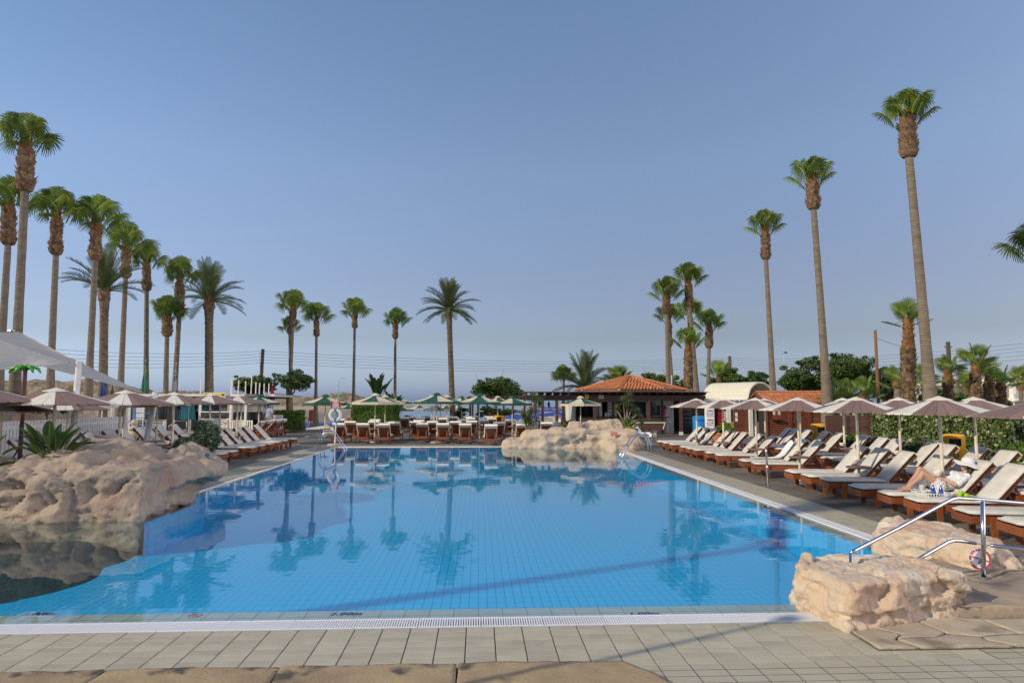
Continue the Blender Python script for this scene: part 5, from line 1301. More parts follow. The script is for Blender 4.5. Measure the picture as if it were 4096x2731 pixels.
BX = AY(2522, 1600, 47).x; BY = 47.2
bar = thing('pool_bar', 'octagonal pool bar with orange tiled roof and open serving windows', 'building', (BX, BY, 0))
zE, zA, side = 2.82, 3.78, 2.95; ap = side / 2 / math.tan(pi / 8); cr_ = side / 2 / sin(pi / 8)
roof = MB()
ring = [(cr_ * cos(pi / 8 + k * pi / 4 - pi / 2 - pi / 4), cr_ * sin(pi / 8 + k * pi / 4 - pi / 2 - pi / 4), zE) for k in range(8)]
roof.add(ring + [(0, 0, zA)] + [(x * .97, y * .97, zE - .10) for x, y, z in ring], [(k, (k + 1) % 8, 8) for k in range(8)] + [(k, 9 + k, 9 + (k + 1) % 8, (k + 1) % 8) for k in range(8)] + [tuple(range(9, 17))])
roof = roof.build('roof', MORTAR, bar)
lim = [292]; ex = []
for k in (0, 1, 7, 2, 6, 3, 5, 4):
    w = -pi / 2 + k * pi / 4; nrm = Vector((cos(w), sin(w), 0)); ux = Vector((-sin(w), cos(w), 0))
    e = nrm * (ap + .06) + Vector((0, 0, zE - .005)); t = Vector((0, 0, zA)) - e
    tiled_face(roof, e, ux, t, side / 2 + .02, t.length, lim, ex)
extra_tiles(roof, ex)
hm = MB().tube([(0, 0, 0), (0, 0, .36)], [.075, .06], 8)
for k in range(8):
    a = Vector(ring[k]); b_ = Vector((0, 0, zA + .03)); d = b_ - a
    MB().beam(a + Vector((0, 0, .02)), b_, .16, .08).build('hip_mortar', MORTAR, roof)
    mb = MB(); n = int(d.length / .34)
    for i in range(n):
        p = a + d * (i / n) + Vector((0, 0, .07)); q = a + d * ((i + 1.08) / n) + Vector((0, 0, .07)); mb.tube([p, q], [.085, .068], 8, False)
    mb.build('hip_tile', TERRA, roof, 9)
MB().lathe([(.22, zA), (.16, zA + .12), (.02, zA + .16)], 12).build('roof_cap', MORTAR, roof, 9)
for k in range(8):
    a, b_ = Vector(ring[k]) * .96, Vector(ring[(k + 1) % 8]) * .96; a.z = b_.z = zE - .2
    MB().beam(a, b_, .09, .26).build('fascia_beam', PERG, bar)
for k in range(8): MB().tube([(ring[k][0] * .93, ring[k][1] * .93, 0), (ring[k][0] * .93, ring[k][1] * .93, zE - .1)], .07, 8).build('post', PERG, bar)
SPECK = mat('speckled_render', (.48, .38, .22), .9, col2=(.34, .26, .14), scale=22, bump=.5, bscale=40)
yf = 44.35 - BY
def X(px, y=44.35): return AY(px, 1600, y).x - BX
def bx(nm, px0, px1, z0, z1, m, dy=0, th=.12, par=bar):
    x0, x1 = X(px0), X(px1); return MB().box(((x0 + x1) / 2, yf + dy, (z0 + z1) / 2), (x1 - x0, th, z1 - z0)).build(nm, m, par)
bx('counter_wall', 2312, 2500, 0, 1.04, SPECK, 0, .25); bx('counter_wall', 2566, 2664, 0, 1.04, SPECK, .02, .25); bx('counter_wall', 2500, 2566, 0, .98, SPECK, .06, .2)
bx('counter_top', 2300, 2672, 1.045, 1.10, mat('dark_counter', (.035, .022, .016), .4), -.08, .5)
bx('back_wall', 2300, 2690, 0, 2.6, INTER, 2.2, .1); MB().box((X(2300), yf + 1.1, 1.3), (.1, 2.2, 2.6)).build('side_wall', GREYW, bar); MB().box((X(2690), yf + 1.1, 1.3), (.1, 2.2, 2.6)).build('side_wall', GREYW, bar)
sh = bx('roller_shutter', 2322, 2690, 2.06, 2.5, GREYW, .05, .08)
for i in range(6): MB().box(((X(2322) + X(2690)) / 2, yf - .0, 2.10 + i * .07), (X(2690) - X(2322), .03, .05)).build('shutter_slat', GREYW, sh)
for a, b_, m in ((2396, 2407, WHITE), (2430, 2437, WHITE), (2443, 2455, mat('stone_pillar', (.25, .17, .10), .9, col2=(.16, .11, .07), scale=9, bump=.6)), (2457, 2465, WHITE), (2583, 2592, WHITE), (2592, 2606, PERG)):
    bx('window_post', a, b_, 1.10, 2.06, m, -.02, .14)
bx('pale_partition', 2375, 2397, 1.1, 2.02, GREYW, .25, .06)
bx('white_wall', 2606, 2690, 1.10, 2.06, GREYW, .08, .1); bx('white_wall', 2664, 2690, 0, 1.10, GREYW, .08, .1)
bx('mirror_window', 2611, 2637, 1.18, 1.82, GLASS, .0, .06); bx('inner_frame', 2609, 2613, 1.16, 1.84, DARK, -.03, .05); bx('inner_frame', 2633, 2638, 1.16, 1.84, DARK, -.03, .05)
bx('blue_notice', 2645, 2664, 1.55, 1.82, mat('teal_paper', (.03, .13, .20), .6), .0, .03)
bx('mural_panel', 2530, 2584, 1.12, 2.0, mat('teal_board', (.015, .07, .10), .6, col2=(.05, .05, .05), scale=3), .35, .05)
mb = MB(); mb.prism([(0.0, 0), (.55, 0), (.62, .25), (.5, .55), (.28, .8), (0, .86)], 0, .03); mb.build('mural_shape', mat('grey_board', (.16, .15, .14), .7), bar, loc=(X(2530), yf + .32, 1.12), rot=(pi / 2, 0, 0))
bx('fridge', 2462, 2486, 1.1, 1.9, mat('dark_fridge', (.03, .035, .04), .3), .6, .5); bx('menu_board', 2432, 2444, 1.02, 2.02, SIGNW, -.16, .03)
for i, (c, z0, z1) in enumerate((((.42, .02, .02), 1.86, 1.90), ((.42, .02, .02), 1.78, 1.81), ((.55, .2, .02), 1.55, 1.68), ((.2, .35, .2), 1.28, 1.45), ((.02, .16, .4), .98, 1.22))):
    bx('menu_picture', 2433, 2443, z0, z1, mat(f'menu_ink_{"abcde"[i]}', c, .6), -.18, .01)
for px in (2416, 2427): o = bx('leaflet_stand', px, px + 9, 1.11, 1.36, SIGNW, -.2, .02); o.rotation_euler = (0, 0, 0)
# fire extinguisher hangs on the white wall
ex_ = thing('fire_extinguisher', 'red fire extinguisher on the white wall of the bar', 'fire extinguisher', (BX + X(2653), BY + yf - .10, 1.16))
MB().lathe([(.001, 0), (.07, 0), (.075, .03), (.075, .34), (.05, .40), (.025, .42), (.001, .43)], 14).build('cylinder', RED, ex_, .6); MB().tube([(0, 0, .42), (.06, -.02, .47), (.10, 0, .40), (.09, 0, .2)], .014, 6).build('hose', DARK, ex_)
MB().box((0, 0, .45), (.12, .04, .05)).build('handle', DARK, ex_)
# pergola in front of the bar
pg_ = thing('bar_pergola', 'dark timber pergola with notched rafter ends along the front of the bar', 'pergola', (0, 0, 0)); PY = 41.7
x0, x1 = AY(2099, 1600, PY).x, AY(2822, 1600, PY).x
MB().box(((x0 + x1) / 2, PY, 2.34), (x1 - x0, .10, .24)).build('beam', PERG, pg_); MB().box(((x0 + x1) / 2, PY + .02, 2.185), (x1 - x0 - .2, .08, .07)).build('beam', PERG, pg_)
MB().box(((x0 + x1) / 2, PY + 2.3, 2.34), (x1 - x0, .10, .22)).build('beam', PERG, pg_)
n = int((x1 - x0) / .5)
for i in range(n + 1):
    x = x0 + .1 + i * (x1 - x0 - .2) / n
    mb = MB(); pr = [(-.45, .16), (-.45, .10), (-.10, 0), (3.0, 0), (3.0, .16)]; mb.add([(x - .04, PY + a, 2.47 + b_) for a, b_ in pr] + [(x + .04, PY + a, 2.47 + b_) for a, b_ in pr], [(0, 1, 2, 3, 4), (9, 8, 7, 6, 5)] + [(k, 5 + k, 5 + (k + 1) % 5, (k + 1) % 5) for k in range(5)])
    mb.build('rafter', PERG, pg_)
MB().box(((x0 + x1) / 2, PY + 1.2, 2.655), (x1 - x0 + .1, 3.5, .03)).build('roof_sheet', PERG, pg_)
for px in (2227, 2378, 2594, 2722): 
    x = AY(px, 1600, PY).x; MB().box((x, PY, 1.21), (.17, .17, 2.02)).build('post', PERG, pg_); MB().box((x, PY, .13), (.20, .20, .20)).build('post_foot', PIPE, pg_)
for px, y in ((2142, 44), (2170, 46), (2332, 48), (2350, 46.5), (2254, 47)): x = AY(px, 1600, y).x; MB().box((x, y, 1.2), (.17, .17, 2.4)).build('post', PERG, pg_)
for px in (2180, 2234, 2447, 2600): 
    x = AY(px, 1600, PY).x; ln = thing('lantern', ['black iron lantern on the pergola corner by the yucca', 'black lantern beside the second pergola post', 'black lantern under the pergola by the menu board', 'black lantern under the pergola by the white wall'][(2180, 2234, 2447, 2600).index(px)], 'lantern', (x + .22, PY - .1, 1.72), 0, 'lanterns under the pergola')
    MB().lathe([(.001, 0), (.06, .02), (.08, .22), (.10, .23), (.03, .33), (.01, .38)], 6).build('lamp_body', BLACKM, ln); MB().tube([(0, 0, .36), (-.06, .02, .44), (-.15, .05, .42)], .012, 5).build('bracket', BLACKM, ln)
for px, c, w, h, z, lb, tx in ((2347, mat('yellow_sign', (.78, .62, .01), .5), .22, .22, 2.38, 'square yellow sign on the pergola beam', 1), (2404, mat('pale_sign', (.5, .47, .40), .5), .30, .22, 2.36, 'pale rectangular notice on the pergola beam', 0)):
    x = AY(px, 1600, PY).x; s = thing('notice', lb, 'sign', (x, PY - .07, z)); MB().box((0, 0, 0), (w, .02, h)).build('board', c, s)
    for k in range(3): MB().box((0, -.013, .05 - k * .055), (w * .7, .004, .018)).build('print_line', INK, s)
# bare pergola farther back
pb = thing('bare_pergola', 'bare dark timber pergola before the sea with a tree growing through it', 'pergola', (0, 0, 0)); PZ = 52.6
x0, x1 = AY(1868, 1600, PZ).x, AY(2116, 1600, PZ).x
MB().box(((x0 + x1) / 2, PZ, 2.32), (x1 - x0, .10, .2)).build('beam', PERG, pb); MB().box(((x0 + x1) / 2, PZ + 1.2, 2.32), (x1 - x0, .10, .2)).build('beam', PERG, pb)
for i in range(8): MB().box((x0 + .2 + i * (x1 - x0 - .4) / 7, PZ + .6, 2.46), (.07, 1.9, .1)).build('rafter', PERG, pb)
for px in (1881, 1890, 1912, 1950, 2015, 2054, 2102): x = AY(px, 1600, PZ).x; MB().box((x, PZ + (.0 if px % 2 else 1.1), 1.12), (.15, .15, 2.24)).build('post', PERG, pb)
# drinks fridges and stone wall in the passage beside the bar
bwx = AY(2790, 1600, 46).x
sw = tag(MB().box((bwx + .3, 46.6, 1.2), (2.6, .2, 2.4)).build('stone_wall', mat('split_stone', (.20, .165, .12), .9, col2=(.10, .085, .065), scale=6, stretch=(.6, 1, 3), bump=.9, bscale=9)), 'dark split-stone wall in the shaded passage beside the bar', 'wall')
fz = thing('drinks_fridge', 'dark glass-door drinks fridge in the passage beside the bar', 'fridge', (AY(2738, 1600, 45.2).x, 45.2, 0)); MB().box((0, 0, .95), (.8, .6, 1.9), bev=.02).build('cabinet', DARK, fz); MB().box((.05, -.31, 1.1), (.6, .02, 1.3)).build('glass_door', GLASS, fz)
for k in range(4): MB().box((.05, -.325, .7 + k * .28), (.5, .01, .015)).build('shelf', GREYW, fz)
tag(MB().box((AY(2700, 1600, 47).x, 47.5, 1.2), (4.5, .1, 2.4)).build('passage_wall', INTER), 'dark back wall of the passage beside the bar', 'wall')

# ---------------------------------------------------------------- white arched canopy
cv = thing('arched_canopy', 'cream boarded barrel canopy with open arch end beside the wooden hut', 'canopy', (16.55, 41.5, 0), 0)
ax = Vector((-.42, .907, 0)); df = Vector((.907, .42, 0)); Rv, Lc, ze = 1.12, 3.9, 2.28
CANW = mat('canopy_board', (.74, .70, .58), .5, col2=(.66, .61, .49), scale=5, rnd=.03, stretch=(6, 1, 1))
nb = 26
for i in range(nb):
    a0, a1 = pi * i / nb + .004, pi * (i + 1) / nb - .004; V = []
    for r in (Rv, Rv - .03):
        for a in (a0, a1):
            for t in (0, Lc):
                p = df * (Rv - r * cos(a)) + ax * t; V.append((p.x, p.y, ze + r * sin(a) * .92))
    MB().add(V, [(0, 1, 3, 2), (4, 6, 7, 5), (0, 2, 6, 4), (1, 5, 7, 3), (0, 4, 5, 1), (2, 3, 7, 6)]).build('board', CANW, cv)
for t in (.02, .9, 1.8, 2.7, 3.6):
    mb = MB(); pts = []
    for i in range(17):
        a = pi * i / 16; p = df * (Rv - (Rv - .06) * cos(a)) + ax * t; pts.append((p.x, p.y, ze + (Rv - .06) * sin(a) * .92))
    mb.tube(pts, .05, 4, True); mb.build('arch_rib', CANW, cv)
for s in (0, 2 * Rv): a = df * s; b_ = df * s + ax * Lc; MB().beam((a.x, a.y, ze - .05), (b_.x, b_.y, ze - .05), .1, .12).build('eave_beam', WHITE, cv)
for i in range(11):
    p = ax * (i * .39) - df * .32; q = ax * (i * .39) + df * .2; MB().beam((p.x, p.y, ze - .16), (q.x, q.y, ze - .16), .05, .13).build('rafter_end', WHITE, cv)
p = -df * .32; q = -df * .32 + ax * Lc; MB().beam((p.x, p.y, ze - .07), (q.x, q.y, ze - .07), .05, .06).build('rafter_rail', WHITE, cv)
def wallseg(px0, px1, y, z0, z1, m, nm, th=.1, par=None, dy=0):
    a, b_ = AY(px0, 1600, y).x, AY(px1, 1600, y).x
    return MB().box(((a + b_) / 2 - (par.location.x if par else 0), y - (par.location.y if par else 0) + dy, (z0 + z1) / 2), (b_ - a, th, z1 - z0)).build(nm, m, par)
wallseg(2822, 3062, 43.6, 1.86, 2.3, WHITE, 'white_front', .1, cv); wallseg(2946, 3004, 40.9, 1.72, 2.02, WHITE, 'white_box', .3, cv)
wallseg(2994, 3008, 40.75, 0, 1.75, WHITE, 'white_post', .16, cv); wallseg(2905, 2915, 42.0, 0, 2.1, WHITE, 'white_post', .12, cv)
wallseg(2918, 2933, 41.8, .7, 1.75, WHITE, 'window_frame', .08, cv); wallseg(2921, 2930, 41.8, .82, 1.65, GLASS, 'pane', .1, cv)
wallseg(2903, 2934, 41.85, 0, .78, mat('pale_stone', (.42, .35, .24), .9, col2=(.32, .26, .18), scale=8, bump=.6), 'low_wall', .2, cv)
wallseg(2856, 2905, 43, 0, 2.0, INTER, 'dark_opening', .1, cv)
ad = thing('advert_panel', 'red ice cream advert panel with white letters under the canopy', 'advert', (AY(2890, 1600, 42.2).x, 42.2, 1.3)); MB().box((0, 0, 0), (.62, .04, 1.25)).build('panel', mat('advert_red', (.30, .008, .012), .4), ad)
put(text_mesh('XER', .36, SIGNW, bold=.012), 'lettering', ad, (.12, -.03, -.1), (pi / 2, -pi / 2 + .2, 0))
wd = thing('clad_wall', 'red-brown boarded wall with two pinned notices under the canopy', 'wall', (AY(2965, 1600, 40.9).x, 40.9, 0)); w0 = AY(2934, 1600, 40.9).x - wd.location.x; w1 = AY(2994, 1600, 40.9).x - wd.location.x
for i in range(13): MB().box(((w0 + w1) / 2, random.uniform(-.004, .004), .07 + i * .132), (w1 - w0, .05, .124)).build('plank', HUTW, wd)
MB().box(((w0 + w1) / 2, .06, .86), (w1 - w0 - .02, .04, 1.7)).build('backing', INTER, wd)
for z in (1.30, 1.0): MB().box((w0 + .14, -.035, z), (.15, .008, .24)).build('notice', SIGNW, wd)
sg = tag(wallseg(3009, 3062, 40.9, 0, .86, mat('grey_stone_face', (.24, .20, .15), .95, col2=(.15, .125, .095), scale=7, bump=.9, bscale=8), 'stone_wall', .2), 'rough grey stone half wall between the white post and the wooden hut', 'wall')
w2 = thing('clad_wall', 'shaded boarded wall above the grey stone half wall', 'wall', (AY(3035, 1600, 41.1).x, 41.1, 0)); w0 = AY(3008, 1600, 41.1).x - w2.location.x; w1 = AY(3063, 1600, 41.1).x - w2.location.x
for i in range(8): MB().box(((w0 + w1) / 2, 0, .9 + i * .132), (w1 - w0, .05, .124)).build('plank', HUTW, w2)
MB().box(((w0 + w1) / 2, .06, 1.4), (w1 - w0, .04, 1.1)).build('backing', INTER, w2)

# ---------------------------------------------------------------- wooden hut with tiled gable roof
HY = 39.6; hxa, hxb = AY(3063, 1600, HY).x, AY(3352, 1600, HY).x; hw = hxb - hxa
hut = thing('wooden_hut', 'red-brown slatted wooden hut with orange tiled roof and closed plank door', 'building', (hxa, HY, 0))
zE2, zR = 1.98, 2.62
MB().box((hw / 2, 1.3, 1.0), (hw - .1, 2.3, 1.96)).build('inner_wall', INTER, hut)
mb = MB(); mb.add([(-.05, -.30, zE2 - .02), (hw + .3, -.30, zE2 - .02), (hw + .3, 1.3, zR), (-.05, 1.3, zR), (hw + .3, 2.9, zE2), (-.05, 2.9, zE2)], [(0, 1, 2, 3), (3, 2, 4, 5)]); rf = mb.build('roof', MORTAR, hut)
lim = [280]; ex = []; up = Vector((0, 1.6, zR - zE2 + .02)); tiled_face(rf, Vector((hw / 2 + .12, -.34, zE2 - .02)), Vector((1, 0, 0)), up, hw / 2 + .17, up.length, lim, ex, False, .215, .29); extra_tiles(rf, ex)
mb = MB()
for i in range(14): mb.tube([(-.1 + i * .345, 1.3, zR + .03), (.27 + i * .345, 1.3, zR + .03)], [.10, .085], 8, False)
mb.build('ridge_tile', TERRA, rf, 9)
MB().add([(-.02, -.1, zE2 - .05), (-.02, 2.6, zE2 - .05), (-.02, 1.3, zR - .05), (.03, -.1, zE2 - .05), (.03, 2.6, zE2 - .05), (.03, 1.3, zR - .05)], [(0, 1, 2), (5, 4, 3), (0, 2, 5, 3), (1, 4, 5, 2)]).build('gable', HUTW, hut)
for a, b_ in ((-.34, 1.3), (2.94, 1.3)): MB().beam((-.10, a, zE2 - .06), (-.10, b_, zR + .0), .05, .16).build('barge_board', HUTW, hut)
MB().box((hw / 2, -.12, zE2 - .12), (hw + .1, .08, .14)).build('eave_beam', HUTW, hut)
def hx_(px): return AY(px, 1600, HY).x - hxa
for px in (3063, 3152, 3160, 3231, 3237, 3352): MB().box((hx_(px), -.03, .95), (.10, .12, 1.9)).build('corner_post', HUTW, hut)
for px0, px1 in ((3066, 3150), (3239, 3350)):
    a, b_ = hx_(px0), hx_(px1)
    for i in range(15):
        if px0 == 3066 and 8 <= i <= 12: 
            MB().box((a + .10, 0, .07 + i * .126), (.26, .035, .095)).build('slat', HUTW, hut); MB().box((b_ - .16, 0, .07 + i * .126), (.40, .035, .095)).build('slat', HUTW, hut)
        else:
            o = MB().box((0, 0, 0), (b_ - a, .035, .10)).build('slat', HUTW, hut, loc=((a + b_) / 2, random.uniform(-.008, .008), .07 + i * .126), rot=(-.25, 0, 0))
MB().box((hx_(3295), .012, .95), (.07, .05, 1.86)).build('mid_post', HUTW, hut)
a, b_ = hx_(3086), hx_(3126)
MB().box(((a + b_) / 2, .0, 1.38), (b_ - a, .04, .66)).build('shutter', HUTW, hut)
for px in (3094, 3114): MB().box((hx_(px), -.03, 1.42), (.14, .01, .24)).build('notice', mat('cream_paper', (.62, .55, .38), .7), hut)
MB().box(((hx_(3080) + hx_(3128)) / 2, -.14, 1.02), (.72, .24, .03)).build('shelf', HUTW, hut); MB().add([(hx_(3112), -.02, 1.0), (hx_(3112), -.22, 1.0), (hx_(3112), -.02, .8), (hx_(3112) + .04, -.02, 1.0), (hx_(3112) + .04, -.22, 1.0), (hx_(3112) + .04, -.02, .8)], [(0, 1, 2), (5, 4, 3), (0, 3, 4, 1), (1, 4, 5, 2), (2, 5, 3, 0)]).build('shelf_bracket', HUTW, hut)
a, b_ = hx_(3163), hx_(3229); door = MB().box(((a + b_) / 2, .03, .93), (b_ - a, .03, 1.84)).build('door', HUTW, hut)
for i in range(13): MB().box(((a + b_) / 2, .0, .08 + i * .142), (b_ - a - .02, .03, .134)).build('plank', HUTW, door)
for z in (.08, 1.0 - .1, 1.80): MB().box(((a + b_) / 2, -.03, z), (b_ - a, .03, .10)).build('door_rail', HUTW, door)
MB().beam((a + .08, -.03, 1.74), (b_ - .05, -.03, 1.0), .03, .10, up=(0, -1, 0)).build('door_brace', HUTW, door); MB().beam((a + .08, -.03, .86), (b_ - .05, -.03, .14), .03, .10, up=(0, -1, 0)).build('door_brace', HUTW, door)
MB().tube([(a + .05, -.08, 1.0), (a + .18, -.08, 1.0)], .018, 8).build('handle', STEEL, door, .6)

# ---------------------------------------------------------------- board fences
def board_fence(lb, xa, xb, y, h, posts, nb=6):
    f = thing('board_fence', lb, 'fence', (xa, y, 0)); ln = xb - xa; k = posts; bh = h / nb
    for i in range(k + 1): MB().box((ln * i / k, -.03, h / 2 + .03), (.13, .12, h + .06)).build('post', FENCEW, f)
    for i in range(k):
        for j in range(nb):
            MB().box((ln * (i + .5) / k, .035 if j % 2 else 0, bh * (j + .5)), (ln / k - .06, .03, bh * .96)).build('board', FENCEW, f)
        MB().box((ln * (i + .5) / k, -.02, h / 2), (.06, .02, h)).build('batten', FENCEW, f)
board_fence('brown board fence with horizontal planks between the hut and the variegated hedge', 16.1, 18.6, 29.6, 1.48, 2)
board_fence('brown board fence with horizontal planks at the picture edge beyond the variegated hedge', 20.6, 26.2, 29.4, 1.48, 3)
tag(MB().box((17.1, 31.6, .72), (1.6, .08, 1.44)).build('dark_fence', FENCEW), 'shaded fence stretch just past the hut corner', 'fence')
pf = thing('picket_fence', 'white picket fence with tall close boards behind the kiosk side loungers', 'fence', (-15.35, 14.5, 0))
pa = Vector((-15.35, 14.5, 0)); pe = AY(516, 1700, 30.5); pe.z = 0; dv = pe - pa; npk = 96; rzf = atan2(dv.y, dv.x)
pk = MB().prism([(-.062, 0), (.062, 0), (.062, 1.22), (-.062, 1.22)], -.011, .011).mesh('picket', GREYW); 
for i in range(npk):
    p = dv * (i / npk); put(pk, 'picket', pf, (p.x, p.y, .25), (pi / 2, 0, rzf))
for z in (.45, 1.25): MB().beam((0, .04, z), dv + Vector((0, .04, z)), .04, .09).build('rail', GREYW, pf)
tf = thing('timber_palisade', 'dark round timber palisade above the picket fence at the picture edge', 'fence', (-17.9, 23.3, 0))
for i in range(13): MB().tube([(i * .17, 0, .2), (i * .17, 0, 1.78 + random.uniform(-.03, .03))], .085, 8).build('log', PERG, tf, .7)

# ---------------------------------------------------------------- diving kiosk with flat roof
KY = 45.5; kx = lambda px, y=KY: AY(px, 1600, y).x
ki = thing('kiosk', 'flat-roofed kiosk with white posts and dark open counters behind the loungers', 'building', (kx(720), KY, 0)); o = ki.location
def kb(nm, px0, px1, z0, z1, m, dy=0, th=.1, par=ki): 
    a, b_ = kx(px0), kx(px1); return MB().box(((a + b_) / 2 - o.x, dy, (z0 + z1) / 2), (b_ - a, th, z1 - z0)).build(nm, m, par)
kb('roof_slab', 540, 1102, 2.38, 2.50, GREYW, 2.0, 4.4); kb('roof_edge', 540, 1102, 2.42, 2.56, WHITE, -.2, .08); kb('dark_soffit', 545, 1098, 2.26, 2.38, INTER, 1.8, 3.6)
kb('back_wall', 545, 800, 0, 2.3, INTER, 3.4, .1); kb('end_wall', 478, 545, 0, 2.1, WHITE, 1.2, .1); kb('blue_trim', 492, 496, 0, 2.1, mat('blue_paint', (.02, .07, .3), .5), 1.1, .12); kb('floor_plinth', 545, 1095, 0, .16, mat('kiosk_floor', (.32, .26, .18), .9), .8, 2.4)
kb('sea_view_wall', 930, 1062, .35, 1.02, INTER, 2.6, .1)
for px in (762, 802, 925, 984): kb('post', px - 4.5, px + 4.5, 0, 2.4, WHITE, 0, .12)
kb('counter_front', 800, 928, .1, .45, WHITE, -.06, .12); kb('glazed_panel', 806, 922, .98, 1.36, mat('grey_pane', (.07, .07, .075), .3), -.02, .03); kb('rail_bar', 800, 928, 1.37, 1.44, WHITE, -.03, .08); kb('rail_bar', 800, 928, .92, .98, WHITE, -.03, .08)
kb('display_window', 776, 838, 1.42, 2.2, mat('aqua_display', (.015, .08, .10), .25, col2=(.03, .14, .16), scale=5), .5, .05); kb('poster', 836, 872, 1.42, 2.2, mat('navy_poster', (.04, .045, .07), .4), .45, .05); kb('poster', 872, 900, 1.44, 2.1, mat('beige_poster', (.16, .13, .10), .5, col2=(.08, .1, .1), scale=5), .44, .05)
kb('window_glass', 932, 1058, 1.44, 2.2, mat('hazy_glass', (.25, .27, .26), .15, alpha=.45), .1, .02); kb('inner_counter', 930, 1062, .9, 1.4, INTER, .5, .6)
kb('tiled_wall', 1066, 1095, 1.0, 2.2, mat('patterned_tile', (.42, .45, .44), .5, col2=(.30, .34, .34), scale=14), -.05, .1); kb('ramp_panel', 1062, 1128, .1, 1.2, GREYW, .3, .08)
sgk = thing('hygiene_board', 'white pool hygiene rules board with yellow and red border on the kiosk counter', 'sign', (kx(864), KY - .2, .62)); bw = kx(922) - kx(803)
MB().box((0, 0, 0), (bw, .04, .62)).build('board', WHITE, sgk); MB().box((0, -.025, 0), (bw - .06, .01, .54)).build('red_border', mat('brick_red', (.28, .03, .02), .5), sgk); MB().box((0, -.032, 0), (bw - .11, .01, .49)).build('yellow_border', mat('border_yellow', (.7, .55, .03), .5), sgk); MB().box((0, -.039, 0), (bw - .16, .01, .42)).build('panel', SIGNW, sgk)
for tx, sz, z, m in (('POOL HYGIENE RULES', .13, .13, mat('slate_ink', (.09, .11, .2), .6)), ('CHILDREN MUST WEAR APPROPRIATE SWIM WEAR', .06, .02, INK), ('DISPOSABLE SWIM PANTS ONLY IN PLACE OF NAPPIES', .045, -.06, INK), ('INCONTINENT PERSONS REQUIRE SWIM WEAR', .04, -.13, INK)):
    put(text_mesh(tx, sz, m, bold=.002), 'lettering', sgk, (.0, -.046, z), (pi / 2, 0, 0))
for s in (-1, 1):
    MB().ball((s * (bw / 2 - .20), -.045, .04), .09, 12, 8, (1, .12, 1.1)).build('face_drawing', mat('face_pink', (.6, .42, .34), .6), sgk, 9); MB().box((s * (bw / 2 - .20), -.062, .11), (.17, .008, .05)).build('cap_drawing', RED, sgk)
MB().beam((.62, -.05, -.11), (.66, -.05, -.15), .01, .02, up=(0, -1, 0)).build('tick_mark', mat('tick_green', (.02, .3, .06), .5), sgk); MB().beam((.66, -.05, -.15), (.74, -.05, -.05), .01, .02, up=(0, -1, 0)).build('tick_mark', mat('tick_green', (.02, .3, .06), .5), sgk)
ys = thing('roof_sign', 'yellow kiosk roof sign with red letters, mostly hidden by an umbrella', 'sign', (kx(866), KY - .35, 2.50)); yw = kx(910) - kx(823); MB().box((0, 0, 0), (yw, .05, .30)).build('frame', WHITE, ys); MB().box((0, -.03, 0), (yw - .08, .02, .24)).build('panel', mat('border_yellow', (.7, .55, .03), .5), ys)
put(text_mesh('POO', .22, RED, 'LEFT', bold=.006), 'lettering', ys, (-yw / 2 + .07, -.045, 0), (pi / 2, 0, 0)); put(text_mesh('M', .22, RED, 'RIGHT', bold=.006), 'lettering', ys, (yw / 2 - .07, -.045, 0), (pi / 2, 0, 0))
for i, (px0, px1, z0, z1, m, lb) in enumerate(((930, 1068, 2.22, 2.36, mat('teal_fascia', (.01, .14, .12), .5), 'teal fascia board along the kiosk'), (985, 1060, 2.40, 2.56, mat('slate_sign', (.16, .17, .2), .5), 'grey lettered roof sign at the kiosk end'))): kb('fascia_panel', px0, px1, z0, z1, m, -.3, .04)
for i, (px, tp) in enumerate(((804, 1516), (954, 1521), (983, 1524), (1006, 1503), (1024, 1528), (1038, 1531), (1057, 1533), (1075, 1533))):
    p = AY(px, tp, KY + (i % 3) * .3); mb = MB(); mb.tube([(0, 0, 0), (.02 * (i % 2), 0, p.z - 2.5)], .035, 8); t_ = tag(mb.build('roof_pole', WHITE, None, .6, loc=(p.x, p.y, 2.5)), f'{ORD[i]} white roof pole on the kiosk, counted from the sign end', 'pole', 'white poles on the kiosk roof')
an = thing('antenna_mast', 'thick white antenna mast on the kiosk roof', 'antenna', (kx(924), KY, 2.5)); h_ = AY(924, 1516, KY).z - 2.5; MB().tube([(0, 0, 0), (0, 0, h_)], .05, 8).build('pole', WHITE, an, .6); MB().box((.06, 0, h_ - .25), (.08, .08, .5), bev=.02).build('antenna', GREYW, an)
# hanging gear, crates, gate rails inside and before the kiosk
for i, (px, c) in enumerate(((735, (.01, .12, .16)), (752, (.012, .14, .17)), (770, (.01, .085, .10)), (700, (.006, .02, .05)), (640, (.004, .012, .03)), (665, (.004, .010, .02)))):
    ws = thing('wetsuit', ['turquoise towel-like wetsuit hanging at the kiosk front', 'long turquoise wetsuit hanging beside it', 'dark teal wetsuit hanging at the kiosk post', 'navy wetsuit by the palm trunk', 'black wetsuit on the blue rack', 'black wetsuit further along the blue rack'][i], 'wetsuit', (kx(px, 44.6), 44.6, 0), 0, 'wetsuits hanging at the kiosk')
    V = []; F = []
    for j in range(9):
        z = 2.15 - j * .15
        for k in range(7): u = k / 6 * 2 - 1; V.append((u * (.10 + .03 * j * (1 - .05 * j)), .04 * sin(u * 7 + i) - .02 * j * .3, z - .03 * abs(u)))
    for j in range(8):
        for k in range(6): a = j * 7 + k; F.append((a, a + 7, a + 8, a + 1))
    MB().add(V, F).build('suit', mat(f'neoprene_{"abcdef"[i]}', c, .5, translucent=.05), ws, 9); MB().tube([(-.12, 0, 2.12), (0, 0, 2.2), (.12, 0, 2.12)], .01, 5).build('hanger', STEEL, ws)
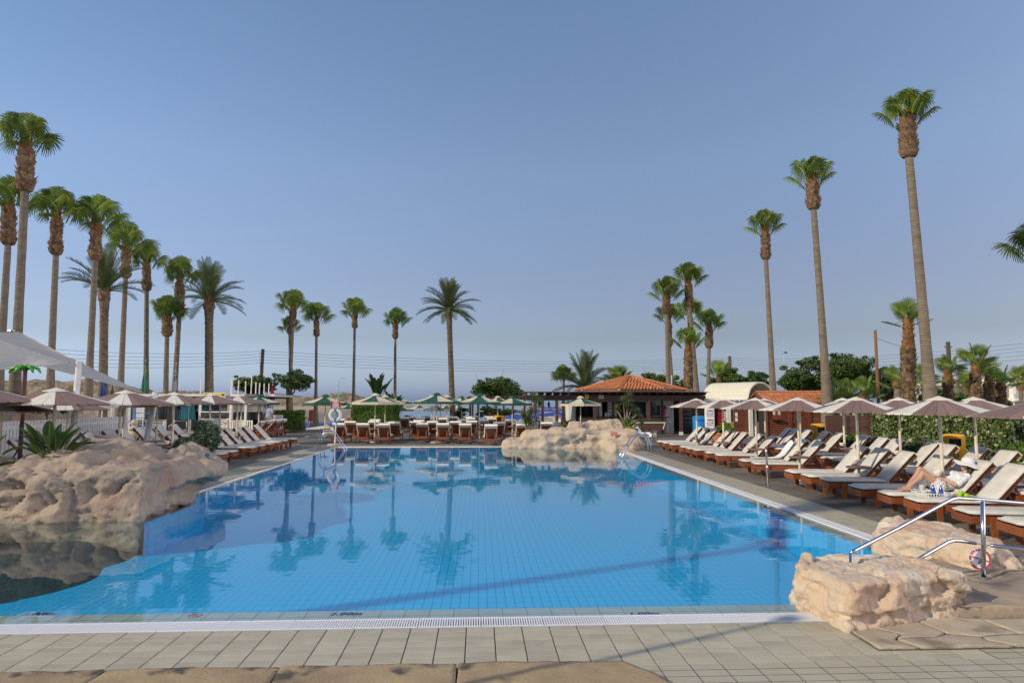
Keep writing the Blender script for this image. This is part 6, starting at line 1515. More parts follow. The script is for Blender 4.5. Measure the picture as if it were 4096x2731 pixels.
rk = thing('gear_rack', 'blue metal rack of dark diving gear inside the kiosk', 'rack', (kx(602, 44.8), 44.8, 0)); rw = kx(662, 44.8) - kx(545, 44.8)
for x in (-rw / 2, rw / 2): MB().box((x, 0, 1.1), (.06, .06, 2.2)).build('upright', BLUEP, rk)
for z in (1.05, 1.35): MB().box((0, 0, z), (rw, .06, .05)).build('crossbar', BLUEP, rk)
for i in range(7): MB().tube([(-rw / 2 + .5 + i * .2, -.05, .85), (-rw / 2 + .5 + i * .2, -.05, 1.15)], .035, 8).build('air_tank', DARK, rk, .6)
cr8 = thing('cage_container', 'white plastic tank in a wire cage beside the kiosk', 'container', (kx(612, 42.5), 42.5, 0)); MB().box((0, 0, .55), (1.45, .7, .8), bev=.05).build('tank', WHITE, cr8)
for i in range(10): MB().box((-.75 + i * .166, -.38, .56), (.02, .02, .9)).build('cage_bar', DARK, cr8)
for i in range(6): MB().box((0, -.38, .16 + i * .16), (1.5, .02, .02)).build('cage_bar', DARK, cr8)
MB().box((0, 0, .97), (1.46, .72, .03)).build('lid', mat('border_yellow', (.7, .55, .03), .5), cr8)
def rail_gate(lb, px0, px1, y, h, mid):
    g = thing('steel_rail', lb, 'railing', (kx(px0, y), y, 0)); w = kx(px1, y) - kx(px0, y)
    MB().tube([(0, 0, 0), (0, 0, h - .06), (.06, 0, h), (w - .06, 0, h), (w, 0, h - .06), (w, 0, 0)], .024, 8).build('frame', STEEL, g, 9)
    for z in mid: MB().tube([(0, 0, z), (w, 0, z)], .018, 8).build('crossbar', STEEL, g, 9)
rail_gate('steel tube rail before the wire cage tank', 543, 658, 40.5, .98, (.5,)); rail_gate('steel tube rail before the hanging wetsuits', 700, 750, 40, .98, (.48,)); rail_gate('steel handrail on the kiosk ramp', 1090, 1130, 44, 1.05, (.55,))
for i, (px, y) in enumerate(((950, 42.2), (985, 42.8))):
    ch = thing('slat_bench', ['pale slatted bench in front of the kiosk window', 'pale slatted bench end by the man'][i], 'bench', (kx(px, y), y, 0), 0, 'pale slatted benches at the kiosk')
    for k in range(7): MB().box((-.36 + k * .12, 0, .68), (.06, .03, .42)).build('slat', PIPE, ch)
    MB().box((0, 0, .90), (.84, .04, .06)).build('top_rail', PIPE, ch); MB().box((0, -.22, .42), (.84, .42, .04)).build('seat', PIPE, ch)
    for x in (-.4, .4): MB().box((x, 0, .45), (.06, .05, .9)).build('leg', PIPE, ch); MB().box((x, -.4, .21), (.06, .05, .42)).build('leg', PIPE, ch)
ur = thing('stone_urn', 'pale stone baluster post at the end of the picket fence', 'post', (kx(542, 31.5), 31.5, 0)); MB().lathe([(.001, 0), (.25, 0), (.25, .12), (.16, .2), (.27, .5), (.22, .7), (.14, .8), (.24, .86), (.24, .95), (.10, 1.0), (.17, 1.15), (.10, 1.28), (.001, 1.3)], 16).build('turned_stone', ROCK_A, ur, .7)

# ---------------------------------------------------------------- white hotel far off, and the hotel wing beside the pool
HW = mat('hotel_white', (.80, .76, .68), .7, col2=(.74, .70, .62), scale=.6)
def hb(root, nm, y, px0, px1, py0, py1, m, th=.2, dy=0): 
    a = AY(px0, py1, y); b_ = AY(px1, py0, y); return MB().box(((a.x + b_.x) / 2 - root.location.x, dy, (a.z + b_.z) / 2), (b_.x - a.x, th, b_.z - a.z)).build(nm, m, root)
h1 = thing('hotel_building', 'long low white hotel block with a flat roof behind the young palms', 'building', (AY(3900, 1600, 90).x, 90, 0))
hb(h1, 'wall', 90, 3700, 4042, 1540, 1640, HW, .3, 3); hb(h1, 'roof_slab', 90, 3700, 4045, 1532, 1541, HW, 5, 1.5); hb(h1, 'balcony_front', 90, 3700, 4042, 1590, 1622, HW, .2, 0); hb(h1, 'ground_floor', 90, 3700, 4042, 1622, 1660, HW, 4, 2)
for px in (3740, 3880, 3980): hb(h1, 'column', 90, px, px + 4, 1541, 1600, HW, .3, .2)
for px0, px1 in ((3716, 3728), (3838, 3850), (3894, 3906), (3984, 3998), (4016, 4034)): f = hb(h1, 'window', 90, px0, px1, 1550, 1576, HW, .1, 2.8); hb(h1, 'pane', 90, px0 + 1.5, px1 - 1.5, 1551, 1575, GLASS, .1, 2.74)
h2 = thing('hotel_building', 'taller white hotel block with a glass terrace at the picture edge', 'building', (AY(4090, 1600, 80).x, 80, 0))
hb(h2, 'wall', 80, 4062, 4200, 1540, 1610, HW, .3, 4); hb(h2, 'roof_slab', 80, 4036, 4200, 1504, 1536, HW, 5, 2); hb(h2, 'pillar', 80, 4046, 4056, 1536, 1592, HW, .6, 0); hb(h2, 'terrace', 80, 4030, 4200, 1592, 1604, HW, 3, .5); hb(h2, 'base', 80, 4034, 4200, 1604, 1660, HW, 2, 2); hb(h2, 'glass_rail', 80, 4034, 4200, 1574, 1592, mat('pale_glass', (.35, .45, .42), .1, alpha=.5), .05, -1); hb(h2, 'pane', 80, 4075, 4110, 1545, 1590, GLASS, .1, 3.8)
h3 = thing('low_building', 'low grey-roofed building beyond the hedge at the picture edge', 'building', (AY(4040, 1600, 55).x, 55, 0)); hb(h3, 'roof', 55, 3975, 4200, 1603, 1620, mat('felt_roof', (.16, .16, .13), .9), 4, 2); hb(h3, 'wall', 55, 3985, 4200, 1620, 1690, HW, .3, 2)
wg = thing('hotel_wing', 'hotel wing standing beside the pool outside the picture', 'building', (-32, 13, 0)); WH = 9.4
MB().box((0, 0, WH / 2), (14, 21, WH)).build('wall', HW, wg)
for fl in range(3):
    for k in range(6):
        z = 1.6 + fl * 3.0; f = MB().box((7.02, -8.75 + k * 3.5, z), (.10, 1.6, 2.0)).build('window', GREYW, wg); MB().box((7.06, -8.75 + k * 3.5, z), (.06, 1.4, 1.8)).build('pane', GLASS, wg)
        MB().box((7.5, -8.75 + k * 3.5, z - 1.1), (1.0, 3.0, .14)).build('balcony', HW, wg)
# ---------------------------------------------------------------- shade sails and their posts
SAIL = mat('sail_cloth', (.66, .63, .56), .85, col2=(.58, .55, .48), scale=2, translucent=.3)
def sail(label, A, B, C, seed, sag=.12, N=28):
    """triangle of tensioned cloth with hollow edges"""
    V = []; F = []; idx = {}; A, B, C = Vector(A), Vector(B), Vector(C); c0 = (A + B + C) / 3
    for i in range(N + 1):
        for j in range(N + 1 - i):
            a, b_ = i / N, j / N; c = 1 - a - b_; p = A * a + B * b_ + C * c
            e = 27 * a * b_ * c; edge = max(0, 1 - e * 3)
            p += (c0 - p) * (.07 * (4 * a * b_ + 4 * b_ * c + 4 * a * c) * edge * (1 - e)) - Vector((0, 0, sag * e))
            p.z += .012 * sin((a - b_) * 26 + seed) * (1 - e) * min(1, 12 * min(a + b_, b_ + c, a + c))
            idx[i, j] = len(V); V.append(p)
    for i in range(N):
        for j in range(N - i):
            F.append((idx[i, j], idx[i + 1, j], idx[i, j + 1]))
            if j < N - i - 1: F.append((idx[i + 1, j], idx[i + 1, j + 1], idx[i, j + 1]))
    r = thing('shade_sail', label, 'shade sail', A); off = A.copy(); MB().add([v - off for v in V], F).build('cloth', SAIL, r, 9)
    mb = MB()
    for s in ([idx[i, 0] for i in range(N + 1)], [idx[0, j] for j in range(N + 1)], [idx[i, N - i] for i in range(N + 1)]): mb.tube([V[k] - off for k in s], .018, 5)
    mb.build('hem', SAIL, r); return r, off
S1 = AY(795, 0, 20); a1 = AY(271, 1453, 20.5); tp = AY(75, 1328, 29.9); fp2 = AY(567, 1568, 27)
s1, off = sail('upper grey-white shade sail tied to the tallest kiosk side palm and stretched toward the kiosk', tp, fp2, AY(-420, 1318, 17.0), 1, .12)
s2, off2 = sail('front cream shade sail hooked to the leaning white post', a1, AY(-170, 1296, 19), AY(-330, 1520, 15.5), 2, .12)
mb = MB(); mb.tube([AY(268, 1452, 20.5) - off2, AY(306, 1456, 20.8) - off2], .02, 6); mb.build('shackle', STEEL, s2)
mb = MB(); g = AY(56, 1326, 30); mb.lathe([(.24, -.04), (.25, 0), (.24, .04)], 16, Matrix.Translation(g - off)); mb.build('trunk_strap', STEEL, s1)
for lb, t, b_, y, yb in (('thick leaning white post carrying the front shade sail', (317, 1446), (285, 1800), 20.8, 20.5), ('second leaning white post nearer the kiosk', (620, 1570), (590, 1735), 27, 26.6)):
    A, B = AY(*t, y), AY(*b_, yb); d = (A - B); B = B - d * (B.z / d.z); po = thing('leaning_post', lb, 'post', B); d = A - B
    MB().tube([(0, 0, 0), d], .085 if y < 22 else .095, 16).build('pole', GREYW, po, .6); MB().tube([d * .985, d * 1.0], .10, 16).build('cap', GREYW, po, .6)
    MB().lathe([(.2, 0), (.2, .03), (.1, .03)], 16).build('base_plate', GREYW, po); MB().tube([d * .97 + Vector((-.1, 0, 0)), d * .97 + Vector((.14, 0, 0))], .018, 6).build('eye_bolt', STEEL, po)

# ---------------------------------------------------------------- power poles, wires, street lamps
def wpole(label, px, top, y, r, m=BARK, cross=0, lean=0):
    t = AY(px, top, y); p = thing('power_pole', label, 'pole', (t.x - lean, y, -.2)); MB().tube([(0, 0, 0), (lean, 0, t.z + .2)], [r * 1.15, r * .9], 10).build('pole', m, p, .6)
    for k in range(cross):
        z = t.z - .12 - k * .26; MB().tube([(lean, 0, z), (lean - .22, 0, z + .01), (lean - .22, 0, z + .09)], .02, 6).build('insulator', DARK, p)
        if cross and px > 2500: MB().tube([(lean, 0, z), (lean + .22, 0, z + .01), (lean + .22, 0, z + .09)], .02, 6).build('insulator', DARK, p)
    return t
OLDW = mat('old_pole_wood', (.11, .075, .05), .9, col2=(.07, .048, .032), scale=4, stretch=(1, 1, .2)); RUST = mat('rusty_pole', (.30, .135, .05), .8, col2=(.16, .075, .035), scale=3, stretch=(1, 1, .3))
wpole('dark leaning power pole among the feathery trees by the kiosk', 1052, 1396, 54, .14, OLDW, 5, .2)
wpole('power pole with double insulators above the trees behind the arched canopy', 2919, 1424, 75, .17, OLDW, 5)
wpole('plain rusty brown pole behind the banana plants', 3501, 1320, 38, .085, RUST)
wpole('power pole beside the young palm and the street lamp', 3792, 1367, 37.5, .12, OLDW, 1)
def wire(pts, y, sag, k):
    P = []
    for (a, b_), ya, yb in zip(zip(pts, pts[1:]), y, y[1:]):
        A, B = AY(*a, ya), AY(*b_, yb)
        for i in range(14): t = i / 14; P.append(A.lerp(B, t) - Vector((0, 0, sag * 4 * t * (1 - t))))
    P.append(B); w = MB().tube(P, .011, 4).build('overhead_wire', mat('wire', (.06, .055, .06), .6)); return tag(w, f'{ORD[k]} overhead power wire from the top, crossing the whole sky', 'wire', 'overhead power wires')
for k in range(5):
    wire([(-400, 1332 + k * 19), (1048, 1404 + k * 11.7), (2916, 1430 + k * 9.3), (4300, 1350 + k * 17)], (42, 54, 75, 44), .62, k)
for k, (a, b_) in enumerate(((1472, 1478), (1498, 1490))):
    p = [(3700, 1485 + k * 17), (4300, 1462 + k * 13)]; w = wire(p, (60, 60), .1, k); w['label'] = ['upper low wire before the white hotel', 'lower low wire before the white hotel'][k]; w['group'] = 'low wires by the hotel'
w = wire([(3508, 1353), (3632, 1390)], (38, 38), .05, 0); w['label'] = 'thin slack cable from the rusty pole to the stout palm'; w['group'] = 'slack cables'
lp = thing('street_lamp', 'curved-arm street lamp between the young palms', 'street lamp', AY(3790, 1500, 37.2)); q = lp.location
mb = MB(); mb.tube([AY(*c, 37) - q for c in ((3808, 1475), (3815, 1458), (3835, 1446), (3860, 1443), (3862, 1443))], .022, 6); mb.build('arm', STEEL, lp, 9)
A, B = AY(3818, 1488, 37) - q, AY(3854, 1480, 37) - q; MB().beam(A, B, .18, .07).build('lamp_head', GREYW, lp); MB().beam(A + Vector((0, 0, -.04)), B + Vector((0, 0, -.04)), .14, .03).build('lens', DARK, lp)
lp2 = thing('street_lamp', 'street lamp arm on the dark power pole by the kiosk', 'street lamp', AY(1046, 1515, 53.9)); q = lp2.location; mb = MB(); mb.tube([AY(*c, 53.8) - q for c in ((1044, 1514), (1028, 1506), (1012, 1502))], .04, 6); mb.build('arm', STEEL, lp2, 9); MB().beam(AY(1026, 1506, 53.7) - q, AY(1008, 1502, 53.7) - q, .2, .08).build('lamp_head', GREYW, lp2)
gl_ = thing('garden_lantern', 'small globe garden lantern by the low grey roof', 'lamp', (AY(4055, 1600, 40).x, 40, 0)); z = AY(4055, 1608, 40).z; MB().tube([(0, 0, 0), (0, 0, z)], .035, 6).build('post', GREYW, gl_); MB().lathe([(.05, z - .02), (.15, z + .06), (.16, z + .14), (.05, z + .2)], 12).build('globe', PIPE, gl_, 9)
for lb, px, tp, y in (('thin whip antenna above the round topped tree', 3131, 1358, 60), ('tall thin mast behind the tree with bare twigs', 2684, 1500, 54)):
    t = AY(px, tp, y); tag(MB().tube([(0, 0, 0), (.05, 0, t.z)], [.03, .008] if y == 60 else [.06, .05], 6).build('mast', GREYW, None, loc=(t.x, y, 0)), lb, 'mast')
# ---------------------------------------------------------------- feather flags
def flag(label, px, top, bot, y, c1, c2, wpx, seed):
    A, B = AY(px, top, y), AY(px, bot, y); r = thing('flag', label, 'flag', (A.x, y, 0)); MB().tube([(0, 0, 0), (0, 0, A.z)], .025, 8).build('mast', WHITE, r, .6)
    w = wpx * y / FPX; V = []; F = []; N = 16; h = A.z - B.z
    for i in range(N + 1):
        t = i / N; ww = w * (.15 + .85 * min(1, t * 1.4)) * (1 - .15 * max(0, t - .8) * 5)
        for j in range(9): u = j / 8 * 2 - 1; V.append((u * ww * .5, .06 * sin(u * 6 + t * 3 + seed) * (.3 + t) - .03, A.z - .02 - h * t - .05 * abs(u)))
    for i in range(N):
        for j in range(8): a = i * 9 + j; F.append((a, a + 9, a + 10, a + 1))
    MB().add(V, F).build('cloth', mat('flag_cloth_' + 'abcdef'[seed], c1, .7, col2=c2, scale=2.2, lo=.52, hi=.58, translucent=.2), r, 9)
flag('furled green and yellow flag on a white mast', 582, 1438, 1568, 40, (.01, .22, .09), (.4, .38, .03), 22, 0); flag('furled blue flag beside the date palm trunk', 416, 1494, 1600, 36, (.02, .08, .40), (.02, .13, .45), 20, 1)
flag('dull green furled flag under the shade sail tip', 452, 1535, 1592, 36, (.05, .17, .08), (.04, .14, .06), 16, 2); flag('white feather flag with dark print beside the wetsuit palm', 705, 1452, 1560, 50, (.55, .53, .5), (.08, .06, .08), 14, 3); flag('red feather flag with white letters at the kiosk end', 1091, 1536, 1600, 46, (.42, .02, .03), (.40, .02, .03), 20, 4)
pt = thing('toy_palm', 'bright green inflatable palm leaves on a dark brown post', 'toy', (AY(93, 1600, 17.5).x, 17.5, 0)); z = AY(93, 1475, 17.5).z; MB().tube([(0, 0, 0), (0, 0, z)], .05, 8).build('post', PERG, pt, .6)
GRP = mat('toy_green', (.05, .30, .02), .3)
for w in (0.2, 2.7, 3.5, 5.6, 4.4): MB().tube([(0, 0, z), (.16 * cos(w), .1 * sin(w), z + .06), (.30 * cos(w), .18 * sin(w), z + .0), (.36 * cos(w), .22 * sin(w), z - .10)], [.07, .08, .07, .03], 8, flat=.5).build('leaf', GRP, pt, 9)
# ---------------------------------------------------------------- bins
def bin_y(label, loc, h=.78, r=.24, m=YELL, slot=True, rz=0, sc=1.0):
    b_ = thing('litter_bin', label, 'litter bin', loc, rz); n = 28; ho = h * .62
    MB().lathe([(.001, 0), (r * .92, 0), (r, .05), (r * 1.02, ho)], n).build('body', m, b_, .6); MB().lathe([(r * 1.04, h - .12), (r * 1.05, h - .05), (r * .9, h), (.001, h + .02)], n).build('lid', m, b_, .6)
    if slot:
        a0 = -pi / 2 - .62
        MB().lathe([(r * 1.02, ho), (r * 1.04, h - .12)], n, Matrix.Rotation(-pi / 2 + .55, 4, 'Z'), 2 * pi - 1.1).build('rim_wall', m, b_, .6); MB().lathe([(r * .8, ho), (r * .8, h - .12)], 16).build('dark_opening', INTER, b_)
        MB().lathe([(.075, 0), (.055, 0)], 16, Matrix.Translation((0, -r * 1.005, ho * .5)) @ Matrix.Rotation(pi / 2, 4, 'X')).build('emblem', INK, b_); MB().beam((-.01, -r * 1.01, ho * .5 - .04), (.02, -r * 1.01, ho * .5 + .03), .01, .02, up=(0, -1, 0)).build('emblem', INK, b_)
    else: MB().lathe([(r * 1.02, ho), (r * 1.04, h - .12)], n).build('rim_wall', m, b_, .6)
    return b_
p = AY(3273, 1700, 27.2); bin_y('yellow litter bin with dark slot in front of the hut shutters', (p.x, 27.2, .35), .85, .27); p = AY(3818, 1800, 19.3); bin_y('yellow litter bin behind the back row near the picture edge', (p.x, 19.3, .32), .85, .27, rz=-.5)
p = AY(1406, 1690, 46.5); bin_y('yellow litter bin beside the clipped hedge', (p.x, 46.5, 0), 1.0, .28, rz=.9); p = AY(1992, 1690, 46); bin_y('yellow litter bin pair member with slot near the bare pergola', (p.x, 46, 0), 1.15, .27, rz=.2); p = AY(2005, 1690, 47); bin_y('yellow litter bin partly behind the other by the bare pergola', (p.x, 46.8, 0), 1.1, .24, slot=False)
p = AY(1195, 1740, 50.8); yb = thing('utility_box', 'square yellow box with white sticker at the deck edge', 'box', (p.x, 50.8, 0)); MB().box((0, 0, .62), (.68, .5, 1.24), bev=.03).build('body', YELL, yb); MB().box((.08, -.26, 1.0), (.16, .01, .2)).build('sticker', SIGNW, yb); MB().lathe([(.07, 0), (.05, 0)], 12, Matrix.Translation((-.12, -.26, .66)) @ Matrix.Rotation(pi / 2, 4, 'X')).build('emblem', INK, yb)
p = AY(2798, 1700, 37.5); bb = bin_y('tall blue litter bin with round emblem behind the far slatted umbrella', (p.x, 37.5, 0), 1.28, .36, BLUEP, False); MB().lathe([(.09, 0), (.06, 0)], 14, Matrix.Translation((.17, -.335, .62)) @ Matrix.Rotation(pi / 2, 4, 'X') @ Matrix.Rotation(.4, 4, 'Y')).build('emblem', INK, bb); MB().box((.02, -.36, 1.06), (.4, .03, .05)).build('slot', DARK, bb)
p = AY(2822, 1700, 38.5); cb = thing('orange_bin', 'orange and yellow bin tucked beside the notice column', 'litter bin', (p.x, 38.5, 0)); MB().box((0, 0, .55), (.35, .4, 1.1), bev=.03).build('body', mat('orange_plastic', (.6, .15, .01), .4), cb); MB().box((0, 0, 1.12), (.6, .4, .12), bev=.02).build('lid', BLUEP, cb)
# ---------------------------------------------------------------- notice column with safety symbols
p = AY(2839, 1700, 34.5); nc = thing('notice_column', 'tall white notice column with rows of red and blue safety symbols', 'sign', (p.x, 34.5, 0)); MB().box((0, 0, .95), (.40, .3, 1.9)).build('column', WHITE, nc); MB().box((0, -.155, 1.86), (.40, .02, .04)).build('red_edge', RED, nc)
for r_ in range(4):
    z0 = 1.62 - r_ * .46; MB().box((0, -.158, z0 - .26), (.38, .01, .012)).build('red_rule', RED, nc)
    for c in range(3):
        x = -.12 + c * .09; MB().lathe([(.042, 0), (.031, 0)], 16, Matrix.Translation((x, -.16, z0)) @ Matrix.Rotation(pi / 2, 4, 'X')).build('symbol_ring', RED, nc); MB().box((x, -.158, z0 - .005), (.045, .01, .03)).build('symbol', [BLUEP, INK, RED][c], nc)
    MB().add([(.10, -.16, z0 - .04), (.18, -.16, z0 - .04), (.14, -.16, z0 + .045), (.115, -.161, z0 - .028), (.165, -.161, z0 - .028), (.14, -.161, z0 + .02)], [(0, 1, 4, 3), (1, 2, 5, 4), (2, 0, 3, 5)]).build('symbol_triangle', INK, nc)
    MB().box((-.02, -.158, z0 - .15), (.16, .01, .10)).build('text_block', mat('pale_print', (.5, .52, .55), .6), nc); MB().lathe([(.001, 0), (.04, 0)], 12, Matrix.Translation((.10, -.16, z0 - .14)) @ Matrix.Rotation(pi / 2, 4, 'X')).build('symbol', RED if r_ % 2 else BLUEP, nc); MB().box((-.16, -.158, z0 - .15), (.04, .01, .05)).build('symbol', RED, nc)
# ---------------------------------------------------------------- pool ladders, steel post, handrail
def ladder(label, loc, rz):
    r = thing('pool_ladder', label, 'ladder', loc, rz)
    for s in (-.25, .25):
        mb = MB(); pts = [(-.55, s, 0), (-.52, s, .45), (-.42, s, .68), (-.25, s, .80), (-.05, s, .80), (.15, s, .66), (.55, s, .05), (.85, s, -.42)]; mb.tube(pts, .022, 10); mb.build('rail', STEEL, r, 9); MB().lathe([(.05, 0), (.05, .012), (.03, .02)], 12, Matrix.Translation((-.55, s, 0))).build('flange', STEEL, r)
    for k in range(2): MB().box((.62 + k * .18, 0, -.12 - k * .28), (.10, .46, .025)).build('tread', STEEL, r)
    return r
ladder('steel pool ladder beside the lifebuoy at the far corner', (-6.45, 30.6, .012), 0); ladder('steel pool ladder at the rockery corner', (6.15, 26.75, .012), pi)
p = G(3073, 1942); bp = thing('banded_post', 'slim steel post with red and white bands at the pool edge', 'post', (p.x, p.y, .012)); MB().tube([(0, 0, 0), (-.03, 0, .98)], .025, 14).build('tube', STEEL, bp, .6); MB().lathe([(.07, 0), (.07, .015), (.03, .025)], 16).build('flange', STEEL, bp, .6); MB().ball((-.03, 0, .98), .027, 12, 8).build('cap', STEEL, bp, 9)
for z, m in ((.44, SIGNW), (.50, RED), (.84, SIGNW), (.89, RED)): MB().tube([(-.03 * z, 0, z), (-.03 * (z + .055), 0, z + .055)], .0262, 14).build('band', m, bp, .6)
hp = G(3938, 2358); hr = thing('handrail', 'curved stainless steel handrail at the steps in the near corner', 'handrail', (hp.x, hp.y, .13)); q = Vector((hp.x, hp.y, .13))
yh = hp.y
def hrp(px, py, y): return AY(px, py, y) - q
top = [hrp(3404, 2212, 7.25), hrp(3420, 2200, 7.27), hrp(3600, 2108, 7.45), hrp(3780, 2010, 7.64), hrp(3805, 1997, 7.67), hrp(3830, 1992, 7.70), hrp(3932, 1999, 7.69), hrp(4110, 2014, 7.69), hrp(4400, 2040, 7.7)]
MB().tube(top, .021, 14).build('top_rail', STEEL, hr, 9); b_ = hrp(3404, 2212, 7.25); MB().tube([b_, Vector((b_.x - .03, b_.y, -.7))], .021, 12).build('lower_end', STEEL, hr, 9)
mid = [hrp(3640, 2252, 7.45), hrp(3700, 2220, 7.5), hrp(3790, 2168, 7.6), hrp(3815, 2161, 7.63), hrp(3840, 2162, 7.66), hrp(3902, 2172, 7.68)]
MB().tube(mid, .021, 14).build('mid_rail', STEEL, hr, 9); MB().tube([hrp(3965, 2180, 7.69), hrp(4200, 2210, 7.69), hrp(4400, 2235, 7.7)], .021, 14).build('mid_rail', STEEL, hr, 9); MB().tube([hrp(3900, 2172, 7.68), hrp(3967, 2181, 7.69)], .006, 8).build('joint_rod', STEEL, hr, 9)
t = hrp(3931, 2002, 7.685); MB().tube([(0, 0, 0), t], .024, 16).build('upright', STEEL, hr, 9); MB().lathe([(.06, 0), (.06, .012), (.03, .02)], 18).build('flange', STEEL, hr, .6)
# spotlights set in the boulders
def spot(label, loc, d):
    r = thing('spotlight', label, 'spotlight', loc); d = Vector(d).normalized(); MB().tube([-d * .06, d * .0, d * .06], [.045, .055, .06], 16).build('housing', STEEL, r, .6); MB().tube([d * .045, d * .062], .052, 16).build('lens', GLASS, r, .6); MB().box((0, .02, -.06), (.05, .03, .08)).build('bracket', DARK, r)
p = AY(3588, 2148, 9.62); spot('steel spotlight in the hollow end of the peach boulder', p, (-.8, -.6, .0)); p = AY(831, 1820, 14.9); spot('small round spotlight on the brown boulder tip beside the bush', p, (.2, -1, .1))
rnd = random.Random(4); mb = MB(); mb.ball((p.x * 0, 0, 0), .001, 4, 3)
# round no diving sign on the boulder
p = AY(3920, 2236, 8.02); nd = thing('no_diving_sign', 'round red and white no diving sign leaning on the peach boulder', 'sign', p); nd.rotation_euler = (-.12, 0, -.15)
R90 = Matrix.Rotation(pi / 2, 4, 'X'); MB().lathe([(.001, 0), (.128, 0), (.128, .006), (.001, .006)], 32, R90).build('disc', SIGNW, nd, .6); MB().lathe([(.098, 0), (.126, 0), (.126, .004), (.098, .004), (.098, 0)], 32, Matrix.Translation((0, -.004, 0)) @ R90).build('red_ring', mat('faded_red', (.42, .06, .07), .6), nd, .6)
for i, ch in enumerate('NO DIVING'):
    a = radians(205 - i * 17.5); 
    if ch != ' ': put(text_mesh(ch, .032, SIGNW, bold=.001), 'lettering', nd, (.112 * cos(a), -.012, .112 * sin(a)), (pi / 2, -(a - pi / 2), 0))
MB().tube([(.02, -.01, .06), (.035, -.01, .02), (.0, -.01, -.02), (-.03, -.01, -.05)], [.008, .012, .012, .004], 6, flat=.4).build('diver_drawing', INK, nd); MB().beam((-.085, -.012, .03), (.085, -.012, -.02), .014, .004, up=(0, -1, 0)).build('bar', mat('faded_red', (.42, .06, .07), .6), nd)
for k in range(3): MB().box((.01, -.011, -.045 - k * .014), (.06, .003, .005)).build('print_line', NAVY, nd)
p = AY(2457, 1734, 30.05); n2 = thing('no_diving_sign', 'small red rectangular no diving plate on the rockery', 'sign', p, -.05); MB().box((0, 0, 0), (.30, .02, .125)).build('plate', RED, n2); put(text_mesh('NO DIVING', .058, SIGNW, bold=.0015), 'lettering', n2, (0, -.014, 0), (pi / 2, 0, 0))
# ---------------------------------------------------------------- lifebuoy station
p = G(1339, 1781); ls = thing('lifebuoy_station', 'white and turquoise lifebuoy pole with a concrete foot', 'pole', (p.x, p.y, 0)); zt = AY(1349, 1545, p.y).z; zh = AY(1352, 1530, p.y).z
MB().lathe([(.36, 0), (.36, .05), (.30, .09), (.02, .10)], 20).build('base', CONC, ls, .7); MB().tube([(0, 0, .05), (.06, 0, 2.2)], .03, 10).build('white_tube', WHITE, ls, .6); MB().tube([(.07, -.05, .9), (.14, -.05, zt)], .022, 10).build('turquoise_pole', mat('turquoise_paint', (.12, .42, .48), .4), ls, .6)
hk = [(.14, -.05, zt), (.15, -.05, zh + .1)]
for a in range(0, 300, 20): hk.append((.32 - .17 * cos(radians(a)), -.05 + .08 * sin(radians(a)), zh + .12 + .13 * sin(radians(a))))
MB().tube(hk, .008, 6).build('hook', STEEL, ls, 9)
sb = thing('closing_sign', 'red sign with white lettering above the lifebuoy', 'sign', (p.x + .02, p.y - .09, 1.94)); MB().box((0, 0, 0), (.46, .02, .34)).build('board', RED, sb)
for i, tx in enumerate(('SWIMMING', 'POOL', 'IS CLOSED', 'BETWEEN', '18:00 HRS', 'TO 8:00 HRS')): put(text_mesh(tx, .062, SIGNW, bold=.002), 'lettering', sb, (0, -.013, .135 - i * .054), (pi / 2, 0, 0))
lb_ = thing('lifebuoy', 'white lifebuoy ring tied with blue tape on its pole', 'lifebuoy', (p.x + .02, p.y - .14, 1.44)); V = []; F = []
for i in range(40):
    a = 2 * pi * i / 40
    for j in range(12): b2 = 2 * pi * j / 12; r2 = .25 + .075 * cos(b2); V.append((r2 * cos(a), .055 * sin(b2), r2 * sin(a)))
for i in range(40):
    for j in range(12): F.append((i * 12 + j, i * 12 + (j + 1) % 12, ((i + 1) % 40) * 12 + (j + 1) % 12, ((i + 1) % 40) * 12 + j))
MB().add(V, F).build('ring', mat('buoy_white', (.66, .66, .60), .5, col2=(.55, .56, .5), scale=6), lb_, 9)
for z in (.25, -.25): MB().tube([(0, 0, z - .09), (0, 0, z + .09)], [.085, .085], 8, flat=.8).build('blue_tape', mat('blue_tape', (.01, .16, .45), .4), lb_)
MB().tube([(-.05, -.03, .2), (-.05, -.03, -.2)], .01, 6).build('rope', GREYW, lb_); MB().tube([(-.05, -.03, -.3), (-.08, -.04, -.45)], .03, 6).build('rope_end', GREYW, lb_)
# ---------------------------------------------------------------- steel stair rails, wooden sign back, path lights, dark globes
def stair_rail(lb, pts, y): 
    P = [AY(*a, y) for a in pts]; r = thing('stair_rail', lb, 'railing', P[0]); q = P[0].copy(); MB().tube([v - q for v in P], .025, 8).build('rail', STEEL, r, 9)
    for v in P[::1]: MB().tube([v - q, Vector((v.x - q.x, v.y - q.y, -q.z - .6))], .022, 8).build('baluster', STEEL, r)
stair_rail('steel stair rail leading down to the beach by the brown sign board', [(1222, 1668), (1234, 1674), (1255, 1684)], 53.6); stair_rail('short steel stair rail between the blue beach umbrellas', [(1298, 1680), (1293, 1688), (1288, 1700)], 53.6)
tag(MB().add([(-.9, -.4, 0), (.9, -.4, 0), (.9, .4, 0), (-.9, .4, 0), (.9, -.4, .28), (.9, .4, .28)], [(0, 1, 4), (3, 5, 2), (1, 2, 5, 4), (0, 4, 5, 3), (3, 2, 1, 0)]).build('ramp_wall', WHITE, None, loc=(AY(1255, 1700, 52.5).x, 52.5, 0)), 'low white sloping wall at the head of the beach stairs', 'wall')
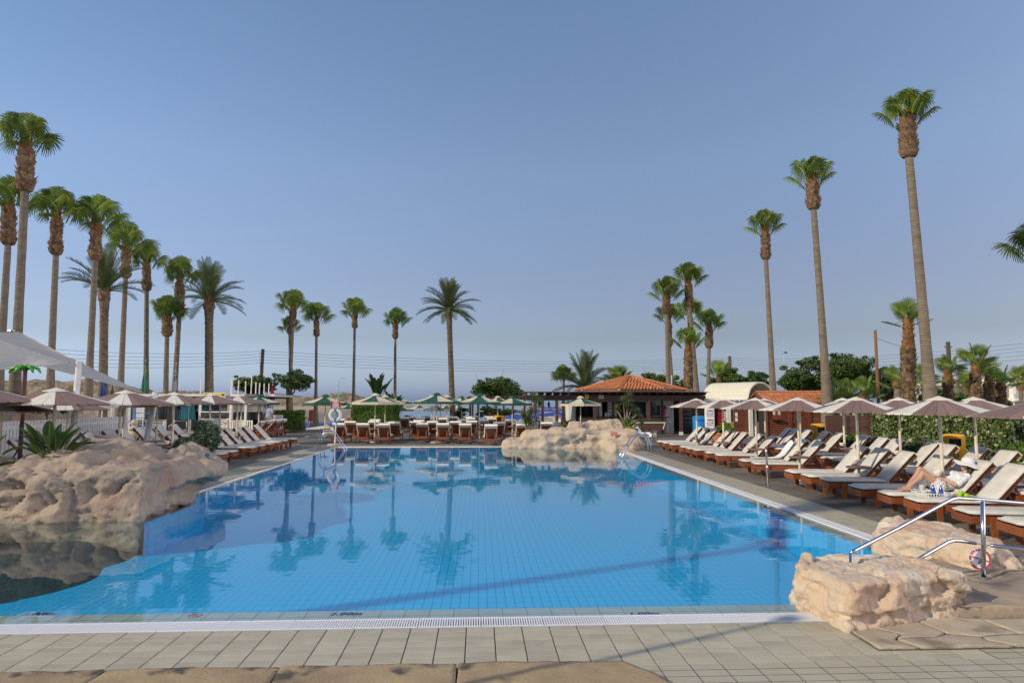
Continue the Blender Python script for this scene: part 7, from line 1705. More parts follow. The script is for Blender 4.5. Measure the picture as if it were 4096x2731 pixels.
wb_ = thing('sign_board', 'brown wooden sign board seen edge-on at the beach stairs', 'sign', (AY(1244, 1700, 53.5).x, 53.5, -.6)); MB().box((0, 0, 1.6), (.36, .12, .85), bev=.03).build('board', mat('sign_brown', (.25, .07, .03), .6), wb_); MB().box((-.02, 0, .6), (.08, .08, 1.2)).build('post', mat('sign_brown', (.25, .07, .03), .6), wb_)
for lb, px, py, y, h in (('short path light with dark cap among the far loungers', 1520, 1690, 44.0, 1.0), ('dark globe path light by the hut door', 3156, 1735, 29.5, .85), ('dark globe path light behind the back row cushions', 3511, 1770, 23, .9), ('dark globe path light behind the kiosk side loungers', 613, 1720, 33.3, .8)):
    p = AY(px, py, y); l_ = thing('path_light', lb, 'lamp', (p.x, y, 0)); MB().tube([(0, 0, 0), (0, 0, h * .5)], .07, 12).build('post', BLACKM, l_, .6); MB().tube([(0, 0, h * .5), (0, 0, h * .82)], .085, 12).build('diffuser', SIGNW, l_, .6); MB().lathe([(.12, h * .80), (.115, h * .9), (.07, h), (.001, h * 1.03)], 14).build('cap', BLACKM, l_, 9)
pp = AY(3375, 1810, 22.6); pot = thing('flower_pot', 'square terracotta planter behind the back row cushions', 'planter', (pp.x, 22.6, 0)); MB().box((0, 0, .28), (.75, .5, .56), bev=.03).build('pot', TERRA, pot); pp = AY(2897, 1750, 32.5); pot = thing('flower_pot', 'terracotta pot under the feathery bush', 'planter', (pp.x, 33, 0)); MB().lathe([(.001, 0), (.26, 0), (.36, .5), (.40, .5), (.40, .58), (.33, .58)], 20).build('pot', TERRA, pot, .6)
# ---------------------------------------------------------------- white plastic seats, tables, pool table, stools
def plastic_chair(m):
    def f():
        r = thing('plastic_chair', 'x', 'chair')
        for s in (-1, 1):
            MB().tube([(s * .27, .25, 0), (s * .26, .22, .42), (s * .27, .1, .66)], [.03, .028, .03], 8, flat=.6).build('leg', m, r, .8); MB().tube([(s * .27, -.28, 0), (s * .26, -.2, .42), (s * .25, -.26, .62), (s * .22, -.33, .86)], [.03, .028, .026, .02], 8, flat=.6).build('leg', m, r, .8)
            MB().tube([(s * .27, .24, .64), (s * .28, .0, .67), (s * .26, -.22, .66)], .03, 8, flat=.6).build('armrest', m, r, .8)
        MB().box((0, .02, .42), (.5, .48, .03), bev=.01).build('seat', m, r)
        MB().tube([(-.22, -.33, .84), (-.12, -.37, .90), (.12, -.37, .90), (.22, -.33, .84)], .025, 8).build('top_rail', m, r, .8)
        for k in range(6): x = -.17 + k * .068; MB().beam((x, -.24, .46), (x * 1.1, -.36, .88), .035, .012, up=(0, 1, 0)).build('back_slat', m, r)
        return r
    return f
WPL = mat('white_plastic', (.78, .78, .78), .35)
def pchair(px, py, y, rz, lb, dark=False, z=0): p = AY(px, py, y); return place(PROTO, ('pchair', dark), plastic_chair(GREYW if not dark else DARK), (p.x, y, z), rz, lb, 'plastic cafe chairs before the bar')
pchair(2128, 1690, 40, 2.6, 'white plastic chair beside the yucca with its back to the pool'); pchair(2215, 1690, 40.5, .6, 'grey white chair at the dark table before the bar pergola'); pchair(2090, 1690, 43, 2.0, 'grey cafe chair beyond the half-and-half parasol'); pchair(2152, 1690, 43, 3.4, 'dark cafe chair by the round table', True); pchair(2170, 1690, 41, 4.0, 'dark cafe chair turned to the bar', True); pchair(2260, 1690, 43.5, 1.0, 'dark curved chair behind the drooping paddle-leaf plant', True)
for px, y, lb in ((2153, 41.2, 'dark round cafe table near the yucca'), (2240, 42.5, 'dark square cafe table before the bar pergola')):
    p = AY(px, 1690, y); t_ = thing('cafe_table', lb, 'table', (p.x, y, 0)); MB().lathe([(.001, .72), (.45, .72), (.45, .75), (.001, .75)], 20).build('top', DARK, t_, .6); MB().tube([(0, 0, 0), (0, 0, .72)], .04, 8).build('pedestal', DARK, t_); MB().lathe([(.28, 0), (.28, .02), (.04, .05)], 16).build('foot', DARK, t_)
# low-backed white shell chair at the rockery
p = G(2590, 1786); wc = thing('shell_chair', 'white moulded plastic armchair in front of the pool table', 'chair', (p.x - .1, p.y + .35, 0), -.5); 
V = []; F = []
prof = [(-.30, .92), (-.26, .80), (-.20, .62), (-.14, .46), (-.02, .42), (.16, .42), (.30, .44)]
for x, z in prof:
    for k in range(9): u = k / 8 * 2 - 1; V.append((x - (.06 * u * u if z > .45 else 0) + .05 * u * u, u * .27, z + (.16 * max(0, abs(u) - .72) * 3 if z < .65 else 0)))
for i in range(6):
    for k in range(8): a = i * 9 + k; F.append((a, a + 1, a + 10, a + 9))
MB().add(V, F).build('shell', WPL, wc, 9)
for s in (-1, 1):
    MB().tube([(-.16, s * .25, .5), (-.27, s * .29, 0)], [.06, .03], 8, flat=.5).build('leg', WPL, wc, .8); MB().tube([(.26, s * .25, .56), (.31, s * .29, 0)], [.06, .03], 8, flat=.5).build('leg', WPL, wc, .8); MB().tube([(-.2, s * .28, .62), (.0, s * .30, .62), (.26, s * .27, .56)], .03, 8).build('armrest', WPL, wc, .8)
dc = thing('draped_seat', 'glossy white curved plastic seat lying between two poolside loungers', 'seat', (9.05, 19.95, .0), radians(-6)); V = []; F = []
prof = [(-1.0, .45), (-.5, .44), (-.25, .46), (-.1, .55), (.05, .72), (.18, .88), (.26, .92)]
for x, z in prof:
    for k in range(9): u = k / 8 * 2 - 1; V.append((x, u * .25, z - .05 * cos(u * pi * 1.0) * (1 if z > .7 else .3)))
for i in range(6):
    for k in range(8): a = i * 9 + k; F.append((a, a + 1, a + 10, a + 9))
MB().add(V, F).build('shell', WPL, dc, 9)
p = AY(2592, 1700, 40.2); pt_ = thing('pool_table', 'wooden pool table with green cloth and white rim under the pergola', 'pool table', (p.x - .05, 40.3, 0)); W_, D_ = 1.92, 1.0
mb = MB(); V = [(-W_ / 2, -D_ / 2, .82), (W_ / 2, -D_ / 2, .82), (W_ / 2, D_ / 2, .82), (-W_ / 2, D_ / 2, .82), (-W_ / 2 + .1, -D_ / 2 + .08, .47), (W_ / 2 - .1, -D_ / 2 + .08, .47), (W_ / 2 - .1, D_ / 2 - .08, .47), (-W_ / 2 + .1, D_ / 2 - .08, .47)]
mb.add(V, [(0, 1, 5, 4)[::-1], (1, 2, 6, 5)[::-1], (2, 3, 7, 6)[::-1], (3, 0, 4, 7)[::-1], (4, 5, 6, 7)[::-1], (0, 1, 2, 3)]); mb.build('cabinet', mat('table_veneer', (.15, .075, .05), .4, col2=(.11, .055, .04), scale=3), pt_)
MB().box((0, 0, .845), (W_ + .04, D_ + .04, .04)).build('rim', WHITE, pt_); MB().box((0, 0, .868), (W_ - .2, D_ - .2, .01)).build('cloth', mat('baize', (.03, .20, .03), .9), pt_)
for x in (-1, 1): MB().beam((x * (W_ / 2 - .0), -D_ / 2 - .01, .84), (x * (W_ / 2 - .1), -D_ / 2 + .07, .46), .04, .03).build('corner_strip', PIPE, pt_)
for x in (-.5, .42): 
    for s in (-1, 1): MB().beam((x + s * .14, -.2, .47), (x + s * .06, -.2, .02), .05, .05).build('leg', GREYW, pt_)
    MB().box((x, -.2, .30), (.2, .05, .34)).build('leg_panel', GREYW, pt_); MB().tube([(x, -.2, 0), (x, -.2, .05)], .04, 8).build('foot', STEEL, pt_)
for i, (px, y, wh) in enumerate(((2672, 43.2, 1), (2588, 42.9, 1), (2632, 42.9, 1), (2290, 43, 0), (2330, 43.2, 0), (2360, 43.3, 0))):
    p = AY(px, 1700, y); s_ = thing('bar_stool', ['chrome bar stool past the pool table', 'chrome bar stool behind the pool table legs', 'chrome bar stool under the pool table end', 'cream-seated bar stool at the end of the counter', 'round cream-seated bar stool behind the cream-edged parasol', 'bar stool before the speckled counter'][i], 'stool', (p.x, y, 0), 0, 'bar stools')
    MB().lathe([(.001, .76), (.18, .76), (.18, .81), (.001, .82)], 16).build('seat', GREYW if wh else PIPE, s_, .6)
    for k in range(4): w = pi / 4 + k * pi / 2; MB().tube([(.14 * cos(w), .14 * sin(w), .76), (.2 * cos(w), .2 * sin(w), 0)], .012, 6).build('leg', STEEL, s_)
    MB().lathe([(.17, .3), (.185, .3), (.185, .32), (.17, .32)], 16).build('foot_ring', STEEL, s_)
# ---------------------------------------------------------------- beach far behind: blue umbrellas, white beds, jetty, buoys
BUMB = mat('blue_canvas', (.02, .06, .30), .8, col2=(.03, .09, .36), scale=2, rnd=.2, translucent=.15)
def make_bu():
    r = thing('beach_umbrella', 'x', 'beach umbrella'); MB().tube([(0, 0, 0), (0, 0, 2.2)], .03, 6).build('pole', WHITE, r)
    V = [(0, 0, 2.3)]; F = []
    for j, (rr, z) in enumerate(((.55, 2.16), (1.2, 1.9), (1.25, 1.78))):
        for k in range(8): w = 2 * pi * k / 8; V.append((rr * cos(w), rr * sin(w), z))
    for k in range(8):
        F.append((0, 1 + k, 1 + (k + 1) % 8)); 
        for j in range(2): F.append((1 + j * 8 + k, 9 + j * 8 + k, 9 + j * 8 + (k + 1) % 8, 1 + j * 8 + (k + 1) % 8))
    MB().add(V, F).build('canopy', BUMB, r); return r
rnd = random.Random(12); k = 0
spots = [(1205, 1686, 67), (1252, 1689, 66), (1272, 1688, 70), (1325, 1691, 66), (2045, 1660, 86), (2065, 1655, 90), (2085, 1640, 120), (2060, 1636, 130), (2130, 1660, 95), (2155, 1652, 105), (2190, 1650, 110), (2215, 1645, 118), (2140, 1643, 125), (2175, 1625, 165), (2200, 1625, 160), (2222, 1625, 158), (2180, 1635, 140), (2200, 1634, 142), (2235, 1645, 112), (2120, 1640, 130), (2275, 1640, 118), (2290, 1655, 95), (2310, 1655, 92), (2245, 1634, 140), (2150, 1636, 138), (2262, 1652, 100), (2350, 1630, 120)]
for px, py, y in spots:
    p = AY(px, py, y); zg = p.z - 2.3; lb = 'blue beach umbrella below the deck by the stairs' if px < 1500 else 'blue beach umbrella on the sand beyond the bar pergola'
    place(PROTO, 'bu', make_bu, (p.x, y, zg), rnd.uniform(0, 1), lb, 'blue beach umbrellas below the deck' if px < 1500 else 'blue beach umbrellas beyond the bar')
def make_bed():
    r = thing('beach_bed', 'x', 'beach bed'); MB().box((.6, 0, .32), (1.3, .6, .06)).build('seat', WHITE, r); MB().beam((1.22, 0, .33), (1.75, 0, .78), .6, .05).build('back', WHITE, r)
    for x in (.1, 1.2):
        for s in (-.26, .26): MB().box((x, s, .15), (.05, .05, .3)).build('leg', WHITE, r)
    return r
for i in range(34):
    px = rnd.uniform(2050, 2330); y = rnd.uniform(85, 150); p = AY(px, 1600, y); place(PROTO, 'bed', make_bed, (p.x, y, ground_h(p.x, y) + .02), rnd.uniform(-.5, .8), 'white beach bed on the sand beyond the bar pergola', 'white beach beds beyond the bar')
for i, (px, y) in enumerate(((1213, 66), (1270, 68), (1195, 70))): p = AY(px, 1705, y); place(PROTO, 'bed', make_bed, (p.x, y, -2.4), 1.2, 'white beach bed below the deck by the stairs', 'white beach beds below the deck')
for i, (px0, px1, c) in enumerate(((2250, 2262, 0), (2262, 2274, 1), (2274, 2288, 0), (2288, 2298, 2), (2299, 2312, 0))):
    a, b_ = AY(px0, 1668, 92), AY(px1, 1622, 92); tag(MB().box((0, 0, 0), (b_.x - a.x, .8, b_.z - a.z + .8)).build('beach_cabin', (mat('cabin_yellow', (.75, .50, .01), .5), WHITE, mat('cabin_grey', (.28, .26, .22), .8))[c], None, loc=((a.x + b_.x) / 2, 92, (a.z + b_.z) / 2 - .4)), ['first yellow beach cabin panel beyond the bar', 'white panel between the yellow beach cabins', 'second yellow beach cabin beyond the bar', 'grey panel between the yellow beach cabins', 'yellow beach cabin closest to the bar counter'][i], 'beach cabin')
A, B = AY(1150, 1652, 260), AY(1396, 1654, 260); jt = thing('jetty', 'thin wooden jetty across the cove below the headland', 'jetty', ((A.x + B.x) / 2, 260, SEA_Z)); ln = B.x - A.x; MB().box((0, 0, .75), (ln, 2, .35)).build('deck', mat('jetty_wood', (.42, .34, .24), .8), jt)
for i in range(12): MB().box((-ln / 2 + i * ln / 11, 0, .1), (.35, .35, 1.4)).build('pile', PERG, jt)
BUOY = [mat('red_buoy', (.5, .05, .04), .4), mat('pink_buoy', (.6, .22, .2), .4), YELL]
for i, (px, py, y, c, r_) in enumerate(((1293, 1658, 240, 1, .6), (1315, 1659, 240, 0, .5), (1391, 1660, 235, 0, .55), (1396, 1659, 235, 0, .5), (1293, 1669, 190, 0, .25), (1738, 1663, 200, 2, .35), (1968, 1652, 230, 2, .4))):
    p = AY(px, py, y); tag(MB().ball((0, 0, 0), r_, 12, 8).build('buoy', BUOY[c], None, 9, loc=(p.x, y, SEA_Z + r_ * .5)), ['large pink buoy by the jetty', 'red buoy just behind the lifebuoy ring', 'red buoy at the jetty end', 'second red buoy at the jetty end', 'tiny red buoy in the near cove', 'yellow buoy on the open sea by the middle poles', 'yellow buoy seen through the bare pergola'][i], 'buoy')
# a swallow in flight
p = AY(3144, 1411, 30); sw_ = thing('swallow', 'small dark swallow gliding above the trees', 'bird', p, .3); mb = MB(); mb.tube([(-.10, 0, -.02), (-.04, 0, 0), (.05, 0, .01), (.10, 0, .02)], [.006, .028, .026, .006], 8); mb.add([(.04, 0, .01), (-.02, 0, .01), (-.10, -.10, .06), (-.02, -.05, .05), (-.10, .10, .05), (-.02, .05, .05)], [(0, 1, 2, 3), (0, 5, 4, 1)]); mb.add([(-.08, 0, -.01), (-.20, .03, -.05), (-.20, -.03, -.07)], [(0, 1, 2)]); mb.build('body', DARK, sw_, 9)
# lamp post and palm standing outside the picture on the kiosk side: their long shadows cross the tiles and the pool floor
lpz = thing('lamp_post', 'slim steel lamp post beside the stone path outside the picture', 'lamp post', (-5.05, 2.85, 0)); MB().tube([(0, 0, 0), (0, 0, 4.5)], .035, 10).build('post', STEEL, lpz, .6); MB().lathe([(.03, 4.5), (.10, 4.55), (.10, 4.62), (.02, 4.66)], 12).build('lamp_head', GREYW, lpz, .6)
# ---------------------------------------------------------------- people: one continuous body each, clothes over it
SKIN = mat('skin', (.50, .29, .19), .5, col2=(.46, .26, .17), scale=6); SKIN2 = mat('tanned_skin', (.30, .16, .10), .55); HAIR = mat('dark_hair', (.018, .011, .010), .5, col2=(.03, .018, .015), scale=30, stretch=(1, 1, .2))
def cap_chain(mb, pts, rad, n=10, flat=1.0):
    mb.tube(pts, rad, n, True, flat=flat)
    for p, r in zip(pts, rad): mb.ball(Vector(p), r * .995, n, 7)
def hand(mb, wrist, d, palm_n, size=1.0, curl=.5):
    """palm and five separate fingers; d points along the hand, palm_n out of the palm"""
    d = Vector(d).normalized(); pn = Vector(palm_n); pn = (pn - d * pn.dot(d)).normalized(); s = d.cross(pn); w = Vector(wrist)
    for k in (-1, 0, 1): cap_chain(mb, [w + s * k * .012 * size, w + d * .08 * size + s * k * .027 * size], [.016 * size, .013 * size], 8)
    for k, ln in enumerate((.066, .078, .074, .058)):
        a = w + d * .082 * size + s * (.034 - k * .0225) * size; P = [a]; dd = d.copy(); ang = 0
        for j, f in enumerate((.45, .32, .23)):
            ang += curl * (.5 + .35 * j); dd = (d * cos(ang) + pn * sin(ang)); P.append(P[-1] + dd * ln * f * size)
        cap_chain(mb, P, [.0095 * size, .009 * size, .0085 * size, .0075 * size], 7)
    a = w + d * .022 * size + s * .026 * size; t1 = (d * .6 + s * .75 + pn * .25).normalized(); t2 = (d * .9 + s * .2 + pn * .45).normalized()
    cap_chain(mb, [a, a + t1 * .035 * size, a + t1 * .035 * size + t2 * .03 * size, a + t1 * .035 * size + t2 * .052 * size], [.013 * size, .0115 * size, .010 * size, .008 * size], 7)
def foot_(mb, heel, d, up, size=1.0, splay=0):
    d = Vector(d).normalized(); up = Vector(up).normalized(); s = d.cross(up); h = Vector(heel)
    cap_chain(mb, [h, h + d * .09 * size, h + d * .165 * size], [.034 * size, .031 * size, .022 * size], 9)
    cap_chain(mb, [h + up * .035 * size, h + d * .08 * size + up * .022 * size, h + d * .16 * size], [.034 * size, .028 * size, .02 * size], 9)
    for k in range(5):
        a = h + d * (.165 - .010 * abs(k - 1)) * size + s * (.034 - k * .017) * size; cap_chain(mb, [a, a + d * .03 * size + up * .004, a + d * .044 * size - up * .002], [.013 * size if k == 0 else .0095 * size] * 2 + [.009 * size], 7)
def head_(mb, c, face, up, r=.095):
    f = Vector(face).normalized(); u = Vector(up); u = (u - f * u.dot(f)).normalized(); s = f.cross(u); c = Vector(c)
    M = Matrix(((f.x, s.x, u.x, c.x), (f.y, s.y, u.y, c.y), (f.z, s.z, u.z, c.z), (0, 0, 0, 1)))
    t = MB(); t.ball((-.008, 0, .03), r, 16, 12, (1.02, .80, .95)); t.ball((.014, 0, -.035), r * .78, 14, 10, (.98, .80, 1.05)); t.ball((.045, 0, -.092), .026, 10, 8, (1, 1.1, .8))
    t.tube([(.082, 0, .012), (.100, 0, -.018), (.094, 0, -.030)], [.009, .014, .010], 8); t.ball((.081, 0, -.052), .013, 8, 6, (1, 1.5, .5)); t.ball((.080, 0, -.064), .012, 8, 6, (1, 1.3, .5))
    for q in (-1, 1): t.ball((.078, q * .032, .026), .012, 8, 6, (1, 1.4, .45)); t.ball((-.005, q * .078, -.01), .022, 8, 6, (.8, .4, 1.3)); t.ball((.055, q * .040, -.02), .026, 8, 6)
    mb.add(t.v, t.f, M); return M
# --- reclining woman, in the frame of her lounger (x from foot end to head end, +y away from the pool edge camera)
wy = rowA[14]; a = radians(rotA[14]); ox, oy = 7.95 - (.30 * cos(a) + .324 * sin(a)), wy - (.30 * sin(a) - .324 * cos(a))
wm = thing('person', 'woman in a white sunhat and lace cover-up reclining with knees raised on a lounger', 'person', (ox, oy, .0), a)
zc = .445
mb = MB()
pel, wst, che, nk = Vector((1.00, .0, zc + .115)), Vector((1.15, .0, zc + .125)), Vector((1.33, 0, zc + .245)), Vector((1.47, 0, zc + .345))
cap_chain(mb, [pel + Vector((-.02, -.075, 0)), pel + Vector((-.02, .075, 0))], [.105, .105], 12); cap_chain(mb, [pel, wst, che], [.12, .098, .115], 14)
cap_chain(mb, [che + Vector((.0, -.07, .01)), che + Vector((0, .07, .01))], [.10, .10], 12); cap_chain(mb, [che + Vector((.09, -.14, .05)), che + Vector((.09, .14, .05))], [.058, .058], 10)
for s in (-1, 1): mb.ball(che + Vector((-.05, s * .07, .075)), .052, 10, 8)
hc = Vector((1.475, -.01, zc + .485)); cap_chain(mb, [nk - Vector((.03, 0, .03)), hc - Vector((-.01, 0, .06))], [.055, .046], 10)
HM = head_(mb, hc, (-.93, -.20, .30), (.30, 0, .95), .093)
for s, kx_, kz, fx, fy in ((-1, .665, .335, .40, -.10), (1, .69, .40, .47, .11)):
    hip = pel + Vector((-.02, s * .085, 0)); kn = Vector((kx_, s * .085, zc + kz)); an = Vector((fx + .0, fy, zc + .075))
    m1 = hip.lerp(kn, .5) + Vector((-.0, 0, -.012)); m2 = kn.lerp(an, .32) + Vector((.022, 0, -.012))
    cap_chain(mb, [hip, m1, kn], [.095, .074, .054], 12); cap_chain(mb, [kn, m2, kn.lerp(an, .7), an], [.053, .053, .038, .031], 12)
    foot_(mb, an + Vector((.015, 0, -.04)), (-1, s * .12, -.10), (0, 0, 1), .98)
# near arm: elbow out, hand raised at the waist; far arm along the side
sh = che + Vector((.09, -.165, .05)); el = Vector((1.16, -.245, zc + .14)); wr = Vector((1.03, -.10, zc + .235))
cap_chain(mb, [sh, sh.lerp(el, .5), el], [.050, .043, .036], 10); cap_chain(mb, [el, el.lerp(wr, .4), wr], [.036, .036, .023], 10); hand(mb, wr, (-.75, .35, .25), (.2, .3, -.9), .95, .55)
sh = che + Vector((.09, .165, .05)); el = Vector((1.22, .27, zc + .12)); wr = Vector((1.02, .22, zc + .19))
cap_chain(mb, [sh, el], [.050, .036], 10); cap_chain(mb, [el, wr], [.036, .023], 10); hand(mb, wr, (-.8, -.3, .1), (0, -.2, -.9), .95, .5)
me = remeshed(mb, .0075, 'body'); laplace(me, 2, .5); finish(me, SKIN, 9); put(me, 'body', wm)
LACE = mat('white_lace', (.72, .70, .70), .8, col2=(.36, .33, .34), scale=26, lo=.52, hi=.60, bump=.4, bscale=60); COVER = mat('sheer_cover', (.70, .71, .75), .8, col2=(.52, .55, .62), scale=9, lo=.45, hi=.6)
mb = MB(); cap_chain(mb, [pel + Vector((-.05, -.085, -.005)), pel + Vector((-.05, .085, -.005))], [.118, .118], 12); cap_chain(mb, [pel, wst], [.135, .115], 14)
for s in (-1, 1): h0 = pel + Vector((-.03, s * .085, .0)); cap_chain(mb, [h0, h0 + Vector((-.09, 0, .055))], [.108, .092], 12)
me = remeshed(mb, .010, 'skirt'); laplace(me, 2, .5); finish(me, LACE, 9); put(me, 'skirt', wm)
mb = MB(); cap_chain(mb, [wst + Vector((-.03, 0, 0)), wst, che], [.118, .112, .128], 14); cap_chain(mb, [che + Vector((.0, -.075, .01)), che + Vector((0, .075, .01))], [.112, .112], 12); cap_chain(mb, [che + Vector((.085, -.15, .045)), che + Vector((.085, .15, .045))], [.066, .066], 10)
for s in (-1, 1):
    mb.ball(che + Vector((-.05, s * .07, .075)), .060, 10, 8); sh = che + Vector((.09, s * .165, .05)); el = Vector((1.16, -.245, zc + .14)) if s < 0 else Vector((1.22, .27, zc + .12)); cap_chain(mb, [sh, sh.lerp(el, .45), sh.lerp(el, .85) + Vector((.01, 0, -.005))], [.056, .056, .058], 10)
me = remeshed(mb, .010, 'blouse'); laplace(me, 2, .5)
V = getco(me); N_ = getno(me); setco(me, V + N_ * (np.sin(V[:, 0:1] * 60 + V[:, 1:2] * 40) * .003)); finish(me, COVER, 9); put(me, 'blouse', wm)
mb = MB(); mb.ball((-.025, 0, .025), .108, 14, 10, (.95, .86, .95)); 
for s in (-1, 1): mb.tube([(-.03, s * .07, .02), (-.045, s * .088, -.08), (-.02, s * .10, -.17), (.0, s * .09, -.24)], [.045, .050, .045, .02], 8); mb.ball((-.02, s * .09, -.24), .02, 8, 6)
mb.tube([(-.07, 0, .03), (-.09, 0, -.08), (-.09, 0, -.20)], [.07, .085, .06], 10)
me = remeshed(mb, .010, 'hair'); laplace(me, 2, .4); finish(me, HAIR, 9); o = put(me, 'hair', wm); o.matrix_local = HM
gl = MB(); 
for s in (-1, 1): gl.ball((.086, s * .034, .018), .024, 10, 6, (.25, 1.1, .8)); gl.beam((.086, s * .055, .024), (0, s * .082, .024), .006, .008)
gl.beam((.092, -.012, .022), (.092, .012, .022), .006, .006); o = gl.build('sunglasses', DARK, wm, 9); o.matrix_local = HM
V = []; F = []; prof = [(.001, .125), (.05, .122), (.085, .105), (.104, .065), (.110, .03), (.13, .018), (.17, .008), (.215, -.012), (.235, -.03)]
for j, (r_, z) in enumerate(prof):
    for i in range(36):
        w = 2 * pi * i / 36; k = max(0, (r_ - .11) / .12); V.append((r_ * cos(w) * (1.0 + .08 * k), r_ * sin(w), z + k * (.028 * sin(2 * w + .6) + .016 * sin(5 * w)) - k * .07 * max(0, -cos(w))))
for j in range(len(prof) - 1):
    for i in range(36): F.append((j * 36 + i, j * 36 + (i + 1) % 36, (j + 1) * 36 + (i + 1) % 36, (j + 1) * 36 + i))
o = MB().add(V, F).build('sunhat', mat('hat_white', (.76, .76, .80), .85, translucent=.12), wm, 9); o.matrix_local = HM @ Matrix.Translation((-.02, 0, .035)) @ Matrix.Rotation(.10, 4, 'Y')
nc_ = MB(); nc_.tube([che + Vector((.02, -.10, .10)), che + Vector((.06, 0, .10)), che + Vector((.02, .10, .10))], .02, 6); nc_.build('black_strap', DARK, wm)
tw = thing('towel', 'white rumpled towel under the reclining woman', 'towel', (ox, oy, 0), a); V = []; F = []
for i in range(25):
    for j in range(13):
        x, y = .40 + i * .024, -.27 + j * .045; V.append((x, y, zc - .012 + .018 + .016 * abs(noise.noise((x * 9, y * 6, 1))) + .010 * sin(x * 40 + y * 22)))
for i in range(24):
    for j in range(12): q = i * 13 + j; F.append((q, q + 13, q + 14, q + 1))
MB().add(V, F).build('cloth', mat('towel_white', (.78, .78, .76), .9), tw, 9)
# --- man standing at the kiosk with his back to the pool
mp = AY(1070, 1700, 44.0); mn = thing('person', 'man in a pale shirt and beige shorts standing at the kiosk with his back turned', 'person', (mp.x, 44.0, .16), 0)
mb = MB(); cap_chain(mb, [(-.09, 0, .95), (.09, 0, .95)], [.11, .11], 12); cap_chain(mb, [(0, 0, .98), (0, .01, 1.15), (0, .02, 1.34)], [.15, .145, .155], 14); cap_chain(mb, [(-.17, .02, 1.40), (.17, .02, 1.40)], [.075, .075], 10); cap_chain(mb, [(-.08, .02, 1.33), (.08, .02, 1.33)], [.125, .125], 10)
cap_chain(mb, [(0, .01, 1.42), (0, .03, 1.53)], [.06, .055], 10); head_(mb, (0, .03, 1.62), (0, 1, -.15), (0, 0, 1), .097)
for s in (-1, 1):
    cap_chain(mb, [(s * .10, 0, .90), (s * .11, .01, .70), (s * .12, .02, .50)], [.10, .082, .06], 12); cap_chain(mb, [(s * .12, .02, .50), (s * .12, 0, .34), (s * .12, -.01, .09)], [.058, .056, .04], 12); foot_(mb, (s * .12, -.03, .04), (s * .15, 1, 0), (0, 0, 1), 1.1)
    cap_chain(mb, [(s * .22, .02, 1.40), (s * .27, .0, 1.15), (s * .27, .02, 1.12)], [.062, .046, .044], 10); wr = Vector((s * .27, .07, .88)); cap_chain(mb, [(s * .27, .02, 1.12), wr], [.044, .03], 10); hand(mb, wr, (0, .15, -1), (-s, 0, 0), 1.05, .35)
me = remeshed(mb, .011, 'body'); laplace(me, 2, .5); finish(me, SKIN2, 9); put(me, 'body', mn)
mb = MB(); cap_chain(mb, [(0, 0, .98), (0, .01, 1.15), (0, .02, 1.34)], [.170, .165, .172], 14); cap_chain(mb, [(-.17, .02, 1.40), (.17, .02, 1.40)], [.088, .088], 10); cap_chain(mb, [(-.08, .02, 1.33), (.08, .02, 1.33)], [.14, .14], 10)
for s in (-1, 1): cap_chain(mb, [(s * .22, .02, 1.40), (s * .26, .01, 1.22)], [.078, .072], 10)
me = remeshed(mb, .012, 'shirt'); laplace(me, 2, .5); finish(me, mat('lavender_shirt', (.48, .46, .58), .85), 9); put(me, 'shirt', mn)
mb = MB(); cap_chain(mb, [(-.09, 0, .95), (.09, 0, .95)], [.128, .128], 12)
for s in (-1, 1): cap_chain(mb, [(s * .10, 0, .90), (s * .115, .01, .56)], [.115, .098], 12)
me = remeshed(mb, .012, 'shorts'); laplace(me, 2, .5); finish(me, mat('beige_shorts', (.36, .31, .25), .9), 9); put(me, 'shorts', mn)
MB().ball((0, .02, 1.66), .100, 14, 10, (.82, 1.0, .85)).build('hair', HAIR, mn, 9)
# ---------------------------------------------------------------- drinks tray, bottles, glasses, fruit on the next lounger
a2 = radians(rotA[15]); tx, ty = 7.95 - (.30 * cos(a2) + .324 * sin(a2)), rowA[15] - (.30 * sin(a2) - .324 * cos(a2))
def T(x, y, z=0): return Vector((tx + x * cos(a2) - y * sin(a2), ty + x * sin(a2) + y * cos(a2), .436 + z))
tr = thing('serving_tray', 'oval white tray with pierced rim on the lounger next to the sunhat woman', 'tray', T(.42, .10), a2); E = Matrix.Diagonal((1.35, .80, 1, 1))
MB().lathe([(.001, .008), (.21, .008), (.21, .0), (.001, .0)], 36, E).build('base', WHITE, tr, .6); MB().lathe([(.245, .062), (.252, .062), (.252, .070), (.245, .070), (.245, .062)], 36, E).build('rim', WHITE, tr, .6)
mb = MB()
for i in range(44): w = 2 * pi * i / 44; mb.beam((.21 * 1.35 * cos(w), .21 * .8 * sin(w), .004), (.248 * 1.35 * cos(w), .248 * .8 * sin(w), .066), .018, .006)
tag(mb.build('pierced_rim', WHITE, tr), kind='stuff')
BOT = mat('cobalt_glass', (.008, .025, .42), .08, spec=.8, coat=.5)
for i, (x, y) in enumerate(((.42, .13), (.50, .02))):
    b_ = thing('bottle', ['cobalt blue bottle standing farther in on the white tray', 'cobalt blue bottle standing at the near rim of the white tray'][i], 'bottle', T(x, y, .008), 0, 'blue bottles on the tray')
    MB().lathe([(.001, 0), (.033, 0), (.035, .02), (.035, .11), (.028, .145), (.014, .175), (.013, .205), (.001, .206)], 20).build('glass_body', BOT, b_, .9); MB().lathe([(.015, .20), (.016, .222), (.001, .223)], 14).build('cap', SIGNW, b_, .6); MB().lathe([(.0355, .04), (.0355, .09)], 20).build('label', mat('bottle_label', (.03, .10, .5), .5), b_, .9)
GLS = mat('clear_glass', (.9, .93, .95), .03, alpha=.22, spec=.9); LEM = mat('lemon', (.75, .52, .03), .5)
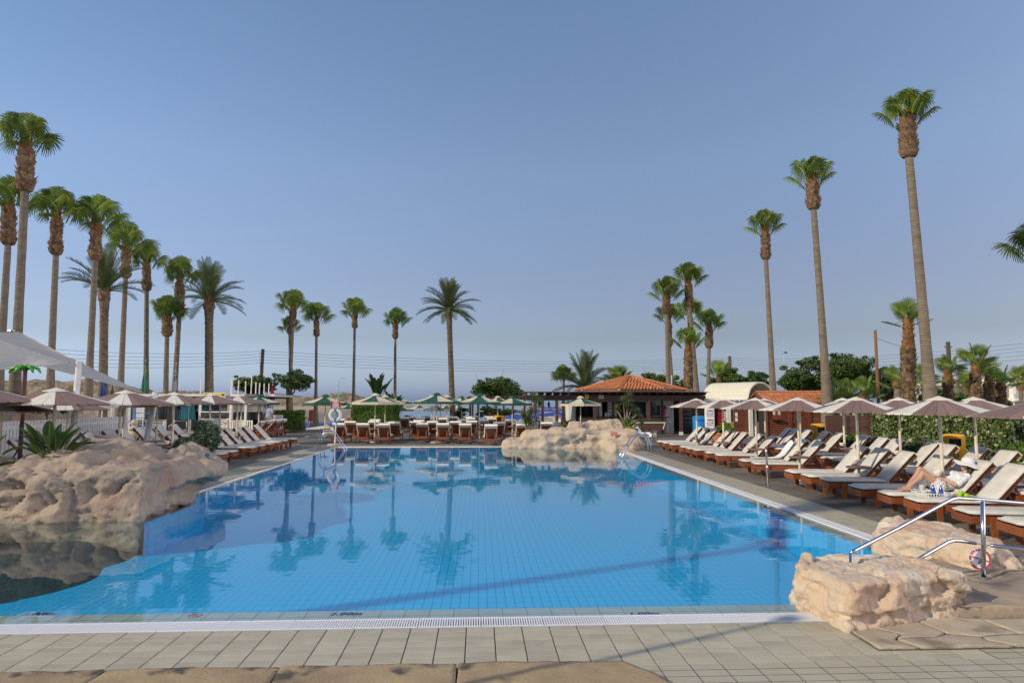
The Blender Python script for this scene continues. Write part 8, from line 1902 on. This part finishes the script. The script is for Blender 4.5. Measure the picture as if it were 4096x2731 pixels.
for i, (x, y) in enumerate(((.24, .16), (.60, .14))):
    g = thing('wine_glass', ['stemmed glass with a lemon slice at the foot end of the tray', 'stemmed glass with a lemon slice beside the blue bottles'][i], 'glass', T(x, y, .008), 0, 'stemmed glasses on the tray')
    MB().lathe([(.001, 0), (.034, .002), (.006, .008), (.005, .085), (.03, .105), (.043, .14), (.038, .185), (.036, .185), (.040, .14), (.028, .108), (.001, .094)], 20).build('bowl', GLS, g, .9)
    MB().lathe([(.001, -.003), (.026, -.003), (.026, .003), (.001, .003)], 18, Matrix.Translation((.012, -.012, .165)) @ Matrix.Rotation(pi / 2, 4, 'X')).build('lemon_slice', LEM, g, .6)
pl = thing('plate', 'shallow yellow-green plate of apples on the lounger beside the tray', 'plate', T(.86, .02), 0); MB().lathe([(.001, .006), (.11, .008), (.17, .035), (.172, .038), (.11, .014), (.001, .012)], 28).build('dish', mat('plate_yellow', (.55, .48, .12), .3), pl, .9)
APP = mat('apple_green', (.24, .52, .015), .3, col2=(.32, .58, .03), scale=8)
for i, (x, y, z) in enumerate(((.81, .02, .045), (.88, .06, .045), (.89, -.03, .045), (.84, .03, .085))):
    ap_ = thing('apple', ['green apple at the tray side of the plate', 'green apple at the back of the plate', 'green apple at the handrail side of the plate', 'green apple on top of the others'][i], 'apple', T(x, y, z), 0, 'green apples on the plate'); MB().lathe([(.001, .020), (.010, .030), (.025, .032), (.038, .015), (.037, -.010), (.024, -.033), (.008, -.034), (.001, -.028)], 16).build('fruit', APP, ap_, 9); MB().tube([(0, 0, .02), (.004, 0, .04)], .002, 5).build('stalk', BARK, ap_)
lv = thing('lavender_sprig', 'dark lavender sprig lying on the white tray', 'sprig', T(.38, -.02, .012), 0); V, F = leaf_cloud([(-.05, 0, .02, .09, .05, .022), (.05, .01, .02, .07, .05, .03)], 260, .014, 5, .2, .4); tag(put(npmesh('foliage', V, F, mat('lavender', (.05, .055, .085), .7, col2=(.03, .08, .03), scale=12)), 'foliage', lv), kind='stuff')
npk_ = thing('napkin', 'folded blue and white napkin at the handrail end of the tray', 'napkin', T(.62, .0, .012), .3); MB().box((0, 0, .018), (.12, .05, .03), bev=.008).build('cloth', mat('napkin_blue', (.10, .25, .62), .8, col2=(.7, .72, .76), scale=16), npk_)
